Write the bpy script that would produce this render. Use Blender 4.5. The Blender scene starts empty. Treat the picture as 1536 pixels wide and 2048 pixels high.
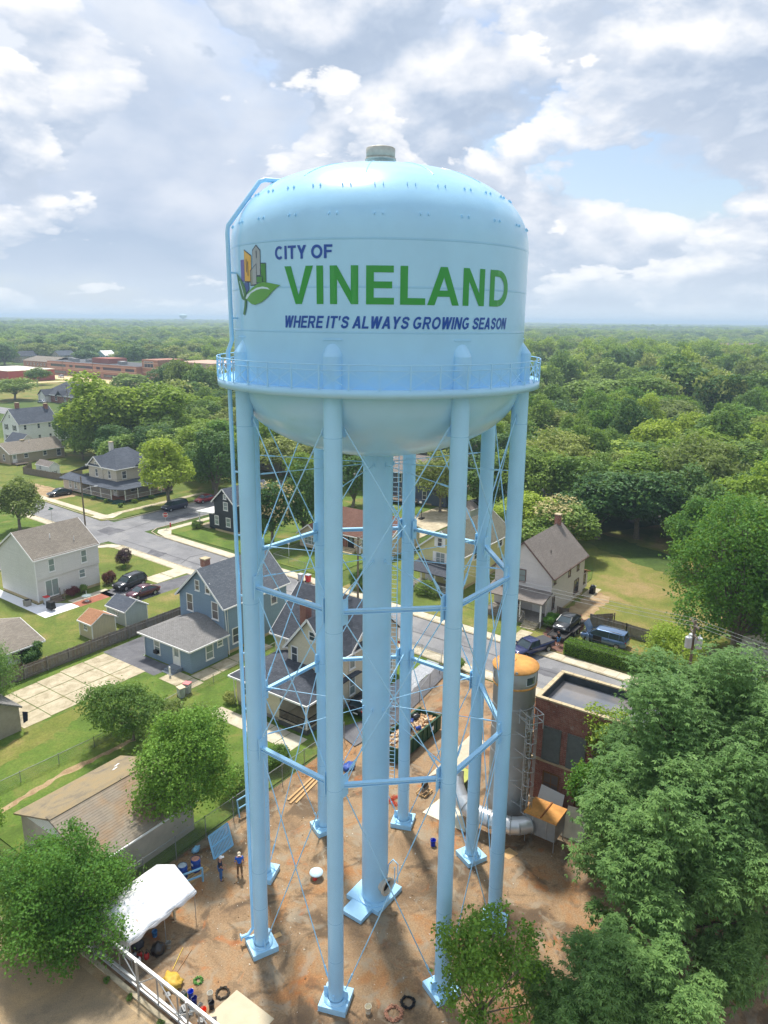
import bpy, bmesh, math, random
import numpy as np
from mathutils import Vector, Matrix

random.seed(7)
R = math.radians
sc = bpy.context.scene
COL = sc.collection

# ------------------------------------------------------------------ camera
# World axes follow the street grid: X along the cross street, Y along the front street.
CAM_H = 35.0
TH = R(54.8)
EU = np.array([math.cos(TH), math.sin(TH)])
EV = np.array([-math.sin(TH), math.cos(TH)])


def grid(d):
    return Vector((d[0]*EU[0] + d[1]*EU[1], d[0]*EV[0] + d[1]*EV[1], d[2]))


pitch, roll = 0.2573495, 0.01028342
fw = Vector((0, math.cos(pitch), -math.sin(pitch)))
up0 = Vector((0, math.sin(pitch), math.cos(pitch)))
rt0 = Vector((1, 0, 0))
rt = rt0*math.cos(roll) + up0*math.sin(roll)
up = -rt0*math.sin(roll) + up0*math.cos(roll)
fw, rt, up = grid(fw), grid(rt), grid(up)
cam_data = bpy.data.cameras.new('camera')
cam = bpy.data.objects.new('camera', cam_data)
COL.objects.link(cam)
cam_data.sensor_fit = 'HORIZONTAL'
cam_data.sensor_width = 36.0
cam_data.lens = 36.0*1461.07/1536.0
cam_data.clip_start = 0.5
cam_data.clip_end = 40000.0
cam.matrix_world = Matrix(((rt.x, up.x, -fw.x, 0), (rt.y, up.y, -fw.y, 0), (rt.z, up.z, -fw.z, CAM_H), (0, 0, 0, 1)))
sc.camera = cam

# ------------------------------------------------------------------ light and exposure
SUN_EL, SUN_AZ = R(62.0), R(108.0 - 54.8)      # azimuth measured from +X towards +Y
SUN_DIR = Vector((math.cos(SUN_EL)*math.cos(SUN_AZ), math.cos(SUN_EL)*math.sin(SUN_AZ), math.sin(SUN_EL)))
sun_data = bpy.data.lights.new('sun', 'SUN')
sun_data.energy = 2.8
sun_data.angle = R(5.0)
sun_data.color = (1.0, 0.95, 0.87)
sun = bpy.data.objects.new('sun', sun_data)
COL.objects.link(sun)
sun.rotation_euler = SUN_DIR.to_track_quat('Z', 'Y').to_euler()

sc.view_settings.view_transform = 'Standard'
sc.view_settings.look = 'None'
sc.view_settings.exposure = 0.90
sc.view_settings.gamma = 1.0
sc.view_settings.use_curve_mapping = False
sc.render.engine = 'CYCLES'
cy = sc.cycles
cy.use_denoising = True
cy.max_bounces = 6
cy.diffuse_bounces = 3
cy.glossy_bounces = 3
cy.transmission_bounces = 4
cy.transparent_max_bounces = 6
cy.volume_bounces = 0
cy.caustics_reflective = False
cy.caustics_refractive = False
cy.sample_clamp_indirect = 4.0
cy.use_adaptive_sampling = True
cy.adaptive_threshold = 0.02


def build_world():
    w = bpy.data.worlds.new('World')
    sc.world = w
    w.use_nodes = True
    nt = w.node_tree
    nt.nodes.clear()
    N, L = nt.nodes.new, nt.links.new

    def math_n(op, a, b=None, clamp=False):
        n = N('ShaderNodeMath'); n.operation = op; n.use_clamp = clamp
        for i, q in enumerate((a, b)):
            if q is None: continue
            if isinstance(q, (int, float)): n.inputs[i].default_value = q
            else: L(q, n.inputs[i])
        return n.outputs[0]

    def ramp(x, stops, interp='EASE'):
        n = N('ShaderNodeValToRGB'); n.color_ramp.interpolation = interp
        e = n.color_ramp.elements
        while len(e) < len(stops): e.new(0.5)
        for el, (p, c) in zip(e, stops):
            el.position = p
            el.color = (c, c, c, 1) if isinstance(c, (int, float)) else (*c, 1)
        L(x, n.inputs[0])
        return n.outputs[0]

    sky = N('ShaderNodeTexSky'); sky.sky_type = 'NISHITA'; sky.sun_disc = False
    sky.sun_elevation = SUN_EL
    sky.sun_rotation = math.pi/2 - SUN_AZ
    sky.air_density = 1.0; sky.dust_density = 1.6; sky.ozone_density = 1.0

    tc = N('ShaderNodeTexCoord')
    sep = N('ShaderNodeSeparateXYZ'); L(tc.outputs['Generated'], sep.inputs[0])
    el = sep.outputs[2]
    elc = math_n('MAXIMUM', el, 0.0)
    # cloud banks over the dome of directions, three depths, each with lit tops and grey undersides
    pz = math_n('MULTIPLY', math_n('POWER', elc, 0.85), 1.9)
    comb = N('ShaderNodeCombineXYZ'); L(sep.outputs[0], comb.inputs[0]); L(sep.outputs[1], comb.inputs[1]); L(pz, comb.inputs[2])

    def noise(vec, scale, detail, rough, dist=0.0):
        n = N('ShaderNodeTexNoise'); n.inputs['Scale'].default_value = scale
        n.inputs['Detail'].default_value = detail; n.inputs['Roughness'].default_value = rough
        n.inputs['Distortion'].default_value = dist
        L(vec, n.inputs['Vector'])
        return n.outputs[0]

    def shifted(off):
        n = N('ShaderNodeVectorMath'); n.operation = 'ADD'
        L(comb.outputs[0], n.inputs[0]); n.inputs[1].default_value = off
        return n.outputs[0]

    def mixrgb(f, a, b):
        n = N('ShaderNodeMixRGB')
        for i, q in enumerate((f, a, b)):
            if isinstance(q, (int, float)): n.inputs[i].default_value = q
            elif isinstance(q, tuple): n.inputs[i].default_value = (*q, 1)
            else: L(q, n.inputs[i])
        return n.outputs[0]

    skyc = N('ShaderNodeMixRGB'); skyc.blend_type = 'MULTIPLY'; skyc.inputs[0].default_value = 1.0
    L(sky.outputs[0], skyc.inputs[1]); skyc.inputs[2].default_value = (0.118, 0.118, 0.118, 1)
    col = skyc.outputs[0]
    # (offset, scale, detail, threshold, softness, light step, gain, base, dark, bright)
    LAYERS = CLOUD_LAYERS
    for off, scale, detail, th, soft, step, gain, dark, mid, bright in LAYERS:
        d0 = noise(shifted(off), scale, detail, 0.53, 0.12)
        d1 = noise(shifted((off[0]+0.12*step, off[1]+0.16*step, off[2]+step)), scale, max(3.0, detail-3.0), 0.53, 0.12)
        mask = ramp(d0, [(th, 0.0), (th+soft*0.5, 0.75), (th+soft*1.4, 1.0)])
        lit = math_n('ADD', math_n('MULTIPLY', math_n('SUBTRACT', d0, d1), gain), 0.29, True)
        core = ramp(d0, [(th+soft, 1.0), (th+0.26, 0.35)], 'LINEAR')
        tone = math_n('ADD', math_n('MULTIPLY', lit, 0.66), math_n('MULTIPLY', core, 0.40), True)
        n = N('ShaderNodeValToRGB'); e = n.color_ramp.elements
        e[0].position = 0.16; e[0].color = (*dark, 1); e[1].position = 0.95; e[1].color = (*bright, 1)
        q = e.new(0.52); q.color = (*mid, 1)
        L(tone, n.inputs[0])
        col = mixrgb(mask, col, n.outputs[0])
    # pale air low down
    veil = ramp(el, [(0.0, 0.86), (0.03, 0.55), (0.075, 0.20), (0.14, 0.0)])
    col = mixrgb(veil, col, (0.58, 0.66, 0.74))
    bg = N('ShaderNodeBackground'); bg.inputs[1].default_value = 0.70
    L(col, bg.inputs[0])
    mix = bg
    out = N('ShaderNodeOutputWorld'); L(mix.outputs[0], out.inputs[0])
    w.cycles.sampling_method = 'MANUAL'; w.cycles.sample_map_resolution = 512


CLOUD_LAYERS = [
    ((2.91, 1.97, 0.4), 2.3, 9.0, 0.385, 0.08, 0.10, 4.8, (0.36, 0.45, 0.59), (0.48, 0.55, 0.67), (0.66, 0.70, 0.77)),
    ((7.11, 4.47, 2.4), 2.9, 12.0, 0.480, 0.035, 0.07, 6.4, (0.29, 0.375, 0.51), (0.46, 0.53, 0.645), (0.83, 0.83, 0.85)),
    ((1.11, 9.47, 5.4), 4.2, 12.0, 0.515, 0.035, 0.05, 7.0, (0.35, 0.43, 0.56), (0.52, 0.58, 0.68), (0.87, 0.86, 0.86)),
]
build_world()

# ------------------------------------------------------------------ mesh helpers
class MB:
    """collects faces; build() links them as one mesh object with metric UVs (s level, t up the slope)"""
    def __init__(self):
        self.v, self.f, self.m, self.s = [], [], [], []

    def add(self, vs, fs, mi=0, smooth=False):
        o = len(self.v)
        self.v.extend([tuple(map(float, q)) for q in vs])
        for f in fs:
            self.f.append(tuple(i+o for i in f)); self.m.append(mi); self.s.append(smooth)
        return self

    def box(self, x0, x1, y0, y1, z0, z1, mi=0):
        x0, x1 = min(x0, x1), max(x0, x1); y0, y1 = min(y0, y1), max(y0, y1); z0, z1 = min(z0, z1), max(z0, z1)
        return self.add([(x0, y0, z0), (x1, y0, z0), (x1, y1, z0), (x0, y1, z0), (x0, y0, z1), (x1, y0, z1), (x1, y1, z1), (x0, y1, z1)],
                        [(3, 2, 1, 0), (4, 5, 6, 7), (0, 1, 5, 4), (1, 2, 6, 5), (2, 3, 7, 6), (3, 0, 4, 7)], mi)

    def obox(self, c, size, rz=0.0, mi=0, M=None):
        M = M or (Matrix.Translation(c) @ Matrix.Rotation(rz, 4, 'Z'))
        a, b, h = size[0]/2, size[1]/2, size[2]/2
        vs = [M @ Vector(q) for q in ((-a, -b, -h), (a, -b, -h), (a, b, -h), (-a, b, -h), (-a, -b, h), (a, -b, h), (a, b, h), (-a, b, h))]
        return self.add(vs, [(3, 2, 1, 0), (4, 5, 6, 7), (0, 1, 5, 4), (1, 2, 6, 5), (2, 3, 7, 6), (3, 0, 4, 7)], mi)

    def beam(self, p0, p1, w, h, mi=0):
        p0, p1 = Vector(p0), Vector(p1); d = (p1-p0)
        t = d.normalized(); ref = Vector((0, 0, 1)) if abs(t.z) < 0.95 else Vector((1, 0, 0))
        a = t.cross(ref).normalized()*w/2; b = a.normalized().cross(t).normalized()*h/2
        vs = [p+sa*a+sb*b for p in (p0, p1) for sa, sb in ((-1, -1), (1, -1), (1, 1), (-1, 1))]
        return self.add(vs, [(3, 2, 1, 0), (4, 5, 6, 7), (0, 1, 5, 4), (1, 2, 6, 5), (2, 3, 7, 6), (3, 0, 4, 7)], mi)

    def path(self, pts, r, n=8, mi=0, caps=True, smooth=True):
        pts = [Vector(p) for p in pts]; rs = r if isinstance(r, (list, tuple)) else [r]*len(pts)
        vs, fs, a = [], [], None
        for i, p in enumerate(pts):
            t = (pts[min(i+1, len(pts)-1)]-pts[max(i-1, 0)]).normalized()
            if a is not None: a = a-t*a.dot(t)
            if a is None or a.length < 1e-4: a = t.orthogonal()
            a.normalize(); b = t.cross(a)
            for k in range(n):
                q = 2*math.pi*k/n
                vs.append(p+(a*math.cos(q)+b*math.sin(q))*rs[i])
        for i in range(len(pts)-1):
            for k in range(n):
                k2 = (k+1) % n
                fs.append((i*n+k, i*n+k2, (i+1)*n+k2, (i+1)*n+k))
        self.add(vs, fs, mi, smooth)
        if caps:
            self.add(vs[:n], [tuple(range(n-1, -1, -1))], mi); self.add(vs[-n:], [tuple(range(n))], mi)
        return self

    def tube(self, p0, p1, r, n=8, r2=None, mi=0, caps=True, smooth=True):
        return self.path([p0, p1], [r, r if r2 is None else r2], n, mi, caps, smooth)

    def lathe(self, prof, n=24, c=(0, 0, 0), mi=0, smooth=True, cap0=False, cap1=False, axis=None):
        vs, fs = [], []
        for r, z in prof:
            for k in range(n):
                q = 2*math.pi*k/n
                vs.append(Vector((r*math.cos(q), r*math.sin(q), z)))
        M = Matrix.Translation(c)
        if axis is not None:
            M = M @ Vector(axis).to_track_quat('Z', 'Y').to_matrix().to_4x4()
        vs = [M @ v for v in vs]
        for i in range(len(prof)-1):
            for k in range(n):
                k2 = (k+1) % n
                fs.append((i*n+k, i*n+k2, (i+1)*n+k2, (i+1)*n+k))
        self.add(vs, fs, mi, smooth)
        if cap0: self.add(vs[:n], [tuple(range(n-1, -1, -1))], mi)
        if cap1: self.add(vs[-n:], [tuple(range(n))], mi)
        return self

    def prism(self, poly, z0, z1, mi=0, mi_side=None):
        n = len(poly)
        ar = sum(poly[i][0]*poly[(i+1) % n][1]-poly[(i+1) % n][0]*poly[i][1] for i in range(n))
        if ar < 0: poly = poly[::-1]
        vs = [(x, y, z0) for x, y in poly]+[(x, y, z1) for x, y in poly]
        self.add(vs, [tuple(range(n-1, -1, -1)), tuple(range(n, 2*n))], mi)
        self.add(vs, [(i, (i+1) % n, n+(i+1) % n, n+i) for i in range(n)], mi if mi_side is None else mi_side)
        return self

    def slab(self, quad, th, mi=0):
        """a roof or board plane of four corners, thickened downwards"""
        q = [Vector(p) for p in quad]
        n = (q[1]-q[0]).cross(q[-1]-q[0]).normalized()
        if n.z < 0: q = q[::-1]; n = -n
        m = len(q); vs = q+[p-n*th for p in q]
        fs = [tuple(range(m)), tuple(range(2*m-1, m-1, -1))]+[(i, m+i, m+(i+1) % m, (i+1) % m) for i in range(m)]
        return self.add(vs, fs, mi)

    def build(self, name, mat, parent=None, world=False, kind=None):
        me = bpy.data.meshes.new(name)
        vs = self.v
        if world and parent is not None:
            M = (Matrix.Translation(parent.location) @ parent.rotation_euler.to_matrix().to_4x4()).inverted()
            if parent.parent is not None:
                pp = parent.parent
                M = ((Matrix.Translation(pp.location) @ pp.rotation_euler.to_matrix().to_4x4()) @ (Matrix.Translation(parent.location) @ parent.rotation_euler.to_matrix().to_4x4())).inverted()
            vs = [tuple(M @ Vector(q)) for q in vs]
        me.from_pydata(vs, [], self.f)
        for m in (mat if isinstance(mat, (list, tuple)) else [mat]): me.materials.append(m)
        me.polygons.foreach_set('material_index', self.m)
        me.polygons.foreach_set('use_smooth', self.s)
        metric_uv(me)
        me.update()
        o = bpy.data.objects.new(name, me)
        COL.objects.link(o)
        if parent is not None: o.parent = parent
        if kind: o['kind'] = kind
        return o


def metric_uv(me):
    uv = me.uv_layers.new(name='UVMap')
    nl = len(me.loops)
    if nl == 0: return
    co = np.empty(len(me.vertices)*3); me.vertices.foreach_get('co', co); co = co.reshape(-1, 3)
    lv = np.empty(nl, dtype=np.int64); me.loops.foreach_get('vertex_index', lv)
    nf = len(me.polygons)
    nr = np.empty(nf*3); me.polygons.foreach_get('normal', nr); nr = nr.reshape(-1, 3)
    lt = np.empty(nf, dtype=np.int64); me.polygons.foreach_get('loop_total', lt)
    ln = np.repeat(nr, lt, axis=0)
    flat = np.abs(ln[:, 2]) > 0.985
    t = np.stack([-ln[:, 1], ln[:, 0], np.zeros(nl)], 1)
    t[flat] = (1, 0, 0)
    t /= np.maximum(np.linalg.norm(t, axis=1, keepdims=True), 1e-9)
    b = np.cross(ln, t)
    b[flat] = (0, 1, 0)
    p = co[lv]
    out = np.stack([(p*t).sum(1), (p*b).sum(1)], 1)
    uv.data.foreach_set('uv', out.astype(np.float32).ravel())


def thing(name, label, cat, loc=(0, 0, 0), rz=0.0, group=None):
    o = bpy.data.objects.new(name, None)
    o.empty_display_size = 0.3
    COL.objects.link(o)
    o.location = loc; o.rotation_euler = (0, 0, rz)
    return tag(o, label, cat, group)


def tag(o, label, cat, group=None):
    o['label'] = label; o['category'] = cat
    if group: o['group'] = group
    return o


def struct(o, kind='structure'):
    o['kind'] = kind
    return o


def dup(root, loc, rz=0.0, label=None, group=None, scale=None):
    r = root.copy(); COL.objects.link(r); r.location = loc; r.rotation_euler = (0, 0, rz)
    if scale is not None: r.scale = (scale, scale, scale) if isinstance(scale, (int, float)) else scale
    if label: r['label'] = label
    if group: r['group'] = group
    for ch in list(root.children):
        c = ch.copy(); COL.objects.link(c); c.parent = r
        for g in ch.children:
            d = g.copy(); COL.objects.link(d); d.parent = c
    return r


# ------------------------------------------------------------------ materials
def S(r, g, b):
    """photo colour (0-255) to linear"""
    return tuple(((c/255)/12.92 if c/255 <= 0.04045 else ((c/255+0.055)/1.055)**2.4) for c in (r, g, b))


class NT:
    def __init__(self, name):
        self.mat = bpy.data.materials.new(name); self.mat.use_nodes = True
        self.t = self.mat.node_tree; self.t.nodes.clear()
        self.bsdf = self.t.nodes.new('ShaderNodeBsdfPrincipled')
        self.out = self.t.nodes.new('ShaderNodeOutputMaterial')
        self.t.links.new(self.bsdf.outputs[0], self.out.inputs[0])

    def N(self, t): return self.t.nodes.new(t)
    def L(self, a, b): self.t.links.new(a, b)

    def pos(self):
        return self.N('ShaderNodeNewGeometry').outputs['Position']

    def uv(self):
        return self.N('ShaderNodeTexCoord').outputs['UV']

    def noise(self, vec, scale, detail=4, rough=0.55, dist=0.0):
        n = self.N('ShaderNodeTexNoise'); n.inputs['Scale'].default_value = scale; n.inputs['Detail'].default_value = detail
        n.inputs['Roughness'].default_value = rough; n.inputs['Distortion'].default_value = dist
        self.L(vec, n.inputs['Vector']); return n.outputs[0]

    def ramp(self, x, stops):
        n = self.N('ShaderNodeValToRGB'); e = n.color_ramp.elements
        while len(e) < len(stops): e.new(0.5)
        for el, (p, c) in zip(e, stops):
            el.position = p; el.color = (c, c, c, 1) if isinstance(c, (int, float)) else (*c[:3], 1)
        self.L(x, n.inputs[0]); return n.outputs[0]

    def mix(self, f, a, b, mode='MIX'):
        n = self.N('ShaderNodeMixRGB'); n.blend_type = mode
        for i, q in enumerate((f, a, b)):
            if isinstance(q, (int, float)): n.inputs[i].default_value = q if i == 0 else (q, q, q, 1)
            elif isinstance(q, tuple): n.inputs[i].default_value = (*q[:3], 1)
            else: self.L(q, n.inputs[i])
        return n.outputs[0]

    def bump(self, h, strength=0.3, dist=0.02):
        n = self.N('ShaderNodeBump'); n.inputs['Strength'].default_value = strength; n.inputs['Distance'].default_value = dist
        self.L(h, n.inputs['Height']); self.L(n.outputs[0], self.bsdf.inputs['Normal'])

    def done(self, col, rough=0.7, metal=0.0, spec=0.3, coat=0.0):
        b = self.bsdf
        if isinstance(col, tuple): b.inputs['Base Color'].default_value = (*col[:3], 1)
        else: self.L(col, b.inputs['Base Color'])
        if isinstance(rough, (int, float)): b.inputs['Roughness'].default_value = rough
        else: self.L(rough, b.inputs['Roughness'])
        b.inputs['Metallic'].default_value = metal
        b.inputs['Specular IOR Level'].default_value = spec
        if coat: b.inputs['Coat Weight'].default_value = coat; b.inputs['Coat Roughness'].default_value = 0.06
        return self.mat


MATS = {}


def sh(c, k): return tuple(min(1.0, x*k) for x in c[:3])


def plain(name, col, rough=0.6, metal=0.0, spec=0.3, var=0.10, scale=2.0, bump=0.0, coat=0.0):
    if name in MATS: return MATS[name]
    n = NT(name)
    p = n.pos()
    if var > 0:
        f = n.noise(p, scale, 5, 0.6)
        c = n.mix(n.ramp(f, [(0.3, 0.0), (0.7, 1.0)]), sh(col, 1-var), sh(col, 1+var))
    else:
        c = col
    if bump: n.bump(n.noise(p, 25, 3), bump, 0.02)
    MATS[name] = n.done(c, rough, metal, spec, coat)
    return MATS[name]


def siding(name, col, row=0.13, vertical=False):
    if name in MATS: return MATS[name]
    n = NT(name); uv = n.uv()
    if vertical:
        mp = n.N('ShaderNodeMapping'); mp.inputs['Rotation'].default_value = (0, 0, math.pi/2); n.L(uv, mp.inputs[0]); uv = mp.outputs[0]
    b = n.N('ShaderNodeTexBrick'); n.L(uv, b.inputs['Vector'])
    b.inputs['Scale'].default_value = 1.0; b.inputs['Brick Width'].default_value = 3.6; b.inputs['Row Height'].default_value = row
    b.inputs['Mortar Size'].default_value = 0.011; b.inputs['Mortar Smooth'].default_value = 0.4; b.offset_frequency = 2
    b.inputs['Color1'].default_value = (*sh(col, 0.97), 1); b.inputs['Color2'].default_value = (*sh(col, 1.03), 1); b.inputs['Mortar'].default_value = (*sh(col, 0.62), 1)
    f = n.noise(n.pos(), 0.7, 5, 0.65)
    c = n.mix(n.ramp(f, [(0.35, 0.35), (0.65, 0.0)]), b.outputs[0], sh(col, 0.8))
    n.bump(b.outputs['Fac'], -0.5, 0.015)
    MATS[name] = n.done(c, 0.55, 0, 0.3)
    return MATS[name]


def shingle(name, c1, c2, row=0.14, width=0.33, mortar=0.4):
    if name in MATS: return MATS[name]
    n = NT(name); uv = n.uv()
    b = n.N('ShaderNodeTexBrick'); n.L(uv, b.inputs['Vector'])
    b.inputs['Scale'].default_value = 1.0; b.inputs['Brick Width'].default_value = width; b.inputs['Row Height'].default_value = row
    b.inputs['Mortar Size'].default_value = 0.012; b.inputs['Bias'].default_value = -0.1
    b.inputs['Color1'].default_value = (*c1, 1); b.inputs['Color2'].default_value = (*c2, 1); b.inputs['Mortar'].default_value = (*sh(c1, mortar), 1)
    f = n.noise(n.pos(), 0.45, 5, 0.65)
    c = n.mix(n.ramp(f, [(0.35, 0.4), (0.7, 0.0)]), b.outputs[0], sh(c1, 0.62))
    g = n.noise(n.pos(), 14, 2)
    c = n.mix(n.ramp(g, [(0.3, 0.25), (0.6, 0.0)]), c, sh(c2, 1.3))
    n.bump(b.outputs['Fac'], -0.45, 0.02)
    MATS[name] = n.done(c, 0.92, 0, 0.15)
    return MATS[name]


def bricks(name, c1, c2, mortar):
    if name in MATS: return MATS[name]
    n = NT(name); uv = n.uv()
    b = n.N('ShaderNodeTexBrick'); n.L(uv, b.inputs['Vector'])
    b.inputs['Scale'].default_value = 1.0; b.inputs['Brick Width'].default_value = 0.235; b.inputs['Row Height'].default_value = 0.083
    b.inputs['Mortar Size'].default_value = 0.010
    b.inputs['Color1'].default_value = (*c1, 1); b.inputs['Color2'].default_value = (*c2, 1); b.inputs['Mortar'].default_value = (*mortar, 1)
    f = n.noise(n.pos(), 0.9, 6, 0.7)
    c = n.mix(n.ramp(f, [(0.4, 0.5), (0.62, 0.0)]), b.outputs[0], sh(c1, 0.55))
    g = n.noise(n.pos(), 3.1, 6, 0.7)
    c = n.mix(n.ramp(g, [(0.58, 0.0), (0.70, 0.6)]), c, (0.42, 0.38, 0.34))
    n.bump(b.outputs['Fac'], -0.5, 0.02)
    MATS[name] = n.done(c, 0.85, 0, 0.2)
    return MATS[name]


def ground_mat(name, stops, scale, fine=9.0, fine_amt=0.25, rough=0.95, bump=0.35, blot=None, dist=0.6):
    """stops: colour ramp over a broad noise; fine: grain; blot: (scale, lo, hi, colour, amount) stains"""
    if name in MATS: return MATS[name]
    n = NT(name); p = n.pos()
    f = n.noise(p, scale, 7, 0.62, dist)
    c = n.ramp(f, stops)
    g = n.noise(p, fine, 5, 0.7)
    c = n.mix(fine_amt, c, n.ramp(g, [(0.25, 0.25), (0.75, 1.6)]), 'MULTIPLY')
    for bl in (blot or []):
        h = n.noise(p, bl[0], 6, 0.62, bl[5] if len(bl) > 5 else 0.8)
        c = n.mix(n.ramp(h, [(bl[1], 0.0), (bl[2], bl[4])]), c, bl[3])
    if bump: n.bump(g, bump, 0.03)
    MATS[name] = n.done(c, rough, 0, 0.2)
    return MATS[name]


GRASS = ground_mat('lawn_grass', [(0.28, S(86, 98, 46)), (0.46, S(100, 116, 52)), (0.56, S(116, 122, 60)), (0.70, S(148, 132, 86))], 0.13, 6.0, 0.55,
                   blot=[(0.55, 0.60, 0.72, S(140, 126, 78), 0.6), (0.31, 0.62, 0.74, S(80, 102, 42), 0.5)])
GRASS_LUSH = ground_mat('lush_grass', [(0.3, S(78, 98, 42)), (0.5, S(94, 118, 48)), (0.66, S(112, 124, 58))], 0.25, 6.0, 0.5,
                        blot=[(0.22, 0.56, 0.70, S(142, 128, 80), 0.75), (0.7, 0.62, 0.74, S(132, 124, 72), 0.5)])
GRASS_DRY = ground_mat('dry_grass', [(0.3, S(98, 112, 48)), (0.5, S(122, 124, 62)), (0.62, S(146, 130, 84)), (0.76, S(160, 138, 100))], 0.16, 6.0, 0.5)
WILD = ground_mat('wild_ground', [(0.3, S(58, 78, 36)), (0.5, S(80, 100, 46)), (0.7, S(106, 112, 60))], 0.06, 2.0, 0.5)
DIRT = ground_mat('yard_dirt', [(0.28, S(112, 94, 76)), (0.42, S(146, 120, 92)), (0.52, S(160, 134, 104)), (0.62, S(162, 122, 84)), (0.78, S(168, 112, 70))], 0.30, 10.0, 0.5, 0.95, 0.45,
                  blot=[(0.33, 0.52, 0.60, S(84, 72, 60), 0.7), (0.62, 0.59, 0.68, S(176, 104, 54), 0.5), (1.3, 0.59, 0.67, S(100, 84, 66), 0.5), (5.5, 0.68, 0.74, S(190, 176, 156), 0.45), (0.7, 0.53, 0.63, S(154, 144, 126), 0.6)])
PARK = ground_mat('old_asphalt_lot', [(0.3, S(112, 102, 88)), (0.48, S(148, 132, 108)), (0.62, S(172, 148, 114)), (0.76, S(182, 148, 106))], 0.22, 22.0, 0.6, 0.95, 0.4,
                  blot=[(0.35, 0.58, 0.70, S(92, 84, 76), 0.6)])
ASPH = ground_mat('street_asphalt', [(0.3, S(122, 122, 124)), (0.5, S(136, 136, 138)), (0.7, S(150, 149, 148))], 0.22, 24.0, 0.45, 0.9, 0.3,
                  blot=[(0.6, 0.62, 0.68, S(166, 163, 157), 0.5), (0.35, 0.60, 0.66, S(108, 108, 110), 0.55)])
ASPH_DK = ground_mat('dark_asphalt', [(0.3, S(92, 92, 96)), (0.5, S(108, 108, 112)), (0.7, S(126, 126, 128))], 0.5, 24.0, 0.4, 0.9, 0.3)
CONC = ground_mat('pale_concrete', [(0.3, S(178, 168, 146)), (0.5, S(200, 190, 168)), (0.7, S(214, 206, 186))], 0.8, 20.0, 0.22, 0.85, 0.15,
                  blot=[(1.6, 0.60, 0.74, S(160, 148, 124), 0.5)])
CONC_OLD = ground_mat('weathered_concrete', [(0.3, S(160, 148, 122)), (0.5, S(186, 174, 148)), (0.7, S(202, 192, 166))], 0.9, 20.0, 0.3, 0.88, 0.2,
                      blot=[(0.8, 0.55, 0.70, S(138, 124, 98), 0.6)])
CONC_WHITE = ground_mat('white_painted_concrete', [(0.3, S(226, 228, 232)), (0.7, S(240, 241, 243))], 0.6, 12.0, 0.08, 0.7, 0.05)
GRAVEL = ground_mat('blue_grey_gravel', [(0.3, S(140, 144, 150)), (0.5, S(170, 174, 180)), (0.7, S(196, 198, 202))], 6.0, 14.0, 0.6, 0.9, 0.6)
SAND = ground_mat('pale_sand', [(0.3, S(196, 174, 132)), (0.5, S(214, 192, 150)), (0.7, S(222, 204, 166))], 0.05, 3.0, 0.2)
BARE = ground_mat('bare_earth', [(0.3, S(138, 112, 84)), (0.5, S(170, 146, 112)), (0.7, S(186, 166, 134))], 0.6, 12.0, 0.5, 0.95, 0.4)
MULCH = ground_mat('red_mulch', [(0.3, S(96, 70, 60)), (0.6, S(126, 94, 82))], 2.5, 14.0, 0.5)
PAVER = bricks('red_paving', S(168, 98, 78), S(186, 116, 92), S(150, 110, 92))

WHITE = plain('white_paint', S(236, 236, 234), 0.5, var=0.03)
TRIM = plain('white_trim', S(232, 231, 228), 0.5, var=0.04)
BLACK = plain('black_plastic', S(34, 34, 36), 0.5, var=0.1)
RUBBER = plain('tyre_rubber', S(36, 36, 38), 0.85, var=0.1)
STEEL = plain('galvanised_steel', S(176, 178, 178), 0.42, 0.55, 0.5, 0.10, 3.0)
STEEL_DULL = plain('dull_galvanised', S(150, 152, 152), 0.6, 0.3, 0.4, 0.12, 2.0)
WOOD_OLD = plain('weathered_wood', S(128, 116, 104), 0.9, var=0.25, scale=6.0)
WOOD_GREY = plain('grey_fence_wood', S(132, 126, 118), 0.9, var=0.22, scale=4.0)
WOOD_NEW = plain('new_plywood', S(200, 186, 158), 0.7, var=0.08, scale=1.5)
LUMBER = plain('lumber', S(196, 160, 112), 0.8, var=0.15, scale=5.0)
POLE = plain('utility_pole_wood', S(120, 108, 92), 0.9, var=0.2, scale=3.0)
BARK = plain('bark', S(98, 84, 70), 0.95, var=0.25, scale=4.0, bump=0.5)
BARK_GREY = plain('grey_bark', S(124, 116, 104), 0.95, var=0.25, scale=4.0, bump=0.5)
BRICK_RED = bricks('red_brick', S(134, 80, 68), S(162, 98, 82), S(176, 158, 146))
BRICK_CHIM = bricks('chimney_brick', S(150, 92, 74), S(172, 112, 92), S(176, 158, 146))
COPING = plain('concrete_coping', S(190, 174, 142), 0.85, var=0.15, scale=2.0)
RUST = plain('rusty_orange_metal', S(206, 148, 80), 0.75, 0.0, 0.3, 0.28, 1.4)
SKYBLUE = S(118, 190, 232)


def paint_blue(name, col, rough=0.26, spec=0.4, coat=0.25):
    n = NT(name); p = n.pos()
    f = n.noise(p, 0.35, 5, 0.6)
    c = n.mix(n.ramp(f, [(0.35, 0.0), (0.65, 1.0)]), sh(col, 0.95), sh(col, 1.04))
    g = n.noise(p, 1.1, 3, 0.5)
    n.bump(g, 0.16, 0.05)
    return n.done(c, rough, 0, spec, coat)


BLUE = paint_blue('tower_blue_paint', S(170, 220, 252))
SEAM = paint_blue('tower_seam_paint', S(156, 208, 243))
BLUE_FLAT = paint_blue('tower_blue_steel', S(170, 220, 252), 0.34, 0.4, 0.15)
LOGO_GREEN = plain('letter_green', S(36, 150, 46), 0.28, 0, 0.5, 0.03, 1.0, coat=0.25)
LOGO_BLUE = plain('letter_blue', S(4, 74, 168), 0.28, 0, 0.5, 0.03, 1.0, coat=0.25)


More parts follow.
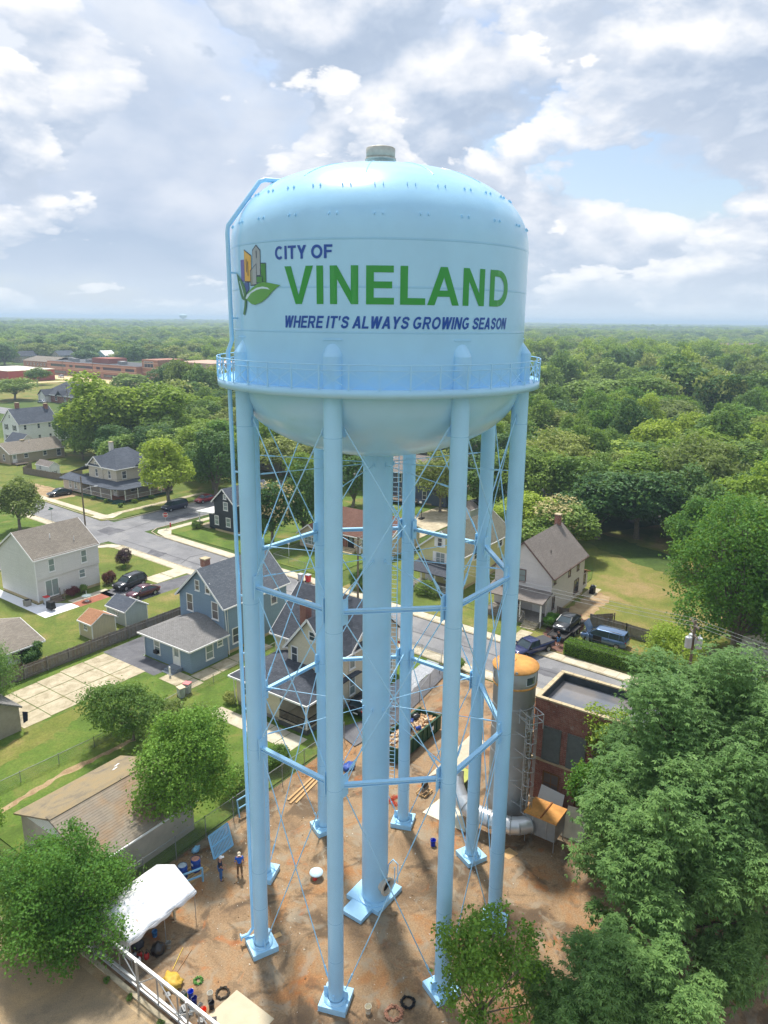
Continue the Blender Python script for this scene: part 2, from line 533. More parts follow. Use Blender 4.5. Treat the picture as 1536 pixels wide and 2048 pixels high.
def glassy(name, col, rough=0.06, spec=0.6):
    n = NT(name); p = n.pos()
    f = n.noise(p, 0.9, 3)
    return n.done(n.mix(f, sh(col, 0.6), sh(col, 1.5)), rough, 0, spec, 0.3)


GLASS = glassy('dark_glass', S(66, 74, 82))
GLASS_CURT = glassy('curtained_glass', S(128, 142, 140), 0.12)
GLASS_BRN = glassy('blind_glass', S(112, 104, 100), 0.12)
CARGLASS = glassy('car_glass', S(52, 66, 72), 0.04, 0.7)


def carpaint(name, col, metal=0.25):
    n = NT(name)
    return n.done(col, 0.28, metal, 0.5, 0.8)


def leaf_mat(name, col, col2, trans=0.35, yellow=None):
    n = NT(name); t = n.t
    t.nodes.remove(n.bsdf)
    at = n.N('ShaderNodeAttribute'); at.attribute_name = 'tint'
    oi = n.N('ShaderNodeObjectInfo')
    c = n.mix(at.outputs['Fac'], sh(col, 0.72), sh(col2, 1.12))
    hs = n.N('ShaderNodeHueSaturation')
    mh = n.N('ShaderNodeMapRange'); mh.inputs[3].default_value = 0.474; mh.inputs[4].default_value = 0.514
    n.L(oi.outputs['Random'], mh.inputs[0]); n.L(mh.outputs[0], hs.inputs['Hue'])
    mv = n.N('ShaderNodeMapRange'); mv.inputs[3].default_value = 1.28; mv.inputs[4].default_value = 0.74
    n.L(oi.outputs['Random'], mv.inputs[0]); n.L(mv.outputs[0], hs.inputs['Value'])
    n.L(c, hs.inputs['Color'])
    d = n.N('ShaderNodeBsdfPrincipled'); n.L(hs.outputs[0], d.inputs['Base Color']); d.inputs['Roughness'].default_value = 0.55; d.inputs['Specular IOR Level'].default_value = 0.25
    tr = n.N('ShaderNodeBsdfTranslucent')
    n.L(n.mix(0.6, hs.outputs[0], (0.30, 0.42, 0.05)), tr.inputs['Color'])
    mx = n.N('ShaderNodeMixShader'); mx.inputs[0].default_value = trans
    n.L(d.outputs[0], mx.inputs[1]); n.L(tr.outputs[0], mx.inputs[2]); n.L(mx.outputs[0], n.out.inputs[0])
    return n.mat


LEAF = {
    'mid': leaf_mat('leaf_mid_green', S(92, 130, 58), S(140, 172, 86)),
    'dark': leaf_mat('leaf_dark_green', S(66, 106, 58), S(106, 146, 80), 0.28),
    'bright': leaf_mat('leaf_bright_green', S(118, 154, 56), S(170, 198, 82), 0.42),
    'olive': leaf_mat('leaf_olive_green', S(122, 142, 76), S(168, 180, 106)),
    'blue': leaf_mat('leaf_blue_green', S(82, 128, 68), S(134, 172, 98), 0.32),
    'fresh': leaf_mat('leaf_fresh_green', S(72, 124, 46), S(128, 176, 74), 0.38),
    'plum': leaf_mat('leaf_plum', S(66, 44, 58), S(98, 66, 80), 0.15),
    'red': leaf_mat('leaf_dark_red', S(84, 48, 46), S(120, 72, 62), 0.15),
    'cream': leaf_mat('blossom_cream', S(206, 184, 122), S(232, 214, 158), 0.2),
    'hedge': leaf_mat('leaf_hedge', S(64, 112, 40), S(104, 156, 56), 0.3),
}

# ------------------------------------------------------------------ the setting: ground, streets, walks
Z_LAWN = 0.09


def sheet(name, poly, z, mat, kind='structure'):
    m = MB(); n = len(poly)
    ar = sum(poly[i][0]*poly[(i+1) % n][1]-poly[(i+1) % n][0]*poly[i][1] for i in range(n))
    if ar < 0: poly = poly[::-1]
    m.add([(x, y, z) for x, y in poly], [tuple(range(n))])
    return m.build(name, mat, kind=kind)


def ragged(poly, amp=0.35, step=0.8, seed=3):
    rn = random.Random(seed); out = []
    for (a, b), (c, d) in zip(poly, poly[1:]+poly[:1]):
        n = max(1, int(math.hypot(c-a, d-b)/step))
        for i in range(n):
            t = i/n; out.append((a+(c-a)*t+rn.uniform(-amp, amp), b+(d-b)*t+rn.uniform(-amp, amp)))
    return out


def raised(name, poly, z1, mat, z0=-0.05):
    return MB().prism(poly, z0, z1).build(name, mat, kind='structure')


def rect(u0, u1, v0, v1): return [(u0, v0), (u1, v0), (u1, v1), (u0, v1)]


GR = 16000.0
sheet('ground', [(GR*math.cos(2*math.pi*k/48), GR*math.sin(2*math.pi*k/48)) for k in range(48)], 0.0, WILD)


def nk(v): return 62.5+0.057*(v-32)      # near kerb of the front street
def fk(v): return 69.0+0.057*(v-25)      # far kerb


sheet('front_street', [(nk(-70), -70), (fk(-70), -70), (fk(330), 330), (nk(330), 330)], 0.012, ASPH)
sheet('cross_street', [(5, 101.2), (330, 101.2), (330, 110.4), (5, 110.4)], 0.016, ASPH)
sheet('rear_street', [(136, 20), (146, 20), (150, 330), (140, 330)], 0.012, ASPH)
# crack-seal lines on the asphalt
m = MB()
for pts in (((66, 83), (69, 84.5), (71.5, 83.8)), ((67.3, 60), (67.0, 72), (67.6, 86), (68.2, 100)), ((70, 104), (78, 105.5), (92, 105.2), (120, 106)), ((64.6, 30), (66.0, 31.5), (68.4, 30.6)), ((66.0, 18), (66.3, 34), (66.2, 48))):
    for (a, b), (c, d) in zip(pts[:-1], pts[1:]):
        L_ = math.hypot(c-a, d-b); nx, ny = -(d-b)/L_*0.05, (c-a)/L_*0.05
        m.add([(a-nx, b-ny, 0.038), (c-nx, d-ny, 0.038), (c+nx, d+ny, 0.038), (a+nx, b+ny, 0.038)], [(0, 1, 2, 3)])
m.build('crack_sealing', plain('crack_seal', S(88, 88, 92), 0.8), kind='structure')

for pl in ([(66.0, 88), (68.0, 88.5), (67.6, 92), (65.9, 91)], [(68.5, 104), (72, 104.5), (71.5, 108.5), (68.8, 108)], [(65, 24), (66.8, 24.5), (66.5, 29), (65.2, 28.4)], [(80, 103), (86, 103.4), (86, 105), (80.4, 105)]):
    sheet('road_patch', ragged(pl, 0.12, 0.5), 0.020, ASPH_DK)
# lots, raised by a kerb height above the streets
raised('lawn', [(27, 68), (nk(68)-1.6, 68), (nk(99)-1.6, 98.2), (nk(99)-2.6, 100), (27, 100.4)], Z_LAWN, GRASS)                         # white house
raised('lawn', [(20, 35.2), (61.0, 35.2), (nk(60)-1.6, 67.3), (20, 67.3)], Z_LAWN, GRASS_LUSH)                                        # blue and beige houses
raised('lawn', [(74.4, 62), (135, 62), (135, 99.6), (77.2, 99.6), (75.5, 98)], Z_LAWN, GRASS_LUSH)                                    # dark house, brown roof house
raised('lawn', [(73.0, 112.8), (75.4, 111.4), (135, 111.4), (135, 215), (nk(215)+9, 215), (75.9, 150)], Z_LAWN, GRASS)                # porch house corner
raised('lawn', [(5, 112), (nk(116)-1.8, 112), (nk(215)-1.6, 215), (5, 215)], Z_LAWN, GRASS_LUSH)
raised('lawn', [(fk(32)+1.7, 32), (fk(58)+1.7, 58), (120, 58), (120, 39), (96, 32)], Z_LAWN, GRASS)                                  # yellow and grey houses
raised('lawn', [(fk(-40)+1.7, -60), (fk(31.9)+1.7, 31.9), (95.9, 31.9), (119.5, 38.9), (135, 30), (135, -60)], Z_LAWN, GRASS_DRY)     # open lot
sheet('painted_lawn_shade', ragged([(104, 22), (113, 24), (119, 38), (112, 38), (107, 30)], 0.6, 1.0), Z_LAWN+0.004, WILD)  # darker ground sheet painted in for the tree shade at the lot's edge
# tower yard and the lot in front of it
sheet('tower_yard', [(18.0, -30), (nk(-30)-1.7, -30), (nk(35)-1.7, 35.0), (18.0, 35.0)], 0.008, DIRT)
sheet('parking_lot', [(-40, -40), (17.3, -40), (17.3, 33.0), (14, 60), (-40, 60)], 0.010, PARK)
sheet('weed_strip', [(17.3, -40), (18.0, -40), (18.0, 36), (17.0, 36)], 0.006, BARE)
sheet('sandy_lot', ragged([(240, 330), (258, 330), (258, 520), (240, 520)], 1.0, 6), 0.014, SAND)
sheet('school_lawn', ragged([(150, 305), (240, 305), (240, 520), (140, 520)], 1.0, 8), 0.010, GRASS_DRY)
sheet('sandy_track', ragged([(196, 388), (240, 380), (240, 388), (196, 395)], 0.6, 3), 0.018, SAND)
# driveways and patios
Z1 = Z_LAWN+0.004
Z2 = Z_LAWN+0.008
sheet('asphalt_drive', [(51.8, 75.4), (nk(77)-0.2, 75.2), (nk(79)-0.2, 78.2), (58.4, 78.8), (54.0, 82.0), (51.8, 82.0)], Z1, ASPH_DK)
sheet('asphalt_drive', [(41.4, 57.4), (43.7, 57.2), (43.7, 62.2), (48.5, 62.2), (60.5, 62.2), (62.5, 66.2), (41.6, 66.2)], Z1, ASPH_DK)
sheet('bare_patch', ragged([(24.5, 54.5), (29, 55.2), (34.5, 57.2), (34.8, 58.4), (30, 57.6), (25.5, 57.2)], 0.3, 0.6), Z1, GRASS_DRY)
sheet('worn_track', ragged([(20, 49.2), (27, 49.9), (33, 49.4), (33, 49.0), (26, 49.3), (20, 48.6)], 0.12, 0.5), Z1, BARE)
sheet('gravel_drive', ragged([(49.2, 34.2), (60.9, 35.6), (60.9, 37.0), (52.6, 37.2), (47.8, 35.9)], 0.1, 0.5), Z2+0.004, GRAVEL)
sheet('asphalt_drive', [(43.4, 33.4), (49.2, 32.6), (60.8, 34.0), (60.8, 35.6), (49.2, 34.2), (44.4, 36.6)], Z2, ASPH_DK)
sheet('mulch_bed', ragged([(71.2, 26.2), (82.0, 27.0), (82, 30.6), (71.2, 29.6)], 0.2, 0.6), Z1, MULCH)
sheet('bare_patch', ragged([(81, 27.4), (90.5, 27.2), (91.5, 29.6), (83, 30.6)], 0.3, 0.6), Z2, BARE)
sheet('dirt_drive', ragged([(75.9, 133.5), (82.2, 132.8), (82.2, 152), (76.4, 152)], 0.3, 0.6), Z1, BARE)
sheet('concrete_drive', [(98, 62), (118, 62), (118, 70.5), (98, 70.5)], Z1, CONC_OLD)
sheet('brick_path', rect(47.6, 52.6, 79.65, 81.5), Z1, PAVER)
sheet('pale_walk', rect(47.8, 53.2, 81.5, 82.7), Z1, CONC)
sheet('white_patio', [(43.05, 79.8), (47.58, 79.8), (47.58, 81.6), (45.6, 84.35), (44.75, 84.35), (44.75, 95), (43.35, 95)], Z2, CONC_WHITE)
# slabs: each its own piece on its bed


def slabs(name, cells, mat, z_top, bed_poly, bed_mat, th=0.07):
    bed = MB().prism(bed_poly, -0.05, z_top-0.03).build(name, bed_mat, kind='structure')
    cache = {}
    rnd = random.Random(hash(name) % 1000)
    for (x, y, w, d, rz) in cells:
        k = (round(w, 2), round(d, 2))
        if k not in cache:
            a, b = w/2-0.012, d/2-0.012
            mb = MB().prism([(-a, -b), (a, -b), (a, b), (-a, b)], -th, 0.0)
            o = mb.build('slab', mat, bed); cache[k] = o.data
        else:
            o = bpy.data.objects.new('slab', cache[k]); COL.objects.link(o); o.parent = bed
        o.location = (x, y, z_top+rnd.uniform(-0.006, 0.006)); o.rotation_euler = (rnd.uniform(-0.004, 0.004), rnd.uniform(-0.004, 0.004), rz)
    return bed


def walk(name, fn, v0, v1, w=1.35, step=1.5, off=0.0):
    cells, poly0, poly1 = [], [], []
    n = int((v1-v0)/step)
    for i in range(n):
        v = v0+(i+0.5)*step
        cells.append((fn(v)+off, v, w, step, -0.057))
    poly = [(fn(v0)+off-w/2-0.12, v0), (fn(v0)+off+w/2+0.12, v0), (fn(v1)+off+w/2+0.12, v1), (fn(v1)+off-w/2-0.12, v1)]
    return slabs(name, cells, CONC, 0.125, poly, CONC_OLD)


walk('sidewalk', fk, -6, 60, 1.35, 1.5, 0.82)
walk('sidewalk', fk, 60, 96, 1.5, 1.5, 0.9)
walk('sidewalk', nk, 36, 97, 1.3, 1.5, -0.8)
walk('sidewalk', nk, 113, 150, 1.3, 1.5, -0.8)
walk('sidewalk', fk, 114, 150, 1.3, 1.5, 0.85)
walk('sidewalk', nk, -6, 36, 1.3, 1.5, -0.8)
slabs('sidewalk', [(77.5+1.5*i, 98.9, 1.5, 1.2, 0) for i in range(14)], CONC, 0.125, rect(76.2, 98.4, 98.2, 99.6), CONC_OLD)
slabs('sidewalk', [(78+1.5*i, 115.0, 1.5, 1.2, 0) for i in range(14)], CONC_OLD, 0.125, rect(77.2, 98.6, 114.3, 115.7), CONC_OLD)
sheet('corner_walk', [(nk(97)-1.5, 97), (nk(97)-0.15, 97), (nk(99)-0.6, 99.2), (nk(99)-3, 100.3), (nk(99)-3.4, 99.2), (nk(98)-2.0, 98.2)], 0.128, CONC)
sheet('corner_walk', [(73.3, 96), (74.8, 96), (76.6, 98.2), (76.6, 99.7), (75.2, 99.9), (74.0, 98.6)], 0.128, CONC)
sheet('corner_walk', [(73.4, 116.5), (73.4, 113.8), (75.3, 112.6), (78.6, 114.3), (78.6, 115.7), (76, 115.2), (74.9, 116.8)], 0.128, CONC)
# kerbs
for nm, a in (('kerb', [(nk(v), v) for v in (-30, 36, 97.5)]+[(64.9, 100.2), (62.5, 101.1), (10, 101.1)]),
              ('kerb', [(fk(v), v) for v in (-30, 30, 97.5)]+[(73.9, 100.0), (75.8, 101.1), (300, 101.1)]),
              ('kerb', [(300, 110.5), (76, 110.6), (74.0, 112.0), (73.5, 114.6), (fk(200), 200)]),
              ('kerb', [(10, 110.5), (64.4, 110.6), (66.6, 112.4), (nk(118), 118), (nk(200), 200)])):
    m = MB()
    for p, q in zip(a[:-1], a[1:]): m.beam((*p, 0.055), (*q, 0.055), 0.15, 0.145)
    m.build(nm, CONC_OLD, kind='structure')
# cracked slabs of the old concrete drive beside the blue house
cells = []
for i in range(5):
    for j in range(3):
        cells.append((29.75+2.62*i, 59.7+2.33*j+(0.25 if i > 2 else -0.1*(2-i)), 2.56, 2.26, 0.012*((i*3+j) % 3-1)))
slabs('concrete_drive', cells, CONC_OLD, 0.115, [(28.2, 58.1), (35.5, 58.5), (41.6, 58.9), (41.8, 65.9), (28.4, 65.9)], GRASS)
slabs('concrete_drive', [(60.0, 80.4, 2.7, 3.0, 0), (62.8, 80.4, 2.7, 3.0, 0)], CONC, 0.115, rect(58.4, nk(80)-1.4, 78.8, 82.0), CONC_OLD)
slabs('concrete_walk', [(42.4, 55.2, 2.2, 2.6, 0), (44.8, 53.4, 2.4, 1.9, 0), (47.3, 53.4, 2.4, 1.9, 0), (49.8, 53.4, 2.4, 1.9, 0), (52.3, 53.4, 2.4, 1.9, 0), (42.3, 53.0, 2.2, 1.6, 0)], CONC_OLD, 0.115,
      [(41.2, 52.1), (53.8, 52.4), (53.8, 54.5), (43.8, 54.5), (43.8, 57.2), (41.2, 57.2)], CONC_OLD)
slabs('concrete_walk', [(40.7, 38.2+1.9*i, 2.2, 1.85, 0) for i in range(4)]+[(40.4, 46.0, 1.7, 2.6, 0)], CONC, 0.115, [(39.5, 37.2), (41.9, 37.2), (41.9, 45), (41.3, 47.4), (39.5, 47.4)], CONC_OLD)
slabs('concrete_walk', [(71.9, 31.9, 1.6, 1.5, 0), (73.4, 31.7, 1.4, 1.5, 0)], CONC_OLD, 0.115, rect(71.0, 74.2, 30.9, 32.7), CONC_OLD)


# ------------------------------------------------------------------ the water tower
TC = Vector((30.86, 22.18, 0.0))
A0 = R(-159.9)


def leg_r(z): return 7.4348-0.00704*z
def pol(r, a, z): return Vector((r*math.cos(a), r*math.sin(a), z))


tower = thing('water_tower', 'light blue eight-legged city water tower with painted name and leaf emblem on its tank', 'water tower', TC)
TK = 7.2
prof = [(max(0.8, TK*math.sin(t)), 32.0-3.75*math.cos(t)) for t in np.linspace(math.asin(0.8/TK), math.pi/2, 18)]
for z in (32.6, 34.0, 36.0, 38.1): prof.append((TK, z))
n_se = 2.25
for t in np.linspace(0.06, math.pi/2, 22):
    r_ = TK*max(math.cos(t), 0)**(2/n_se); prof.append((max(r_, 0.5), 38.1+3.9*math.sin(t)**(2/n_se)))
mb = MB().lathe(prof, 128, cap1=True)
tank = mb.build('tank', BLUE, tower)


def dome(a, t):
    return pol(TK*math.cos(t)**(2/n_se), a, 38.1+3.9*math.sin(t)**(2/n_se))


for z, w in ((34.48, 0.05), (36.28, 0.05), (38.13, 0.05)):
    MB().lathe([(TK, z-w), (TK+0.006, z-w*0.4), (TK+0.006, z+w*0.4), (TK, z+w)], 128).build('weld_seam', SEAM, tank)
for k in range(12):                                      # raised seams between the roof plates
    a = R(-150.5+30*k); m = MB()
    pts = [dome(a, t)+pol(0.004, a, 0.004) for t in np.linspace(0.75, 1.35, 10)]
    m.path(pts, 0.02, 5); m.build('roof_seam', BLUE, tank)
# vent on top
VENT = plain('vent_metal', S(182, 178, 166), 0.55, 0.2, 0.4, 0.15, 5.0)
v_ = MB().lathe([(0.60, 41.93), (0.60, 42.36), (0.69, 42.40), (0.70, 42.86), (0.62, 42.90), (0.0, 42.95)], 32).build('roof_vent', VENT, tower)
MB().lathe([(0.61, 42.33), (0.74, 42.33), (0.74, 42.42), (0.61, 42.42)], 32).build('vent_band', VENT, v_)
# scaffold lugs welded to the roof in pairs
lug = None
for ring, (t0, n_, off) in enumerate(((0.548, 30, 0.0), (0.214, 24, 0.0))):
    for k in range(n_):
        a = R(-144.8)+2*math.pi*(k+off)/n_
        for s in (-0.17, 0.17):
            if lug is None:
                o = MB().box(-0.03, 0.07, -0.015, 0.015, -0.06, 0.05).build('lug', BLUE_FLAT, tower); lug = o.data
            else:
                o = bpy.data.objects.new('lug', lug); COL.objects.link(o); o.parent = tower
            o.location = dome(a, t0)+Vector((-math.sin(a), math.cos(a), 0))*s; o.rotation_euler = (0, -0.5, a)
# balcony
FR = 8.08
m = MB().lathe([(TK-0.02, 32.16), (FR-0.02, 32.16)], 128)
m.lathe([(FR-0.04, 31.86), (FR, 31.86), (FR, 32.22), (FR-0.04, 32.22), (FR-0.04, 31.86)], 128)
m.lathe([(FR-0.02, 31.88), (TK-0.05, 31.80)], 128)
balcony = m.build('balcony', BLUE_FLAT, tower)


def ring(r, z, w):
    return [(r+w*math.cos(q), z+w*math.sin(q)) for q in np.linspace(0, 2*math.pi, 7)]


rail = MB().lathe(ring(FR, 33.22, 0.024), 96).lathe(ring(FR, 32.99, 0.020), 96).build('handrail', BLUE_FLAT, tower)
NP = 40
pm = lm = None
for k in range(NP):
    a = 2*math.pi*k/NP
    if pm is None:
        o = MB().beam((FR, 0, 32.2), (FR, 0, 33.22), 0.05, 0.05).build('post', BLUE_FLAT, rail); pm = o.data
        q = 2*math.pi/NP
        P0, P1 = pol(FR, 0, 0), pol(FR, q, 0)
        m = MB()
        for s0, s1 in ((0, 1), (1, 0)):
            p, q2 = P0.lerp(P1, s0), P0.lerp(P1, s1)
            m.beam((p.x, p.y, 32.24), (q2.x, q2.y, 32.98), 0.012, 0.028)
        p = P0.lerp(P1, 0.5); m.beam((p.x, p.y, 32.2), (p.x, p.y, 32.99), 0.012, 0.02)
        o2 = m.build('lattice_panel', BLUE_FLAT, rail); lm = o2.data
    else:
        o = bpy.data.objects.new('post', pm); COL.objects.link(o); o.parent = rail; o.rotation_euler = (0, 0, a)
        o2 = bpy.data.objects.new('lattice_panel', lm); COL.objects.link(o2); o2.parent = rail; o2.rotation_euler = (0, 0, a)
# legs
STR = (22.1, 13.1)
for k in range(8):
    a = A0+k*math.pi/4
    m = MB()
    zs = [0.36, 33.5]
    m.path([pol(leg_r(z), a, z) for z in zs], 0.407, 32)
    # slanted cap running into the tank wall
    c = pol(leg_r(33.5), a, 33.5); out = pol(1, a, 0); side = Vector((-out.y, out.x, 0))
    qs = np.linspace(-math.pi/2, math.pi/2, 17)
    lo = [c+(out*math.cos(q)+side*math.sin(q))*0.407 for q in qs]
    hi = [c-out*0.06+side*math.sin(q)*0.407+Vector((0, 0, 0.60*math.cos(q))) for q in qs]
    m.add(lo+hi, [(i, i+1, 18+i, 17+i) for i in range(16)], 0, True)
    apex = pol(TK+0.005, a, 34.12)
    lg = m.build('leg', BLUE_FLAT, tower)
    for zw in (2.9, 5.3, 13.0, 21.2, 30.1):
        MB().lathe([(0.4065, -0.02), (0.4125, -0.006), (0.4125, 0.006), (0.4065, 0.02)], 32, c=pol(leg_r(zw), a, zw), smooth=False).build('weld_ring', SEAM, lg)
    m = MB().beam(apex+side*-0.42+Vector((0, 0, 0.06)), apex+side*0.42+Vector((0, 0, 0.06)), 0.05, 0.04); m.build('lifting_bar', BLUE_FLAT, lg)
    b = MB(); ctr = pol(leg_r(0), a, 0.175)
    b.obox(ctr, (1.5, 1.5, 0.35), a)
    b.lathe([(0.66, 0.35), (0.66, 0.40), (0.45, 0.42)], 28, c=pol(leg_r(0), a, 0))
    for s in (-1, 1):
        b.obox(pol(leg_r(0), a, 0.62)+side*s*0.5, (0.04, 0.34, 0.5), a)
    b.obox(pol(leg_r(0), a, 0.7)+out*0.42, (0.05, 0.14, 0.32), a)
    b.build('footing', BLUE_FLAT, tower)
# struts, crossed rods and gussets between neighbouring legs
for k in range(8):
    a, b = A0+k*math.pi/4, A0+(k+1)*math.pi/4
    for z in STR:
        p, q = pol(leg_r(z), a, z), pol(leg_r(z), b, z)
        d = (q-p).normalized(); nrm = Vector((d.y, -d.x, 0)); p2, q2 = p+d*0.38, q-d*0.38
        m = MB().beam(p2, q2, 0.05, 0.16)
        for zz in (0.085, -0.085): m.beam(p2+Vector((0, 0, zz)), q2+Vector((0, 0, zz)), 0.24, 0.03)
        for s in (-0.11, 0.11): m.beam(p2+nrm*s+Vector((0, 0, 0.06)), q2+nrm*s+Vector((0, 0, 0.06)), 0.02, 0.07)
        st = m.build('strut', BLUE_FLAT, tower)
        for e, sd in ((p2, 1), (q2, -1)):
            g = MB(); c0 = e+d*0.12*sd
            g.beam(c0-Vector((0, 0, 0.62)), c0+Vector((0, 0, 0.62)), 0.05, 0.42); g.build('gusset', BLUE_FLAT, st)
    tiers = ((30.45, 22.65), (21.6, 13.6), (12.6, 0.85))
    for zt, zb in tiers:
        for top_a, bot_a in ((a, b), (b, a)):
            p, q = pol(leg_r(zt), top_a, zt), pol(leg_r(zb), bot_a, zb)
            d = Vector((q.x-p.x, q.y-p.y, 0)).normalized()
            p = p+d*0.5; q = q-d*0.5
            inw = pol(-0.06 if top_a == a else 0.06, (a+b)/2, 0)
            p += inw; q += inw
            rod = MB().tube(p, q, 0.031, 7).build('tie_rod', BLUE_FLAT, tower)
            t = (q-p).normalized()
            MB().tube(q-t*1.0, q-t*0.45, 0.055, 8).build('turnbuckle', BLUE_FLAT, rod)
            if zt > 30:
                g = MB(); s = d
                g.add([p-s*0.5+Vector((0, 0, 0.75)), p-s*0.5-Vector((0, 0, 0.35)), p+s*0.08-Vector((0, 0, 0.35)), p+s*0.08+Vector((0, 0, -0.05))], [(0, 1, 2, 3), (3, 2, 1, 0)])
                g.build('gusset', BLUE_FLAT, rod)
# riser pipe and the thin rods that hold it
m = MB()
m.lathe([(1.02, 0.30), (1.02, 0.36), (0.81, 0.39)], 48, smooth=False)
m.lathe([(0.80, 0.37), (0.80, 28.6)], 48)
riser = m.build('riser_pipe', BLUE_FLAT, tower)
b = MB().box(-1.0, 1.55, -1.0, 1.45, 0.0, 0.30); b.box(-2.12, -1.003, -0.52, 0.95, 0.0, 0.27)
b.build('footing', BLUE_FLAT, tower)
for z in (27.7, 22.45, 13.55):
    for k in range(8):
        a = A0+k*math.pi/4
        rod = MB().tube(pol(0.8, a, z), pol(leg_r(z)-0.4, a, z), 0.022, 6).build('spider_rod', BLUE_FLAT, tower)
        t_ = MB().tube(pol(leg_r(z)-1.35, a, z), pol(leg_r(z)-0.75, a, z), 0.045, 7)
        t_.obox(pol(0.84, a, z), (0.12, 0.06, 0.2), a); t_.build('turnbuckle', BLUE_FLAT, rod)
# open manhole in the riser with its davit arm
ma = R(-54.8-42.0)
ax = pol(1, ma, 0); mc = pol(0.66, ma, 1.55)
PRIMER = plain('beige_primer', S(206, 198, 184), 0.6, var=0.08)
mh = MB().lathe([(0.44, 0.0), (0.44, 0.36), (0.56, 0.36), (0.56, 0.45), (0.40, 0.45), (0.40, 0.10)], 28, c=mc, axis=ax).build('manhole_collar', PRIMER, tower)
MB().lathe([(0.40, 0.0), (0.0, 0.0)], 28, c=mc+ax*0.215, axis=ax).build('manhole_shade_disc', plain('hole_shade_black', (0.012, 0.012, 0.013), 0.9, var=0), mh)  # near-black disc, colour stands in for the unlit hollow behind the collar
dv = MB().path([pol(0.80, ma+0.55, 2.0), pol(0.86, ma+0.5, 2.7), pol(1.2, ma+0.35, 3.3), pol(1.7, ma+0.12, 3.4), pol(1.7, ma+0.12, 2.1)], 0.035, 7)
dv.path([pol(1.55, ma+0.05, 2.0), pol(1.55, ma+0.05, 3.2)], 0.03, 6)
dv.build('davit_arm', BLUE_FLAT, tower)
# overflow pipe beside one leg, over the tank shoulder to the roof
oa = A0+7*math.pi/4-0.095
R0 = 7.70
pts = [pol(R0+0.75, oa+0.01, 0.52), pol(R0+0.3, oa+0.005, 0.52), pol(R0, oa, 0.85), pol(R0, oa, 31.0), pol(R0+0.0, oa, 33.5), pol(TK+0.30, oa, 34.0), pol(TK+0.30, oa, 38.7),
       pol(TK+0.26, oa, 39.0), pol(5.95, oa, 40.95), pol(5.7, oa, 41.05), pol(4.5, oa, 41.05)]
op = MB().path(pts, 0.10, 14).build('overflow_pipe', BLUE_FLAT, tower)
m = MB()
for z in np.arange(2.2, 31, 3.2): m.beam(pol(R0, oa, z), pol(leg_r(z), oa+0.06, z), 0.06, 0.08)
for z in (35, 37): m.beam(pol(TK, oa, z), pol(TK+0.30, oa, z), 0.06, 0.08)
m.build('pipe_bracket', BLUE_FLAT, op)
MB().lathe([(0.20, -0.03), (0.20, 0.03)], 16, c=pts[0], axis=pol(1, oa, 0), cap0=True, cap1=True).build('flange', BLUE_FLAT, op)
# access ladder beside a rear leg
la = A0+4*math.pi/4+0.115
m = MB()
for s in (-0.2, 0.2):
    dd = Vector((-math.sin(la), math.cos(la), 0))*s
    m.beam(pol(7.2, la, 3.2)+dd, pol(7.05, la, 31.8)+dd, 0.05, 0.03)
ld = m.build('ladder', BLUE_FLAT, tower)
m = MB()
for z in np.arange(3.4, 31.6, 0.31):
    dd = Vector((-math.sin(la), math.cos(la), 0))*0.2; p = pol(7.2-0.15*(z-3.2)/28.6, la, z)
    m.tube(p-dd, p+dd, 0.014, 5, caps=False)
m.build('rungs', BLUE_FLAT, ld, kind='stuff')

# lettering and emblem wrapped on the tank wall: s runs along the wall, z up
S0 = R(-90.0-54.8)


def wrap(bm, off=0.016):
    lo = min(v.co.x for v in bm.verts); hi = max(v.co.x for v in bm.verts)
    x = math.floor(lo/0.22)*0.22
    while x < hi:
        x += 0.22
        bmesh.ops.bisect_plane(bm, geom=bm.verts[:]+bm.edges[:]+bm.faces[:], plane_co=(x, 0, 0), plane_no=(1, 0, 0))
    for v in bm.verts:
        a = S0+v.co.x/TK
        v.co = pol(TK+off+v.co.z, a, v.co.y)


def painted(name, polys, mat, off=0.016, parent=None):
    bm = bmesh.new()
    for pl in polys:
        bm.faces.new([bm.verts.new((*p, 0)[:3]) for p in pl])
    bmesh.ops.triangulate(bm, faces=bm.faces[:])
    wrap(bm, off)
    me = bpy.data.meshes.new(name); bm.to_mesh(me); bm.free(); me.materials.append(mat)
    for p in me.polygons: p.use_smooth = True
    o = bpy.data.objects.new(name, me); COL.objects.link(o); o.parent = parent or tower
    return o


def ribbon(pts, t=0.2, closed=False):
    """a painted stroke of even width along a centre line"""
    P = [Vector((x, y)) for x, y in pts]; n = len(P); lft, rgt = [], []
    for i in range(n):
        a = P[(i-1) % n] if (closed or i > 0) else P[i]; b = P[(i+1) % n] if (closed or i < n-1) else P[i]
        d = (b-a).normalized(); nr = Vector((-d.y, d.x))*t/2
        lft.append(P[i]+nr); rgt.append(P[i]-nr)
    return [[rgt[i], rgt[(i+1) % n], lft[(i+1) % n], lft[i]] for i in range(n if closed else n-1)]


def arc(cx, cy_, rx, ry, a0, a1, n=16): return [(cx+rx*math.cos(R(q)), cy_+ry*math.sin(R(q))) for q in np.linspace(a0, a1, n)]
def bar(x0, x1, y0, y1): return [[(x0, y0), (x1, y0), (x1, y1), (x0, y1)]]
def diag(x0, y0, x1, y1, h=0.118): return [[(x0-h, y0), (x0+h, y0), (x1+h, y1), (x1-h, y1)]]


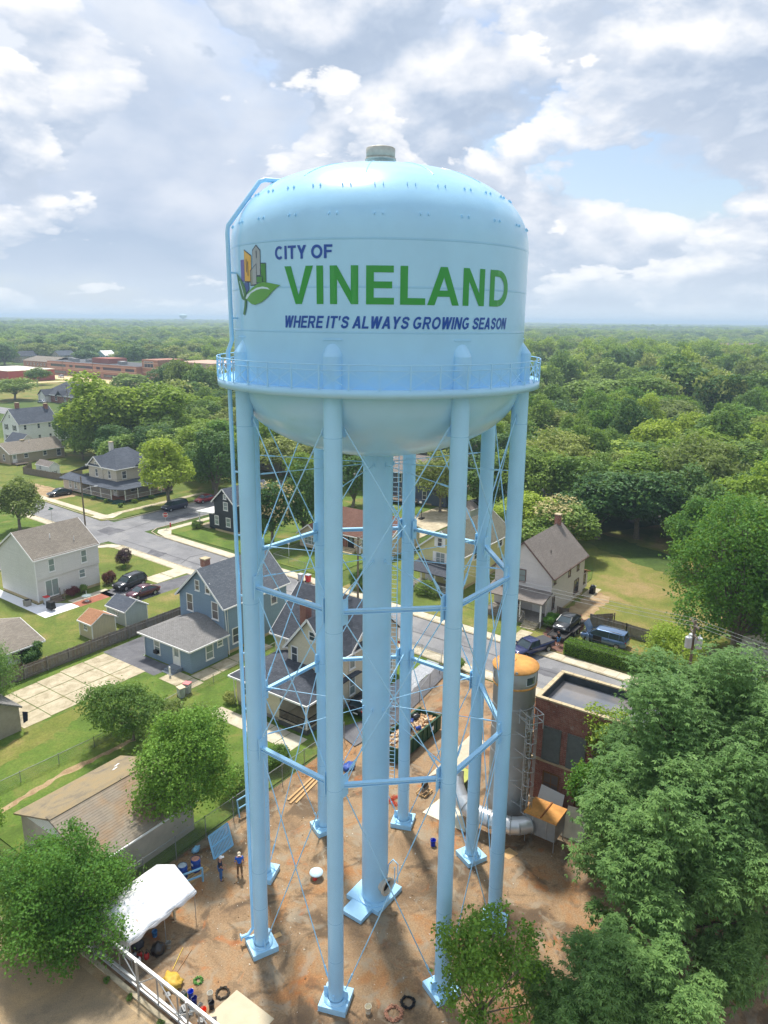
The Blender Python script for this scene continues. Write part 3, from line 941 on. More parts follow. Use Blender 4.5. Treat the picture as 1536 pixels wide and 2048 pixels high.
STEM = bar(0, 0.21, 0, 1)
GLYPH = {
    'C': (0.86, [ribbon(arc(0.45, 0.5, 0.345, 0.41, 48, 312))]),
    'O': (0.92, [ribbon(arc(0.46, 0.5, 0.355, 0.41, 0, 345, 24), closed=True)]),
    'G': (0.92, [ribbon(arc(0.45, 0.5, 0.345, 0.41, 48, 322)), bar(0.62, 0.83, 0.14, 0.53), bar(0.46, 0.62, 0.36, 0.53)]),
    'S': (0.80, [ribbon([(0.71, 0.70), (0.64, 0.83), (0.50, 0.90), (0.32, 0.89), (0.18, 0.81), (0.15, 0.70), (0.22, 0.60), (0.42, 0.53), (0.60, 0.46), (0.68, 0.35), (0.66, 0.21), (0.55, 0.12), (0.38, 0.09), (0.21, 0.14), (0.10, 0.30)])]),
    'I': (0.22, [STEM]), 'T': (0.74, [bar(0, 0.74, 0.82, 1), bar(0.265, 0.475, 0, 0.82)]),
    'Y': (0.78, [diag(0.12, 1, 0.39, 0.40), diag(0.66, 1, 0.39, 0.40), bar(0.285, 0.495, 0, 0.42)]),
    'F': (0.66, [STEM, bar(0.21, 0.66, 0.82, 1), bar(0.21, 0.60, 0.43, 0.60)]),
    'E': (0.70, [STEM, bar(0.21, 0.69, 0.82, 1), bar(0.21, 0.64, 0.42, 0.59), bar(0.21, 0.71, 0, 0.18)]),
    'W': (1.08, [diag(0.11, 1, 0.31, 0), diag(0.54, 1, 0.31, 0), diag(0.54, 1, 0.77, 0), diag(0.97, 1, 0.77, 0)]),
    'H': (0.78, [STEM, bar(0.57, 0.78, 0, 1), bar(0.21, 0.57, 0.41, 0.59)]),
    'R': (0.82, [STEM, ribbon([(0.21, 0.91), (0.48, 0.91)]+arc(0.48, 0.69, 0.19, 0.22, 80, -80, 9)+[(0.48, 0.47), (0.21, 0.47)], 0.18), diag(0.68, 0, 0.44, 0.42)]),
    'A': (0.84, [diag(0.11, 0, 0.42, 1), diag(0.73, 0, 0.42, 1), bar(0.26, 0.58, 0.21, 0.38)]),
    'L': (0.66, [STEM, bar(0.21, 0.66, 0, 0.18)]), 'N': (0.78, [STEM, bar(0.57, 0.78, 0, 1), diag(0.12, 1, 0.66, 0)]),
    '\u2019': (0.20, [[[(0.0, 1), (0.2, 1), (0.14, 0.64), (0.02, 0.64)]]]),
}


def text_line(name, body, s0, s1, z0, z1, mat, shear=0.0, gap=0.10, space=0.30):
    """bold sans-serif capitals; strokes of one letter sit a hair above each other"""
    total = sum(space if c == ' ' else GLYPH[c][0]+gap for c in body)-gap+shear
    root = bpy.data.objects.new(name, None); COL.objects.link(root); root.parent = tower
    kx = (s1-s0)/total; x = 0.0
    for ch in body:
        if ch == ' ': x += space; continue
        w, strokes = GLYPH[ch]
        painted('letter', [[(s0+(q[0]+x+shear*q[1])*kx, z0+q[1]*(z1-z0), 0.0015*k) for q in pl] for k, st_ in enumerate(strokes) for pl in st_], mat, parent=root)
        x += w+gap
    return root


text_line('lettering', 'CITY OF', -4.64, -1.86, 37.38, 37.905, LOGO_BLUE)['label'] = 'blue painted words CITY OF'
text_line('lettering', 'WHERE IT\u2019S ALWAYS GROWING SEASON', -4.22, 6.54, 34.64, 35.13, LOGO_BLUE, 0.22)['label'] = 'blue slanted painted slogan line'
zb, zt = 35.60, 37.10
st = 0.30


def letter(polys): return painted('letter', polys, LOGO_GREEN)


def bars(*rs): return [[(a, c), (b, c), (b, d), (a, d)] for a, b, c, d in rs]


def letter_n(a, b):
    w = 0.30; k = 0.34
    return [[(a, zb), (a+w, zb), (a+w, zt-0.52), (a+w, zt), (a, zt)], [(a+w, zt), (a+w, zt-0.52), (b-w, zb), (b-w, zb+0.52)], [(b-w, zb), (b, zb), (b, zt), (b-w, zt), (b-w, zb+0.52)]]


letter([[(-4.12, zt), (-3.78, zt), (-3.42, zb+0.36), (-3.30, zb), (-3.58, zb)], [(-3.42, zb+0.36), (-3.06, zt), (-2.72, zt), (-3.27, zb), (-3.30, zb)]])
letter(bars((-2.57, -2.27, zb, zt)))
letter(letter_n(-1.98, -0.80))
letter(bars((-0.48, -0.17, zb, zt), (-0.17, 0.63, zt-0.26, zt), (-0.17, 0.57, zb+0.63, zb+0.89), (-0.17, 0.65, zb, zb+0.26)))
letter(bars((0.90, 1.21, zb, zt), (1.21, 1.95, zb, zb+0.26)))
letter([[(2.04, zb), (2.36, zb), (2.76, zt-0.40), (2.76, zt), (2.60, zt)], [(2.76, zt-0.40), (3.16, zb), (3.49, zb), (2.91, zt), (2.76, zt)]]+bars((2.47, 3.05, zb+0.34, zb+0.58)))
letter(letter_n(3.68, 4.85))
co, ci = [], []
for q in np.linspace(-math.pi/2, math.pi/2, 13):
    co.append((5.72+0.79*math.cos(q), (zb+zt)/2+0.75*math.sin(q))); ci.append((5.70+0.50*math.cos(q), (zb+zt)/2+0.49*math.sin(q)))
letter(bars((5.19, 5.49, zb, zt), (5.49, 5.72, zb, zb+0.26), (5.49, 5.72, zt-0.26, zt))+[[ci[i], co[i], co[i+1], ci[i+1]] for i in range(12)])
# emblem: little skyline above a leaf
em = bpy.data.objects.new('emblem', None); COL.objects.link(em); em.parent = tower; em['label'] = 'painted emblem of coloured towers above a green leaf'
c_out = plain('emblem_outline', S(44, 58, 84), 0.35, 0, 0.5, 0.02)
c_pur = plain('emblem_purple', S(106, 100, 178), 0.35, 0, 0.5, 0.02)
c_yel = plain('emblem_yellow', S(226, 178, 62), 0.35, 0, 0.5, 0.02)
c_gry = plain('emblem_grey', S(160, 170, 176), 0.35, 0, 0.5, 0.02)
c_grn = plain('emblem_green', S(70, 140, 62), 0.35, 0, 0.5, 0.02)
c_lf = plain('emblem_leaf', S(96, 164, 74), 0.35, 0, 0.5, 0.02)
c_lfd = plain('emblem_leaf_dark', S(62, 122, 66), 0.35, 0, 0.5, 0.02)
c_blu = plain('emblem_blue', S(48, 84, 156), 0.35, 0, 0.5, 0.02)
c_van = plain('emblem_vein', S(206, 232, 244), 0.35, 0, 0.5, 0.02)


def grow(pl, k):
    cx_ = sum(p[0] for p in pl)/len(pl); cy_ = sum(p[1] for p in pl)/len(pl)
    out = []
    for x, y in pl:
        d = math.hypot(x-cx_, y-cy_); out.append((x+(x-cx_)/d*k, y+(y-cy_)/d*k))
    return out


EM = [('tower_shape', [(-7.37, 37.50), (-6.96, 37.50), (-7.0, 36.57), (-7.36, 36.60)], c_pur, 0.016, 0.0),
      ('tower_shape', [(-6.93, 37.88), (-6.30, 37.60), (-6.34, 36.56), (-6.95, 36.60)], c_yel, 0.018, 0.05),
      ('tower_shape', [(-6.16, 37.80), (-5.87, 38.0), (-5.60, 37.78), (-5.62, 36.80), (-6.16, 36.80)], c_gry, 0.020, 0.05),
      ('tower_shape', [(-5.56, 37.26), (-5.23, 37.25), (-5.24, 36.50), (-5.56, 36.56)], c_grn, 0.022, 0.04),
      ('tower_shape', [(-6.38, 36.98), (-5.90, 37.24), (-5.90, 36.44), (-6.38, 36.41)], c_gry, 0.026, 0.05),
      ('tower_shape', [(-5.88, 36.74), (-5.47, 36.73), (-5.48, 36.50), (-5.88, 36.50)], c_grn, 0.030, 0.04),
      ('tower_shape', [(-6.95, 36.52), (-6.57, 36.52), (-6.56, 36.25), (-6.79, 36.09), (-6.94, 36.38)], c_blu, 0.028, 0.03)]
for nm, pl, mt, off, k in EM:
    if k: painted('outline', [grow(pl, k)], c_out, off-0.002, em)
    painted(nm, [pl], mt, off, em)
for s0, z0, z1 in ((-6.76, 36.95, 37.5), (-6.62, 36.8, 37.4), (-5.88, 37.5, 37.8)):
    painted('window_slit', [[(s0, z0), (s0+0.05, z0), (s0+0.05, z1), (s0, z1)]], c_out, 0.030, em)
leafR = [(-6.91, 35.91), (-6.63, 36.11), (-6.21, 36.31), (-5.77, 36.46), (-5.37, 36.51), (-5.0, 36.465), (-4.67, 36.41), (-4.34, 36.36), (-4.61, 36.25), (-4.88, 36.08), (-5.18, 35.86), (-5.57, 35.68), (-6.08, 35.58), (-6.36, 35.62), (-6.60, 35.72), (-6.80, 35.80)]
stem = [(-6.91, 35.91), (-6.78, 35.84), (-6.84, 35.57), (-6.91, 35.38), (-7.08, 35.13), (-7.24, 35.19), (-7.08, 35.48), (-7.02, 35.72)]
leafL = [(-7.94, 36.99), (-7.35, 36.70), (-6.99, 36.43), (-6.84, 36.21), (-6.82, 36.04), (-6.96, 35.91), (-7.02, 35.76), (-7.31, 35.84), (-7.49, 36.06), (-7.64, 36.35), (-7.81, 36.69)]
vein = [(-6.90, 35.86), (-6.75, 36.0), (-6.32, 36.16), (-5.86, 36.29), (-5.45, 36.325), (-5.12, 36.28), (-4.98, 36.19), (-5.23, 36.225), (-5.57, 36.24), (-5.95, 36.18), (-6.38, 36.05), (-6.76, 35.83)]
for nm, pl, mt, off in (('leaf_shape', leafR, c_lf, 0.038), ('leaf_shape', stem, c_lfd, 0.040), ('leaf_shape', leafL, c_lfd, 0.038), ('leaf_vein', vein, c_van, 0.042),
                        ('leaf_vein', [(-7.55, 36.62), (-7.45, 36.6), (-7.14, 36.15), (-7.05, 35.95), (-7.10, 35.95), (-7.22, 36.15)], c_van, 0.042)):
    painted(nm, [pl], mt, off, em)

# ------------------------------------------------------------------ houses
def wall_box(m, u0, u1, v0, v1, z0, eave, mi=0):
    return m.box(u0, u1, v0, v1, z0, eave, mi)


def gable_ends(m, u0, u1, v0, v1, eave, ridge, axis, mi=0):
    if axis == 'u':
        c = (v0+v1)/2
        for u, fl in ((u0, 0), (u1, 1)):
            t = [(u, v0, eave), (u, v1, eave), (u, c, ridge)]
            m.add(t, [(2, 1, 0) if not fl else (0, 1, 2)], mi)
    else:
        c = (u0+u1)/2
        for v, fl in ((v0, 0), (v1, 1)):
            t = [(u0, v, eave), (u1, v, eave), (c, v, ridge)]
            m.add(t, [(0, 1, 2) if not fl else (2, 1, 0)], mi)
    return m


def gable_roof(m, u0, u1, v0, v1, eave, ridge, axis, oh=0.35, goh=0.25, th=0.14, mi=0, lift=0.10):
    if axis == 'u':
        c = (v0+v1)/2; k = (ridge-eave)/(c-v0)
        for s, v in ((-1, v0), (1, v1)):
            ve = v+s*oh; ze = eave-k*oh
            m.slab([(u0-goh, ve, ze+lift), (u1+goh, ve, ze+lift), (u1+goh, c, ridge+lift), (u0-goh, c, ridge+lift)], th, mi)
    else:
        c = (u0+u1)/2; k = (ridge-eave)/(c-u0)
        for s, u in ((-1, u0), (1, u1)):
            ue = u+s*oh; ze = eave-k*oh
            m.slab([(ue, v0-goh, ze+lift), (ue, v1+goh, ze+lift), (c, v1+goh, ridge+lift), (c, v0-goh, ridge+lift)], th, mi)
    return m


def rake_trim(m, u0, u1, v0, v1, eave, ridge, axis, oh=0.35, goh=0.25, w=0.05, h=0.2, lift=0.0, both=True):
    """bargeboards on the gables and a gutter board along the eaves"""
    if axis == 'u':
        c = (v0+v1)/2; k = (ridge-eave)/(c-v0)
        for u in ((u0-goh-0.03, u1+goh+0.03) if both else (u0-goh-0.03,)):
            for s, v in ((-1, v0), (1, v1)):
                m.beam((u, v+s*oh, eave-k*oh+lift), (u, c, ridge+lift), w, h)
        for s, v in ((-1, v0), (1, v1)):
            m.beam((u0-goh, v+s*(oh+0.04), eave-k*oh+lift-0.02), (u1+goh, v+s*(oh+0.04), eave-k*oh+lift-0.02), 0.1, 0.15)
    else:
        c = (u0+u1)/2; k = (ridge-eave)/(c-u0)
        for v in (v0-goh-0.03, v1+goh+0.03):
            for s, u in ((-1, u0), (1, u1)):
                m.beam((u+s*oh, v, eave-k*oh+lift), (c, v, ridge+lift), w, h)
        for s, u in ((-1, u0), (1, u1)):
            m.beam((u+s*(oh+0.04), v0-goh, eave-k*oh+lift-0.02), (u+s*(oh+0.04), v1+goh, eave-k*oh+lift-0.02), 0.1, 0.15)
    return m


def hip_roof(m, u0, u1, v0, v1, eave, ridge, axis, oh=0.4, inset=None, mi=0, th=0.12):
    a0, a1, b0, b1 = u0-oh, u1+oh, v0-oh, v1+oh
    if axis == 'u':
        c = (b0+b1)/2; i = inset if inset is not None else (b1-b0)/2
        r0, r1 = (a0+i, c, ridge), (a1-i, c, ridge)
        qs = [[(a0, b0, eave), (a1, b0, eave), r1, r0], [(a1, b1, eave), (a0, b1, eave), r0, r1], [(a0, b1, eave), (a0, b0, eave), r0], [(a1, b0, eave), (a1, b1, eave), r1]]
    else:
        c = (a0+a1)/2; i = inset if inset is not None else (a1-a0)/2
        r0, r1 = (c, b0+i, ridge), (c, b1-i, ridge)
        qs = [[(a0, b1, eave), (a0, b0, eave), r0, r1], [(a1, b0, eave), (a1, b1, eave), r1, r0], [(a0, b0, eave), (a1, b0, eave), r0], [(a1, b1, eave), (a0, b1, eave), r1]]
    for q in qs: m.slab(q, th, mi)
    return m


def edge_trim(m, u0, u1, v0, v1, z, oh=0.4, h=0.16):
    a0, a1, b0, b1 = u0-oh-0.05, u1+oh+0.05, v0-oh-0.05, v1+oh+0.05
    m.beam((a0, b0, z), (a1, b0, z), 0.09, h); m.beam((a0, b0, z), (a0, b1, z), 0.09, h)
    m.beam((a1, b0, z), (a1, b1, z), 0.09, h); m.beam((a0, b1, z), (a1, b1, z), 0.09, h)
    return m


def window(T, face, plane, a, z, w, h, glass=None, frame=None, sash=True, fw_=0.10, name='window', cols=1, shutter=None):
    """face 'u': wall looking towards -X at x=plane, centred on y=a; face 'v': wall looking towards -Y"""
    frame = frame or TRIM; glass = glass or random.choice((GLASS, GLASS, GLASS_BRN, GLASS_CURT))
    m, g = MB(), MB()

    def bx(mb, a0, a1, z0, z1, d0, d1):
        if face == 'u': mb.box(plane-d1, plane-d0, a0, a1, z0, z1)
        else: mb.box(a0, a1, plane-d1, plane-d0, z0, z1)
    x0, x1, z0, z1 = a-w/2, a+w/2, z-h/2, z+h/2
    bx(m, x0, x0+fw_, z0, z1, -0.02, 0.055); bx(m, x1-fw_, x1, z0, z1, -0.02, 0.055)
    bx(m, x0+fw_, x1-fw_, z1-fw_, z1, -0.02, 0.055); bx(m, x0+fw_, x1-fw_, z0, z0+fw_, -0.02, 0.055)
    bx(m, x0-0.05, x1+0.05, z0-0.05, z0-0.002, -0.02, 0.11)
    if sash: bx(m, x0+fw_, x1-fw_, z-0.03, z+0.03, 0.0, 0.040)
    for c in range(1, cols):
        xc = x0+w*c/cols; bx(m, xc-0.03, xc+0.03, z0+fw_, z1-fw_, 0.0, 0.042)
    o = m.build(name, frame, T, world=True)
    bx(g, x0+fw_*0.9, x1-fw_*0.9, z0+fw_*0.9, z1-fw_*0.9, -0.02, 0.018)
    g.build('pane', glass, o, world=True)
    if shutter is not None:
        for s in (-1, 1):
            q = MB(); c = a+s*(w/2+0.24); bx(q, c-0.2, c+0.2, z0, z1, 0.0, 0.04); q.build('shutter', shutter, o, world=True)
    return o


def door(T, face, plane, a, z0, w=0.95, h=2.05, mat=None, glass=True, frame=None):
    m, g = MB(), MB()

    def bx(mb, a0, a1, zz0, zz1, d0, d1):
        if face == 'u': mb.box(plane-d1, plane-d0, a0, a1, zz0, zz1)
        else: mb.box(a0, a1, plane-d1, plane-d0, zz0, zz1)
    bx(m, a-w/2-0.1, a-w/2, z0, z0+h+0.1, -0.02, 0.06); bx(m, a+w/2, a+w/2+0.1, z0, z0+h+0.1, -0.02, 0.06); bx(m, a-w/2, a+w/2, z0+h, z0+h+0.1, -0.02, 0.06)
    bx(m, a-w/2, a+w/2, z0, z0+h, -0.02, 0.022)
    o = m.build('door', mat or TRIM, T, world=True)
    if glass:
        bx(g, a-w*0.32, a+w*0.32, z0+h*0.48, z0+h*0.92, 0.0, 0.030); g.build('pane', GLASS_CURT, o, world=True)
    k = MB(); bx(k, a+w*0.36, a+w*0.42, z0+h*0.45, z0+h*0.5, 0.02, 0.06); k.build('handle', STEEL, o, world=True)
    return o


def porch_post(T, u, v, z0, z1, mat=None, w=0.13):
    return MB().box(u-w/2, u+w/2, v-w/2, v+w/2, z0, z1).build('porch_post', mat or TRIM, T, world=True)


def balusters(T, p, q, z0, z1, mat, step=0.16, name='porch_railing', w=0.035):
    m = MB(); p, q = Vector((*p, 0)), Vector((*q, 0)); L_ = (q-p).length; n = max(2, int(L_/step))
    m.beam((p.x, p.y, z1), (q.x, q.y, z1), 0.08, 0.06); m.beam((p.x, p.y, z0+0.1), (q.x, q.y, z0+0.1), 0.05, 0.05)
    r = m.build(name, mat, T, world=True)
    b = MB()
    for i in range(n+1):
        c = p.lerp(q, i/n); b.box(c.x-w/2, c.x+w/2, c.y-w/2, c.y+w/2, z0+0.1, z1)
    b.build('balusters', mat, r, world=True, kind='stuff')
    return r


def steps(T, u_top, v0, v1, n, z_top, mat, run=0.3, direction='u'):
    for i in range(n):
        z1 = z_top*(n-i)/(n+1) if n else z_top
        m = MB()
        u1 = u_top-i*run
        m.box(u1-run, u1, v0, v1, 0.0, z1)
        m.build('step', mat, T, world=True)


def part(T, name, mb, mat, world=True): return mb.build(name, mat, T, world=world)


def chimney(T, u, v, z0, z1, w=0.7, mat=None, cap=True):
    o = MB().box(u-w/2, u+w/2, v-w/2, v+w/2, z0, z1).build('chimney', mat or BRICK_CHIM, T, world=True)
    if cap: MB().box(u-w/2-0.06, u+w/2+0.06, v-w/2-0.06, v+w/2+0.06, z1+0.002, z1+0.12).build('chimney_cap', COPING, o, world=True)
    return o


def pipe_vent(T, u, v, z, h=0.5, mat=None):
    return MB().tube((u, v, z), (u, v, z+h), 0.06, 8).build('vent_pipe', mat or TRIM, T, world=True)


def downspout(T, pts, mat=None):
    return MB().path(pts, 0.045, 6).build('downspout', mat or TRIM, T, world=True)


SID_WHITE = siding('siding_white', S(220, 218, 214))
SID_BLUE = siding('siding_blue_grey', S(132, 154, 174), 0.12)
SID_BEIGE = siding('siding_beige', S(218, 208, 184), 0.13)
SID_YELLOW = siding('siding_yellow', S(214, 208, 150), 0.16)
SID_GREY = siding('siding_pale_grey', S(214, 209, 206), 0.14)
SID_DARK = siding('siding_charcoal', S(52, 58, 66), 0.14)
SID_TAUPE = siding('siding_taupe', S(202, 192, 178), 0.14)
SID_TAN = siding('siding_tan', S(176, 164, 144), 0.14)
SID_PURE = siding('siding_bright_white', S(236, 237, 236), 0.14)
SID_NAVY = siding('siding_slate_blue', S(92, 104, 124), 0.14)
SHED_TAN = siding('shed_boards_tan', S(200, 188, 160), 0.2, True)
SHED_GREY = siding('shed_boards_grey', S(176, 184, 188), 0.2, True)
FOUND = plain('foundation', S(188, 170, 134), 0.9, var=0.12)
RF_BROWN = shingle('shingle_grey_brown', S(132, 124, 114), S(156, 148, 136))
RF_SLATE = shingle('shingle_blue_grey', S(98, 104, 112), S(122, 127, 134), 0.16, 0.36, 0.55)
RF_GREY = shingle('shingle_grey', S(132, 130, 128), S(150, 148, 146))
RF_BLACK = shingle('shingle_charcoal', S(70, 74, 82), S(94, 98, 106), 0.17, 0.4, 0.55)
RF_GREEN = shingle('shingle_grey_green', S(108, 108, 96), S(128, 128, 112))
RF_TAUPE = shingle('shingle_taupe', S(130, 122, 116), S(148, 140, 134))
RF_REDBR = shingle('shingle_red_brown', S(116, 86, 76), S(136, 104, 92))
RF_DARK = shingle('shingle_dark_slate', S(82, 88, 98), S(102, 108, 118), 0.2, 0.5, 0.8)
RF_TERRA = shingle('shingle_terracotta', S(168, 122, 92), S(188, 142, 110), 0.15, 0.3, 0.55)


def std_house(name, label, u0, u1, v0, v1, eave, ridge, axis, wm, rm, oh=0.35, goh=0.25, trim=None, cat='house', found=True, lift=0.10):
    T = thing(name, label, cat, (u0, v0, 0))
    m = MB(); wall_box(m, u0, u1, v0, v1, 0.45 if found else 0.0, eave); gable_ends(m, u0, u1, v0, v1, eave, ridge, axis); part(T, 'wall', m, wm)
    if found: part(T, 'foundation', MB().box(u0+0.02, u1-0.02, v0+0.02, v1-0.02, 0.0, 0.448), FOUND)
    part(T, 'roof', gable_roof(MB(), u0, u1, v0, v1, eave, ridge, axis, oh, goh, lift=lift), rm)
    part(T, 'fascia', rake_trim(MB(), u0, u1, v0, v1, eave, ridge, axis, oh, goh), trim or TRIM)
    return T


# --- white two-storey house with sliding patio door
T = std_house('white_house', 'white two-storey house with grey shingle gable roof, sliding patio door and white patio', 44.9, 53.7, 84.5, 92.8, 6.0, 8.7, 'u', SID_WHITE, RF_BROWN, 0.3, 0.2)
part(T, 'wall', MB().box(44.88, 53.72, 84.30, 84.6, 3.25, 6.0), SID_WHITE)
part(T, 'corner_board', MB().box(44.84, 44.96, 84.26, 84.36, 0.4, 5.95), TRIM)
for a, z, w, h in ((47.05, 4.75, 0.9, 1.75), (51.55, 4.75, 0.9, 1.75)): window(T, 'v', 84.30, a, z, w, h, GLASS_CURT)
window(T, 'v', 84.5, 51.2, 2.45, 0.95, 1.2, GLASS_CURT)
window(T, 'v', 84.5, 46.95, 1.75, 1.85, 2.25, GLASS_CURT, cols=2, sash=False, name='patio_door')
for i in range(3): part(T, 'step', MB().box(46.3, 47.7, 83.2+0.3*i, 84.48, 0.2*i, 0.2*i+0.2), WOOD_OLD)
for v in (83.3, 84.3): part(T, 'porch_post', MB().box(47.75, 47.83, v-0.04, v+0.04, 0, 1.5), WOOD_OLD)
for u, v, z in ((48.6, 86.7, 7.5), (51.2, 85.6, 6.8)): pipe_vent(T, u, v, z, 0.55)
part(T, 'foundation_vent', MB().box(44.86, 44.9, 86.0, 86.5, 0.15, 0.4), BLACK)
# --- blue-grey house with low front wing
T = std_house('blue_house', 'blue-grey two-storey gabled house with low hipped front wing and white window trim', 48.87, 58.5, 55.0, 62.0, 5.8, 9.1, 'u', SID_BLUE, RF_SLATE, 0.35, 0.35)
m = MB(); wall_box(m, 43.9, 48.86, 54.62, 62.0, 0.0, 2.75); part(T, 'wall', m, SID_BLUE)
m = MB()
o_ = 0.45
a0, b0, b1 = 43.9-o_, 54.62-o_, 62.0+o_
rz = 4.05
m.slab([(a0, b1, 2.8), (a0, b0, 2.8), (46.9, 57.7, rz), (46.9, 59.3, rz)], 0.12)
m.slab([(a0, b0, 2.8), (48.865, b0, 2.8), (48.865, 57.7, rz), (46.9, 57.7, rz)], 0.12)
m.slab([(48.865, b1, 2.8), (a0, b1, 2.8), (46.9, 59.3, rz), (48.865, 59.3, rz)], 0.12)
m.slab([(48.865, 57.7, rz), (48.865, 59.3, rz), (46.9, 59.3, rz), (46.9, 57.7, rz)], 0.12)
part(T, 'roof', m, RF_GREY)
m = MB(); m.beam((a0-0.04, b0, 2.72), (a0-0.04, b1, 2.72), 0.09, 0.16); m.beam((a0, b0-0.04, 2.72), (48.8, b0-0.04, 2.72), 0.09, 0.16); part(T, 'fascia', m, TRIM)
for a, z, w, h in ((58.95, 7.2, 0.75, 1.25), (57.3, 7.2, 0.78, 1.25), (60.3, 4.95, 1.05, 2.0), (56.3, 4.9, 1.05, 2.0)): window(T, 'u', 48.87, a, z, w, h, GLASS_BRN)
window(T, 'u', 43.9, 59.86, 1.65, 1.0, 1.7, GLASS_CURT)
part(T, 'window_air_conditioner', MB().box(43.55, 43.9, 59.6, 60.15, 0.95, 1.3), BLACK)
door(T, 'u', 43.9, 56.77, 0.45, 0.95, 2.05)
window(T, 'v', 54.62, 46.35, 1.6, 1.05, 1.65, GLASS_CURT); window(T, 'v', 54.62, 47.8, 2.05, 0.8, 0.75, GLASS_CURT)
for a, z, w, h in ((50.4, 1.9, 1.0, 1.8), (56.4, 4.5, 1.0, 1.8), (53.0, 4.5, 1.0, 1.8)): window(T, 'v', 55.0, a, z, w, h, GLASS)
for i in range(3): part(T, 'step', MB().box(43.88-0.75-0.35*(i+1), 43.88-0.75-0.35*i, 55.9, 57.5, 0.0, 0.42-0.13*(i+1)), plain('grey_steps', S(132, 140, 148), 0.7))
part(T, 'stoop', MB().box(43.12, 43.88, 55.9, 57.5, 0, 0.44), plain('grey_steps', S(132, 140, 148), 0.7))
part(T, 'porch_post', MB().box(42.2, 42.34, 55.86, 56.0, 0.1, 1.15), TRIM)
chimney(T, 50.6, 59.5, 8.0, 9.6, 0.75)
part(T, 'flashing', MB().box(50.15, 51.05, 59.05, 59.95, 8.0, 8.75), TRIM)
downspout(T, [(43.85, 61.7, 2.7), (43.78, 61.8, 2.4), (43.78, 61.8, 0.3), (43.55, 61.8, 0.15)])
downspout(T, [(48.9, 54.85, 5.5), (48.95, 54.9, 5.1), (48.95, 54.5, 0.3)]); downspout(T, [(49.3, 54.7, 5.5), (49.3, 54.9, 5.2), (49.3, 54.88, 0.3)])
# --- beige house with dark roof, cross gables and corner porch
T = thing('beige_house', 'beige sided house with charcoal shingle cross gables and corner porch', 'house', (46.0, 37.9, 0))
m = MB(); wall_box(m, 48.4, 56.4, 37.9, 47.2, 0.5, 5.4); gable_ends(m, 48.4, 56.4, 37.9, 47.2, 5.4, 9.0, 'v'); part(T, 'wall', m, SID_BEIGE)
m = MB(); wall_box(m, 46.0, 52.4, 37.92, 43.2, 0.5, 5.85); gable_ends(m, 46.0, 52.4, 37.92, 43.2, 5.85, 8.95, 'u'); part(T, 'wall', m, SID_BEIGE)
part(T, 'foundation', MB().box(46.03, 56.35, 37.95, 47.15, 0, 0.498), plain('foundation_grey', S(160, 156, 148), 0.9))
part(T, 'roof', gable_roof(MB(), 48.4, 56.4, 37.9, 47.2, 5.4, 9.0, 'v', 0.4, 0.3), RF_BLACK)
m = MB(); c = 40.56; k = (8.95-5.85)/(c-37.92)
for s, v in ((-1, 37.92), (1, 43.2)):
    m.slab([(45.7, v+s*0.35, 5.85-k*0.35+0.1), (52.4, v+s*0.35, 5.85-k*0.35+0.1), (52.4, c, 9.05), (45.7, c, 9.05)], 0.14)
part(T, 'roof', m, RF_BLACK)
m = rake_trim(MB(), 46.0, 52.0, 37.92, 43.2, 5.85, 8.95, 'u', 0.35, 0.3, both=False); rake_trim(m, 48.4, 56.4, 37.9, 47.2, 5.4, 9.0, 'v', 0.4, 0.3); part(T, 'fascia', m, TRIM)
m = MB(); hip_roof(m, 42.3, 49.5, 37.8, 46.6, 3.15, 4.35, 'v', 0.35, 3.4); part(T, 'porch_roof', m, RF_BLACK)
part(T, 'fascia', edge_trim(MB(), 42.3, 45.9, 37.8, 46.6, 3.06, 0.35), TRIM)
m = MB(); wall_box(m, 42.45, 46.0, 41.05, 46.5, 0.5, 3.1); part(T, 'wall', m, SID_BEIGE)
part(T, 'foundation', MB().box(42.5, 46.0, 41.1, 46.45, 0, 0.498), plain('foundation_grey', S(160, 156, 148), 0.9))
part(T, 'porch_deck', MB().box(42.2, 46.0, 37.7, 41.04, 0.0, 0.62), plain('porch_dark_skirt', S(84, 86, 88), 0.8))
part(T, 'porch_floor', MB().box(42.15, 46.0, 37.65, 41.04, 0.622, 0.66), CONC_OLD)
porch_post(T, 42.3, 37.8, 0.66, 3.1)
balusters(T, (42.3, 38.0), (42.3, 41.0), 0.66, 1.5, BLACK, 0.14); balusters(T, (42.5, 37.8), (45.8, 37.8), 0.66, 1.5, BLACK, 0.14)
window(T, 'u', 42.45, 43.4, 2.05, 0.85, 1.35, GLASS); window(T, 'u', 42.45, 45.4, 2.05, 0.85, 1.35, GLASS)
for a, z, w, h in ((40.2, 7.35, 0.85, 0.95), (43.6, 5.05, 0.0, 0.0), (39.4, 5.0, 0.9, 1.6), (42.4, 5.0, 0.85, 1.6)):
    if w: window(T, 'u', 46.0, a, z, w, h, GLASS)
window(T, 'u', 48.4, 45.3, 4.6, 0.9, 1.5, GLASS)
for a, z in ((48.85, 4.6), (48.85, 1.95), (52.4, 4.6), (52.4, 1.95), (55, 1.95)): window(T, 'v', 37.9, a, z, 0.9, 1.8, GLASS_CURT)
chimney(T, 46.9, 41.75, 7.2, 9.9, 0.75, BRICK_RED)
downspout(T, [(42.2, 46.6, 3.0), (42.3, 46.55, 0.2)])
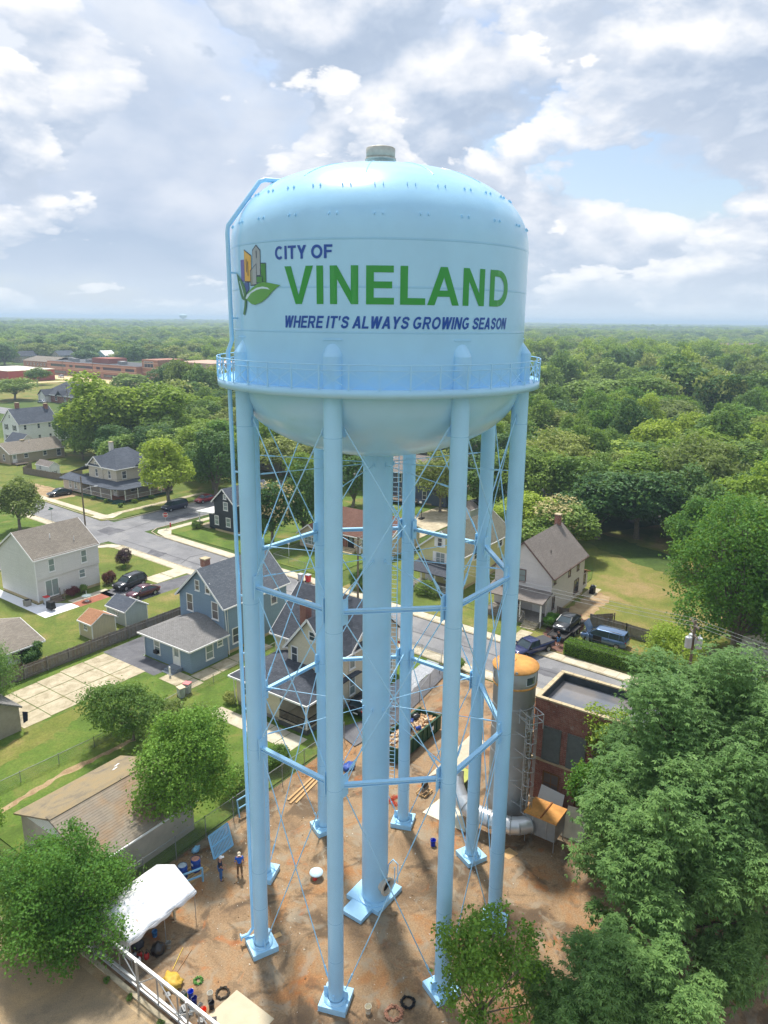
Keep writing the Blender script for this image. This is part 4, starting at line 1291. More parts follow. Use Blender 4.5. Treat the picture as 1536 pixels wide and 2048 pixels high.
# --- yellow house
T = std_house('yellow_house', 'pale yellow gabled house with grey-green roof, white shutters and small front porch', 81.0, 95.0, 44.3, 51.0, 5.2, 7.85, 'u', SID_YELLOW, RF_GREEN, 0.4, 0.35)
window(T, 'u', 81.0, 47.9, 6.2, 0.8, 1.3, GLASS, shutter=WHITE); window(T, 'u', 81.0, 47.75, 4.0, 1.5, 1.6, GLASS_CURT, cols=2, shutter=WHITE)
for a in (84.5, 88, 92): window(T, 'v', 44.3, a, 4.2, 0.95, 1.3, GLASS, shutter=WHITE)
part(T, 'porch_roof', MB().slab([(77.6, 44.2, 2.85), (77.6, 51.1, 2.85), (81.0, 51.1, 3.4), (81.0, 44.2, 3.4)], 0.14), RF_BLACK)
part(T, 'porch_deck', MB().box(77.8, 80.99, 44.3, 51.0, 0, 0.5), WOOD_GREY)
for v in (44.5, 46.7, 48.8, 50.9): porch_post(T, 77.9, v, 0.5, 2.8)
balusters(T, (77.9, 44.5), (77.9, 50.9), 0.5, 1.35, TRIM, 0.2); balusters(T, (77.9, 44.5), (80.9, 44.5), 0.5, 1.35, TRIM, 0.2)
door(T, 'u', 81.0, 49.5, 0.5, 0.9, 2.0); window(T, 'u', 81.0, 46.5, 1.7, 1.2, 1.3, GLASS)
# --- pale grey house with brown trim
T = std_house('grey_house', 'pale grey two-storey house with taupe roof, brown window trim and front porch', 78.7, 89.6, 30.9, 38.4, 5.7, 9.3, 'u', SID_GREY, RF_TAUPE, 0.35, 0.3, trim=plain('brown_trim', S(112, 92, 86), 0.7))
BRT = plain('brown_trim', S(112, 92, 86), 0.7)
window(T, 'u', 78.7, 34.75, 5.0, 1.0, 1.6, GLASS_CURT, BRT)
for a, z, w, h in ((79.6, 5.0, 0.75, 1.1), (84.3, 4.8, 0.8, 1.45), (87.2, 4.8, 0.8, 1.45), (79.5, 2.1, 0.8, 1.7)): window(T, 'v', 30.9, a, z, w, h, GLASS, BRT)
window(T, 'v', 30.9, 87.0, 2.0, 1.6, 1.9, GLASS, BRT, cols=2)
m = MB(); wall_box(m, 89.61, 92.0, 31.2, 37.5, 0.4, 2.6); part(T, 'wall', m, SID_GREY)
part(T, 'rear_roof', MB().slab([(92.3, 30.9, 2.6), (92.3, 37.8, 2.6), (89.61, 37.8, 3.5), (89.61, 30.9, 3.5)], 0.12), RF_TERRA)
window(T, 'v', 31.2, 90.8, 1.8, 0.8, 1.3, GLASS, BRT)
part(T, 'porch_roof', MB().slab([(75.75, 30.7, 3.05), (75.75, 38.5, 3.05), (78.7, 38.5, 3.65), (78.7, 30.7, 3.65)], 0.16), RF_TAUPE)
part(T, 'porch_deck', MB().box(75.9, 78.69, 30.9, 38.3, 0, 0.75), WOOD_GREY)
part(T, 'wall', MB().box(77.6, 78.69, 30.92, 31.1, 0.75, 3.2), SID_GREY)
for v in (31.0, 33.6, 38.2): porch_post(T, 76.0, v, 0.75, 3.05)
balusters(T, (76.0, 33.0), (76.0, 38.2), 0.75, 1.6, plain('taupe_rail', S(170, 160, 150), 0.7), 0.16)
door(T, 'u', 78.7, 32.6, 0.75, 0.95, 2.0); window(T, 'u', 78.7, 35.4, 2.0, 1.3, 1.4, GLASS, BRT)
for i in range(4): part(T, 'step', MB().box(75.9-0.32*(i+1), 75.9-0.32*i, 31.1, 32.9, 0.0, 0.6-0.15*i), CONC_OLD)
part(T, 'stair_rail', MB().beam((75.9, 33.0, 1.6), (74.6, 33.0, 0.9), 0.09, 0.09), WOOD_GREY)
downspout(T, [(75.8, 30.85, 3.0), (75.95, 30.88, 2.6), (75.95, 30.88, 0.2), (75.6, 30.8, 0.15)])
chimney(T, 88.9, 34.7, 8.6, 10.5, 0.7, BRICK_RED); pipe_vent(T, 82.0, 32.6, 7.3, 0.45, BLACK)
# --- charcoal house by the stop sign
T = std_house('charcoal_house', 'charcoal gabled two-storey house with white trim and flat-roofed side porch', 81.0, 90.0, 87.3, 92.2, 5.4, 7.6, 'u', SID_DARK, RF_DARK, 0.35, 0.35)
for a, z, w, h in ((89.5, 6.3, 0.75, 0.85), (89.4, 4.7, 1.1, 1.45), (88.9, 2.0, 1.1, 1.6), (91.7, 2.0, 1.0, 1.6)): window(T, 'u', 81.0, a, z, w, h, GLASS_CURT)
m = MB(); wall_box(m, 81.02, 89.0, 92.2, 93.6, 0.4, 2.9); part(T, 'wall', m, SID_DARK)
part(T, 'porch_roof', MB().slab([(80.7, 92.25, 3.15), (89.2, 92.25, 3.15), (89.2, 96.6, 2.85), (80.7, 96.6, 2.85)], 0.18), plain('white_roofing', S(214, 212, 208), 0.7, var=0.1))
part(T, 'porch_deck', MB().box(81.1, 88.9, 93.61, 96.4, 0, 0.35), CONC_OLD)
for u in (81.2, 85, 88.8): porch_post(T, u, 96.3, 0.35, 2.8)
# --- beige house with wraparound porch
T = thing('porch_house', 'beige corner house with slate roof, white chimney and wraparound railed porch', 'house', (82.3, 120.2, 0))
m = MB(); wall_box(m, 84.5, 94.0, 124.0, 133.2, 0.5, 6.1); part(T, 'wall', m, SID_TAUPE)
m = MB(); wall_box(m, 84.4, 90.0, 128.4, 133.1, 2.6, 6.0); gable_ends(m, 84.4, 90.0, 128.4, 133.1, 6.0, 7.9, 'u'); part(T, 'wall', m, SID_TAUPE)
part(T, 'roof', hip_roof(MB(), 84.5, 94.0, 124.0, 133.2, 6.05, 9.3, 'u', 0.4, 3.6), RF_DARK)
m = MB(); c = 130.75; k = (7.9-6.0)/2.35
for s, v in ((-1, 128.4), (1, 133.1)): m.slab([(84.1, v+s*0.4, 6.0-k*0.4+0.1), (89.0, v+s*0.4, 6.0-k*0.4+0.1), (89.0, c, 8.0), (84.1, c, 8.0)], 0.13)
m2 = MB(); c2 = 91.0
for s, u in ((-1, 88.6), (1, 93.4)): m.slab([(u+s*0.4, 123.6, 5.8), (u+s*0.4, 128.5, 5.8), (c2, 128.5, 8.2), (c2, 123.6, 8.2)], 0.13)
part(T, 'roof', m, RF_DARK)
part(T, 'gable', MB().add([(88.6, 123.95, 5.9), (93.4, 123.95, 5.9), (91.0, 123.95, 8.0)], [(0, 1, 2)]), TRIM)
part(T, 'fascia', rake_trim(MB(), 84.4, 89.0, 128.4, 133.1, 6.0, 7.9, 'u', 0.4, 0.3, both=False), TRIM)
part(T, 'fascia', edge_trim(MB(), 84.5, 94.0, 124.0, 133.2, 5.98, 0.4), TRIM)
m = MB()
m.slab([(81.9, 140.2, 2.75), (81.9, 122.6, 2.75), (84.5, 124.0, 3.6), (84.5, 140.2, 3.6)], 0.13)
m.slab([(81.9, 122.6, 2.75), (83.2, 120.0, 2.75), (84.5, 124.0, 3.6)], 0.13)
m.slab([(83.2, 120.0, 2.75), (95.0, 120.0, 2.75), (95.0, 124.0, 3.6), (84.5, 124.0, 3.6)], 0.13)
part(T, 'porch_roof', m, RF_DARK)
part(T, 'rear_roof', MB().slab([(84.5, 133.3, 6.0), (84.5, 140.0, 3.65), (91, 140.0, 3.65), (91, 133.3, 6.0)], 0.13), RF_DARK)
m = MB(); wall_box(m, 82.5, 90.0, 133.4, 139.6, 0.4, 2.8); part(T, 'wall', m, SID_TAUPE)
m = MB().box(82.3, 84.5, 122.4, 133.3, 0, 0.55); m.prism([(82.3, 122.39), (83.4, 120.3), (84.5, 122.39)], 0, 0.55); m.box(84.51, 94.8, 120.3, 124.0, 0, 0.55); part(T, 'porch_deck', m, plain('green_lattice', S(52, 88, 74), 0.8))
m = MB().box(82.25, 84.5, 122.4, 133.3, 0.552, 0.6); m.box(83.4, 94.8, 120.25, 124.0, 0.556, 0.604); part(T, 'porch_floor', m, plain('porch_boards', S(150, 104, 84), 0.8))
for u, v in ((82.2, 122.9), (82.2, 126.3), (82.2, 129.6), (82.2, 133.1), (83.5, 120.3), (86.4, 120.3), (89.3, 120.3), (92.0, 120.3), (94.7, 120.3)): porch_post(T, u, v, 0.6, 2.7)
balusters(T, (82.2, 122.9), (82.2, 133.1), 0.6, 1.45, TRIM, 0.28); balusters(T, (83.5, 120.3), (94.7, 120.3), 0.6, 1.45, TRIM, 0.28)
for a, z, w, h in ((130.6, 6.5, 0.6, 0.9), (130.4, 4.7, 0.95, 1.6)): window(T, 'u', 84.4, a, z, w, h, GLASS)
window(T, 'u', 84.5, 126.3, 4.75, 0.95, 1.6, GLASS); window(T, 'v', 124.0, 86.2, 4.75, 1.1, 1.6, GLASS); window(T, 'v', 124.0, 91.5, 4.75, 1.1, 1.6, GLASS)
door(T, 'u', 84.5, 124.9, 0.6, 0.95, 2.0); window(T, 'v', 124.0, 88.5, 1.8, 2.2, 1.5, GLASS, cols=2)
for a in (137.1, 135.2): window(T, 'u', 82.5, a, 1.75, 0.9, 1.5, GLASS_CURT)
for i in range(3):
    M_ = Matrix.Translation((82.55-0.26*(i+1), 121.2-0.13*(i+1), 0.5*(0.45-0.13*i))) @ Matrix.Rotation(0.5, 4, 'Z')
    part(T, 'step', MB().obox((0, 0, 0), (0.34, 1.9, 0.45-0.13*i), M=M_), plain('green_lattice', S(52, 88, 74), 0.8))
chimney(T, 88.0, 130.2, 8.0, 10.4, 0.7, plain('painted_chimney', S(206, 202, 194), 0.8))
# --- low taupe house and tall white house behind it
T = std_house('ranch_house', 'long taupe single-storey house with brown shingle roof and rear deck', 89.8, 104.0, 174.0, 182.5, 2.85, 4.9, 'u', SID_TAN, RF_BROWN, 0.4, 0.3)
for a, z, w, h in ((93.8, 1.9, 1.1, 1.15), (98.7, 1.85, 1.05, 1.2), (102.4, 1.55, 1.2, 1.75)): window(T, 'v', 174.0, a, z, w, h, GLASS)
door(T, 'v', 174.0, 90.9, 0.5, 0.95, 2.0); window(T, 'u', 89.8, 176.8, 1.6, 0.9, 1.6, GLASS)
part(T, 'deck', MB().box(90.0, 93.0, 171.5, 173.98, 0.3, 0.5), WOOD_OLD); balusters(T, (90.0, 171.6), (93.0, 171.6), 0.5, 1.4, WOOD_OLD, 0.25)
pipe_vent(T, 96.5, 177.0, 4.4, 0.5); part(T, 'roof_cap', MB().box(95, 96, 177.9, 178.6, 4.7, 5.2), COPING)
T = std_house('tall_white_house', 'tall bright white two-storey house with slate roof and two brick chimneys', 104.5, 116.0, 196.0, 204.5, 6.5, 10.1, 'u', SID_PURE, RF_DARK, 0.3, 0.2)
for a in (106.3, 110.2, 113.4): window(T, 'v', 196.0, a, 5.4, 0.85, 1.4, GLASS)
for a in (106.3, 110.2, 113.4): window(T, 'v', 196.0, a, 2.3, 0.85, 1.4, GLASS)
window(T, 'u', 104.5, 200.2, 8.2, 0.7, 1.0, GLASS)
for a in (198.2, 202.4):
    for z in (2.2, 5.2): window(T, 'u', 104.5, a, z, 0.9, 1.5, GLASS, shutter=BLACK)
chimney(T, 107.5, 201.2, 9.0, 11.6, 0.9); chimney(T, 115.0, 199.8, 8.6, 10.9, 0.9, BRICK_RED)
m = MB(); wall_box(m, 116.01, 120.5, 197.0, 203.0, 0.3, 2.8); part(T, 'wall', m, SID_PURE); part(T, 'rear_roof', MB().slab([(116.01, 196.6, 3.3), (116.01, 203.4, 3.3), (120.9, 203.4, 2.8), (120.9, 196.6, 2.8)], 0.12), RF_DARK)
for a in (117.2, 119.2): window(T, 'v', 197.0, a, 1.7, 0.8, 1.2, GLASS)
T = std_house('low_gabled_house', 'low house with dark hipped roof tucked between the white house and the taupe house', 99.5, 104.0, 187.0, 194.0, 2.8, 4.8, 'v', SID_PURE, RF_DARK, 0.3, 0.2)
window(T, 'u', 99.5, 190, 1.6, 0.9, 1.2, GLASS)
# --- brick building with black roof, flat brick school, red block
T = thing('brick_clinic', 'low brick building with broad black hipped roof and white entrance gable', 'building', (172, 276, 0))
m = MB(); wall_box(m, 172, 190, 276, 299.5, 0, 3.2); part(T, 'wall', m, BRICK_RED)
part(T, 'roof', hip_roof(MB(), 172, 190, 276, 299.5, 3.2, 8.0, 'v', 0.8, 5.0), RF_BLACK); part(T, 'fascia', edge_trim(MB(), 172, 190, 276, 299.5, 3.1, 0.8, 0.3), TRIM)
m = MB(); wall_box(m, 169.8, 172, 294, 299, 0, 3.2); gable_ends(m, 169.8, 173, 294, 299, 3.2, 5.2, 'u'); part(T, 'wall', m, TRIM)
part(T, 'porch_roof', gable_roof(MB(), 169.6, 176, 294, 299, 3.2, 5.2, 'u', 0.5, 0.4), RF_BLACK)
part(T, 'porch_roof', gable_roof(MB(), 170.8, 178, 283, 288, 3.2, 5.2, 'u', 0.5, 0.4), RF_BLACK)
for a in (279, 283.5, 290): window(T, 'u', 172, a, 1.7, 1.5, 1.6, GLASS)
for v in (294.2, 298.8): porch_post(T, 169.5, v, 0, 3.2, w=0.3)
T = thing('brick_school', 'long flat-roofed two-storey brown brick building with dark ribbon windows', 'building', (260, 367, 0))
SCH = plain('tan_brick', S(166, 122, 104), 0.85, var=0.08, scale=0.5); SCHB = plain('pale_brick_band', S(196, 164, 146), 0.85, var=0.05)
z1 = 8.2
m = MB().box(258, 284, 352, 441, 0, z1); part(T, 'wall', m, SCH)
for z in (7.0, 3.9, 4.8): part(T, 'brick_band', MB().box(257.9, 258.0, 352, 441, z, z+0.4), SCHB)
for z in (5.9, 1.9):
    for v0, v1 in ((354, 362), (366, 383), (386, 389.5), (393, 411), (413.5, 417), (421, 437)):
        window(T, 'u', 258, (v0+v1)/2, z, v1-v0, 1.5, GLASS, plain('dark_frame', S(60, 56, 54), 0.6), sash=False, cols=max(2, int((v1-v0)/3)))
part(T, 'roof', MB().box(258.3, 283.7, 352.3, 440.7, z1-0.2, z1+0.05), plain('dark_membrane', S(86, 88, 92), 0.85))
part(T, 'penthouse', MB().box(264, 276, 385, 402, z1, z1+3.0), plain('red_brick_far', S(160, 102, 90), 0.85))
part(T, 'tower_block', MB().box(262, 280, 338, 352, 0, z1+4.0), SCH)
for z in (2.5, 5.0, 7.5, 10.0): part(T, 'brick_band', MB().box(261.9, 262.0, 338, 352, z, z+0.5), SCHB)
window(T, 'u', 262, 346, 9.5, 8, 3.5, GLASS, sash=False, cols=3)
for u, v in ((264, 372), (266, 376), (263, 418), (266, 408), (268, 430)): part(T, 'rooftop_unit', MB().box(u, u+3, v, v+4, z1, z1+1.8), STEEL_DULL)
part(T, 'wing', MB().box(284, 310, 320, 352, 0, z1+2), SCHB)
T = thing('old_brick_block', 'older brown brick block with shallow brown roof behind the red building', 'building', (262, 444, 0))
part(T, 'wall', MB().box(262, 282, 444, 476, 0, 7.0), plain('brown_brick_far', S(146, 116, 98), 0.85)); part(T, 'roof', gable_roof(MB(), 262, 282, 444, 476, 7.0, 9.5, 'v', 0.5, 0.4), RF_BROWN)
for v in np.arange(447, 475, 4.0):
    for z in (2.2, 5.2): window(T, 'u', 262, v, z, 1.4, 1.6, GLASS)
T = thing('red_warehouse', 'flat-roofed red brick warehouse with bright white roof beside the sandy lot', 'building', (209, 396, 0))
part(T, 'wall', MB().box(209, 235.5, 396, 436, 0, 6.0), plain('red_painted_block', S(168, 82, 72), 0.8, var=0.06)); part(T, 'roof', MB().box(208.8, 235.7, 395.8, 436.2, 6.002, 6.3), plain('bright_roof', S(232, 224, 208), 0.8, var=0.04))
for u in (217.5, 226.5): part(T, 'pilaster', MB().box(u, u+0.3, 395.9, 396, 0, 6.0), plain('red_brick_far', S(160, 102, 90), 0.85))
# --- brown-roofed bungalow across the street
T = std_house('brown_roof_bungalow', 'cream bungalow with red-brown shingle roof, round-topped door and front stoop', 86.0, 95.0, 60.0, 74.5, 2.8, 5.4, 'v', siding('siding_cream', S(206, 190, 164), 0.14), RF_REDBR, 0.45, 0.3)
m = MB(); wall_box(m, 82.5, 86.01, 70.2, 74.4, 0.4, 2.7); gable_ends(m, 82.5, 87.5, 70.2, 74.4, 2.7, 4.2, 'u'); part(T, 'wall', m, siding('siding_cream', S(206, 190, 164), 0.14))
part(T, 'roof', gable_roof(MB(), 82.5, 89, 70.2, 74.4, 2.7, 4.2, 'u', 0.4, 0.4), RF_REDBR); part(T, 'fascia', rake_trim(MB(), 82.5, 86, 70.2, 74.4, 2.7, 4.2, 'u', 0.4, 0.4, both=False), TRIM)
window(T, 'u', 82.5, 72.3, 1.6, 2.2, 1.3, GLASS_CURT, cols=3); door(T, 'u', 86.0, 66.9, 0.55, 0.95, 2.0, BLACK); window(T, 'u', 86.0, 64.0, 1.7, 1.6, 1.3, GLASS)
part(T, 'brick_panel', MB().box(85.93, 86.0, 67.6, 69.9, 0.4, 2.7), BRICK_RED)
for i in range(3): part(T, 'step', MB().box(84.4+0.5*i, 85.98, 65.6, 68.4, 0.18*i, 0.18*i+0.18), COPING)
chimney(T, 89.5, 66.4, 4.6, 6.4, 0.6, plain('dark_flue', S(96, 82, 76), 0.8), False)
# --- slate-blue house behind the riser, cream neighbour
T = std_house('slate_house', 'slate-blue two-storey house with taupe roof and white window trim beyond the bungalow', 118.0, 128.0, 72.0, 83.0, 6.0, 8.6, 'v', SID_NAVY, RF_TAUPE, 0.4, 0.3)
for a in (73.6, 76.5, 79.5):
    for z in (1.9, 4.7): window(T, 'u', 118, a, z, 1.0, 1.7, GLASS)
for a in (120.5, 125.5): window(T, 'v', 72, a, 4.7, 1.0, 1.7, GLASS)
part(T, 'side_roof', MB().slab([(117.6, 68.5, 2.9), (127, 68.5, 2.9), (127, 72.0, 3.6), (117.6, 72.0, 3.6)], 0.14), RF_TAUPE)
part(T, 'wall', MB().box(118.0, 126.6, 68.8, 71.98, 0.2, 2.9), SID_NAVY)
part(T, 'deck', MB().box(114.5, 117.9, 74, 82, 0.8, 1.0), WOOD_OLD); balusters(T, (114.6, 74), (114.6, 82), 1.0, 1.9, WOOD_OLD, 0.4)
T = std_house('cream_house', 'cream gabled house with brick chimney rising behind the slate-blue house', 134.0, 146.0, 70.0, 79.0, 5.2, 9.0, 'u', siding('siding_cream', S(206, 190, 164), 0.14), RF_TAUPE, 0.4, 0.3)
window(T, 'u', 134, 74.5, 6.4, 0.9, 1.3, GLASS); window(T, 'u', 134, 72, 3.5, 0.9, 1.3, GLASS); window(T, 'u', 134, 77, 3.5, 0.9, 1.3, GLASS); chimney(T, 136, 77.5, 6.0, 9.6, 0.8, BRICK_RED)
# --- white cottage corner by the fence at the left, block garage, block shed
T = std_house('white_cottage', 'small white cottage corner with brown roof and ivy by the picket fence', 28.0, 36.7, 70.2, 78.5, 2.2, 3.4, 'u', SID_PURE, RF_BROWN, 0.5, 0.6)
window(T, 'v', 70.2, 34.6, 1.5, 1.2, 0.9, GLASS_BRN, BRT); window(T, 'u', 28.0, 73, 1.4, 1.2, 0.9, GLASS_BRN, BRT)
n = NT('stained_roll_roofing'); uvn = n.uv(); b = n.N('ShaderNodeTexBrick'); n.L(uvn, b.inputs['Vector'])
b.inputs['Scale'].default_value = 1; b.inputs['Brick Width'].default_value = 0.9; b.inputs['Row Height'].default_value = 3; b.inputs['Mortar Size'].default_value = 0.0
b.inputs['Color1'].default_value = (*S(148, 138, 124), 1); b.inputs['Color2'].default_value = (*S(158, 146, 128), 1)
c = n.mix(n.ramp(n.noise(n.pos(), 0.45, 5, 0.6, 0.5), [(0.46, 0.0), (0.68, 0.6)]), b.outputs[0], S(164, 128, 88)); c = n.mix(n.ramp(n.noise(n.pos(), 1.8, 6, 0.7), [(0.3, 0.35), (0.65, 0.0)]), c, S(104, 96, 88))
ROLL = n.done(c, 0.9, 0, 0.15)
n = NT('lichened_shingle'); c = n.ramp(n.noise(n.pos(), 0.7, 6, 0.65, 0.4), [(0.3, S(120, 112, 100)), (0.5, S(150, 136, 110)), (0.7, S(158, 138, 102))]); c = n.mix(0.4, c, n.ramp(n.noise(n.pos(), 20, 4, 0.7), [(0.3, 0.4), (0.7, 1.3)]), 'MULTIPLY'); LICH = n.done(c, 0.95, 0, 0.1)
BLOCK = plain('painted_block', S(186, 178, 164), 0.9, var=0.14, scale=0.9, bump=0.2)
T = thing('block_garage', 'long low block garage with rust-stained shingle roof beside the tower yard', 'garage', (20.5, 36.2, 0))
m = MB(); wall_box(m, 20.7, 28.5, 36.2, 44.4, 0, 2.55); gable_ends(m, 20.7, 28.5, 36.2, 44.4, 2.55, 4.0, 'u'); part(T, 'wall', m, BLOCK)
part(T, 'gable_board', MB().add([(20.68, 36.2, 2.55), (20.68, 44.4, 2.55), (20.68, 40.3, 3.98)], [(2, 1, 0)]), siding('siding_bright_white', S(236, 237, 236)))
part(T, 'roof', MB().slab([(20.4, 44.8, 2.5), (28.8, 44.8, 2.5), (28.8, 40.3, 4.05), (20.4, 40.3, 4.05)], 0.1), LICH)
part(T, 'roof', MB().slab([(20.4, 36.1, 2.52), (28.8, 36.1, 2.52), (28.8, 40.3, 4.05), (20.4, 40.3, 4.05)], 0.1), ROLL)
nrow = 22
for i in range(nrow):                                  # overlapping courses on the stained slope
    t0, t1 = i/nrow, (i+1)/nrow
    va, vb = 36.02+(40.2-36.02)*t0, 36.02+(40.2-36.02)*t1
    za, zb_ = 2.53+(4.06-2.53)*t0, 2.53+(4.06-2.53)*t1
    part(T, 'shingle_course', MB().slab([(20.38+0.02*(i % 2), va, za+0.024), (28.82, va, za+0.024), (28.82, vb, zb_+0.012), (20.38+0.02*(i % 2), vb, zb_+0.012)], 0.03), ROLL)
part(T, 'ridge_cap', MB().beam((20.4, 40.35, 4.09), (28.8, 40.35, 4.09), 0.5, 0.03), LICH)
part(T, 'gutter', MB().beam((20.4, 35.95, 2.46), (28.8, 35.95, 2.46), 0.1, 0.1), TRIM)
for u, v in ((27.4, 43.2), (26.9, 42.7)): part(T, 'roof_patch', MB().obox((u, v, 2.50+(44.8-v)*0.3444+0.02), (0.5, 0.16, 0.02), 0.3, M=Matrix.Translation((u, v, 2.50+(44.8-v)*0.3444+0.02)) @ Matrix.Rotation(-0.332, 4, 'X') @ Matrix.Rotation(0.4, 4, 'Z')), WHITE)
T = thing('block_shed', 'small grey block shed with shingle roof at the end of the cracked drive', 'shed', (25, 58.3, 0))
m = MB(); wall_box(m, 25, 28.2, 58.3, 62.0, 0, 2.4); gable_ends(m, 25, 28.2, 58.3, 62, 2.4, 3.4, 'v'); part(T, 'wall', m, plain('grey_block', S(160, 152, 138), 0.9, var=0.12, bump=0.2))
part(T, 'roof', gable_roof(MB(), 25, 28.2, 58.3, 62, 2.4, 3.4, 'v', 0.25, 0.2), RF_GREY)
fl = MB().add([(28.35, 58.1, 1.9), (28.75, 57.95, 1.75), (28.7, 58.0, 0.9), (28.35, 58.12, 0.75)], [(0, 1, 2, 3), (3, 2, 1, 0)]).build('flag', plain('navy_flag', S(40, 46, 70), 0.8))
tag(fl, 'small dark flag hanging from the grey block shed', 'flag')
# --- garden sheds


def garden_shed(label, u0, u1, v0, v1, eave, ridge, axis, wm, rm, winf=None, dark_gable=False):
    T = thing('garden_shed', label, 'shed', (u0, v0, 0), group=None)
    m = MB(); wall_box(m, u0, u1, v0, v1, 0.05, eave); gable_ends(m, u0, u1, v0, v1, eave, ridge, axis); part(T, 'wall', m, wm)
    part(T, 'roof', gable_roof(MB(), u0, u1, v0, v1, eave, ridge, axis, 0.15, 0.12, 0.07, lift=0.06), rm)
    part(T, 'fascia', rake_trim(MB(), u0, u1, v0, v1, eave, ridge, axis, 0.15, 0.12, 0.03, 0.1), TRIM)
    for c in ((u0, v0), (u1, v0), (u0, v1)): part(T, 'corner_board', MB().box(c[0]-0.05, c[0]+0.05, c[1]-0.05, c[1]+0.05, 0.05, eave), TRIM)
    if winf: window(T, *winf, GLASS, cols=2, fw_=0.06)
    return T


garden_shed('small tan garden shed with terracotta shingle roof by the picket fence', 42.75, 45.7, 69.7, 72.1, 2.0, 2.85, 'v', SHED_TAN, RF_TERRA, ('u', 42.75, 70.9, 1.35, 0.6, 0.7))
garden_shed('pale grey garden shed with slate roof and skylights beside the tan one', 47.2, 50.2, 69.9, 73.4, 2.0, 2.9, 'v', SHED_GREY, RF_DARK, ('u', 47.2, 71.5, 1.3, 0.5, 0.6))
T = garden_shed('white garden shed with cross-braced double doors behind the grey board fence', 88.9, 91.3, 155.6, 161.0, 2.1, 3.0, 'v', SID_PURE, RF_TAUPE, ('u', 88.9, 159.3, 1.4, 0.7, 0.8))
door(T, 'v', 155.6, 90.1, 0.1, 1.3, 1.8, WHITE, False)
for a, b in (((89.5, 0.2), (90.1, 0.9)), ((90.1, 0.2), (89.5, 0.9)), ((90.1, 0.2), (90.7, 0.9)), ((90.7, 0.2), (90.1, 0.9))): part(T, 'door_brace', MB().beam((a[0], 155.55, a[1]), (b[0], 155.55, b[1]), 0.05, 0.08), BLACK)
garden_shed('white barn-shaped garden shed half hidden behind the yellow house', 112.5, 115.5, 60.5, 63.6, 2.1, 3.2, 'u', SID_PURE, RF_TAUPE)
# --- boiler-house: brick block with flooded roof
T = thing('brick_pump_house', 'tall red brick block with louvred openings and a flooded parapet roof', 'building', (45.6, 6.0, 0))
z1 = 8.05
m = MB().box(45.6, 50.6, 4.0, 18.5, 0.4, z1-0.2); part(T, 'wall', m, BRICK_RED); part(T, 'plinth', MB().box(45.5, 50.7, 3.9, 18.6, 0, 0.398), CONC_OLD)
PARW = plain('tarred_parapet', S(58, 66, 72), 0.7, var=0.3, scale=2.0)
for b in ((45.6, 45.85, 4.0, 18.5), (50.35, 50.6, 4.0, 18.5), (45.851, 50.349, 18.25, 18.5), (45.851, 50.349, 4.0, 4.25)):
    part(T, 'parapet', MB().box(b[0], b[1], b[2], b[3], z1-0.199, z1+0.55), BRICK_RED)
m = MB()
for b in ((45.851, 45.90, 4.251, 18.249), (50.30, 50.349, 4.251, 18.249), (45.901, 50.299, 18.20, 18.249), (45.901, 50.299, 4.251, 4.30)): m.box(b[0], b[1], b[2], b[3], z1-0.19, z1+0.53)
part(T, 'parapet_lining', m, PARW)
n = NT('roof_water'); WATER = n.done(n.mix(n.ramp(n.noise(n.pos(), 0.5, 4), [(0.4, 0.0), (0.6, 1.0)]), S(104, 108, 116), S(126, 122, 120)), 0.05, 0, 1.0)
part(T, 'roof_water', MB().box(45.9, 50.3, 4.3, 18.2, z1-0.15, z1-0.02), WATER)
ctr = 0
for v in np.arange(4.0, 18.4, 0.97):
    for u in (45.57, 50.32): part(T, 'coping_stone', MB().box(u, u+0.32, v, v+0.94, z1+0.552, z1+0.66), COPING)
for u in np.arange(45.9, 50.2, 0.88): part(T, 'coping_stone', MB().box(u, u+0.85, 18.22, 18.54, z1+0.552, z1+0.66), COPING)
LOUV = plain('grey_louvre', S(112, 116, 112), 0.8, var=0.12, scale=3.0)
for v in (17.05, 15.2, 13.3, 11.4):
    fr = MB(); w = 1.25
    fr.box(45.5, 45.6, v-w/2-0.06, v-w/2, 3.9, 6.6); fr.box(45.5, 45.6, v+w/2, v+w/2+0.06, 3.9, 6.6); fr.box(45.5, 45.6, v-w/2, v+w/2, 6.54, 6.6); fr.box(45.46, 45.6, v-w/2, v+w/2, 3.9, 3.98)
    f_ = part(T, 'louvre', fr, LOUV)
    for i in range(13):
        z = 4.02+i*0.19
        MB().slab([(45.50, v-w/2, z), (45.50, v+w/2, z), (45.59, v+w/2, z+0.17), (45.59, v-w/2, z+0.17)], 0.02).build('slat', LOUV, f_, world=True)
part(T, 'sill_course', MB().box(45.46, 45.6, 9.5, 18.5, 3.72, 3.88), COPING)
window(T, 'u', 45.6, 16.9, 2.05, 1.3, 1.8, GLASS_BRN, plain('rusty_frame', S(124, 92, 62), 0.8), cols=2); window(T, 'u', 45.6, 14.4, 2.05, 1.3, 1.8, GLASS_BRN, plain('rusty_frame', S(124, 92, 62), 0.8), cols=2)
part(T, 'wall', MB().box(47.2, 52.4, 18.52, 22.6, 0.0, 4.4), BRICK_RED)
for b in ((47.2, 47.45, 18.52, 22.6), (52.15, 52.4, 18.52, 22.6), (47.451, 52.149, 22.35, 22.6)): part(T, 'coping', MB().box(b[0]-0.04, b[1]+0.04, b[2], b[3]+0.04, 4.402, 4.75), COPING)
part(T, 'roof_water', MB().box(47.45, 52.15, 18.52, 22.35, 4.402, 4.5), plain('rusty_pond', S(150, 96, 50), 0.15, 0, 0.6, 0.3, 1.0))
for v in (19.6, 21.4): window(T, 'u', 47.2, v, 2.2, 1.0, 2.6, GLASS_BRN, plain('rusty_frame', S(124, 92, 62), 0.8), cols=2)

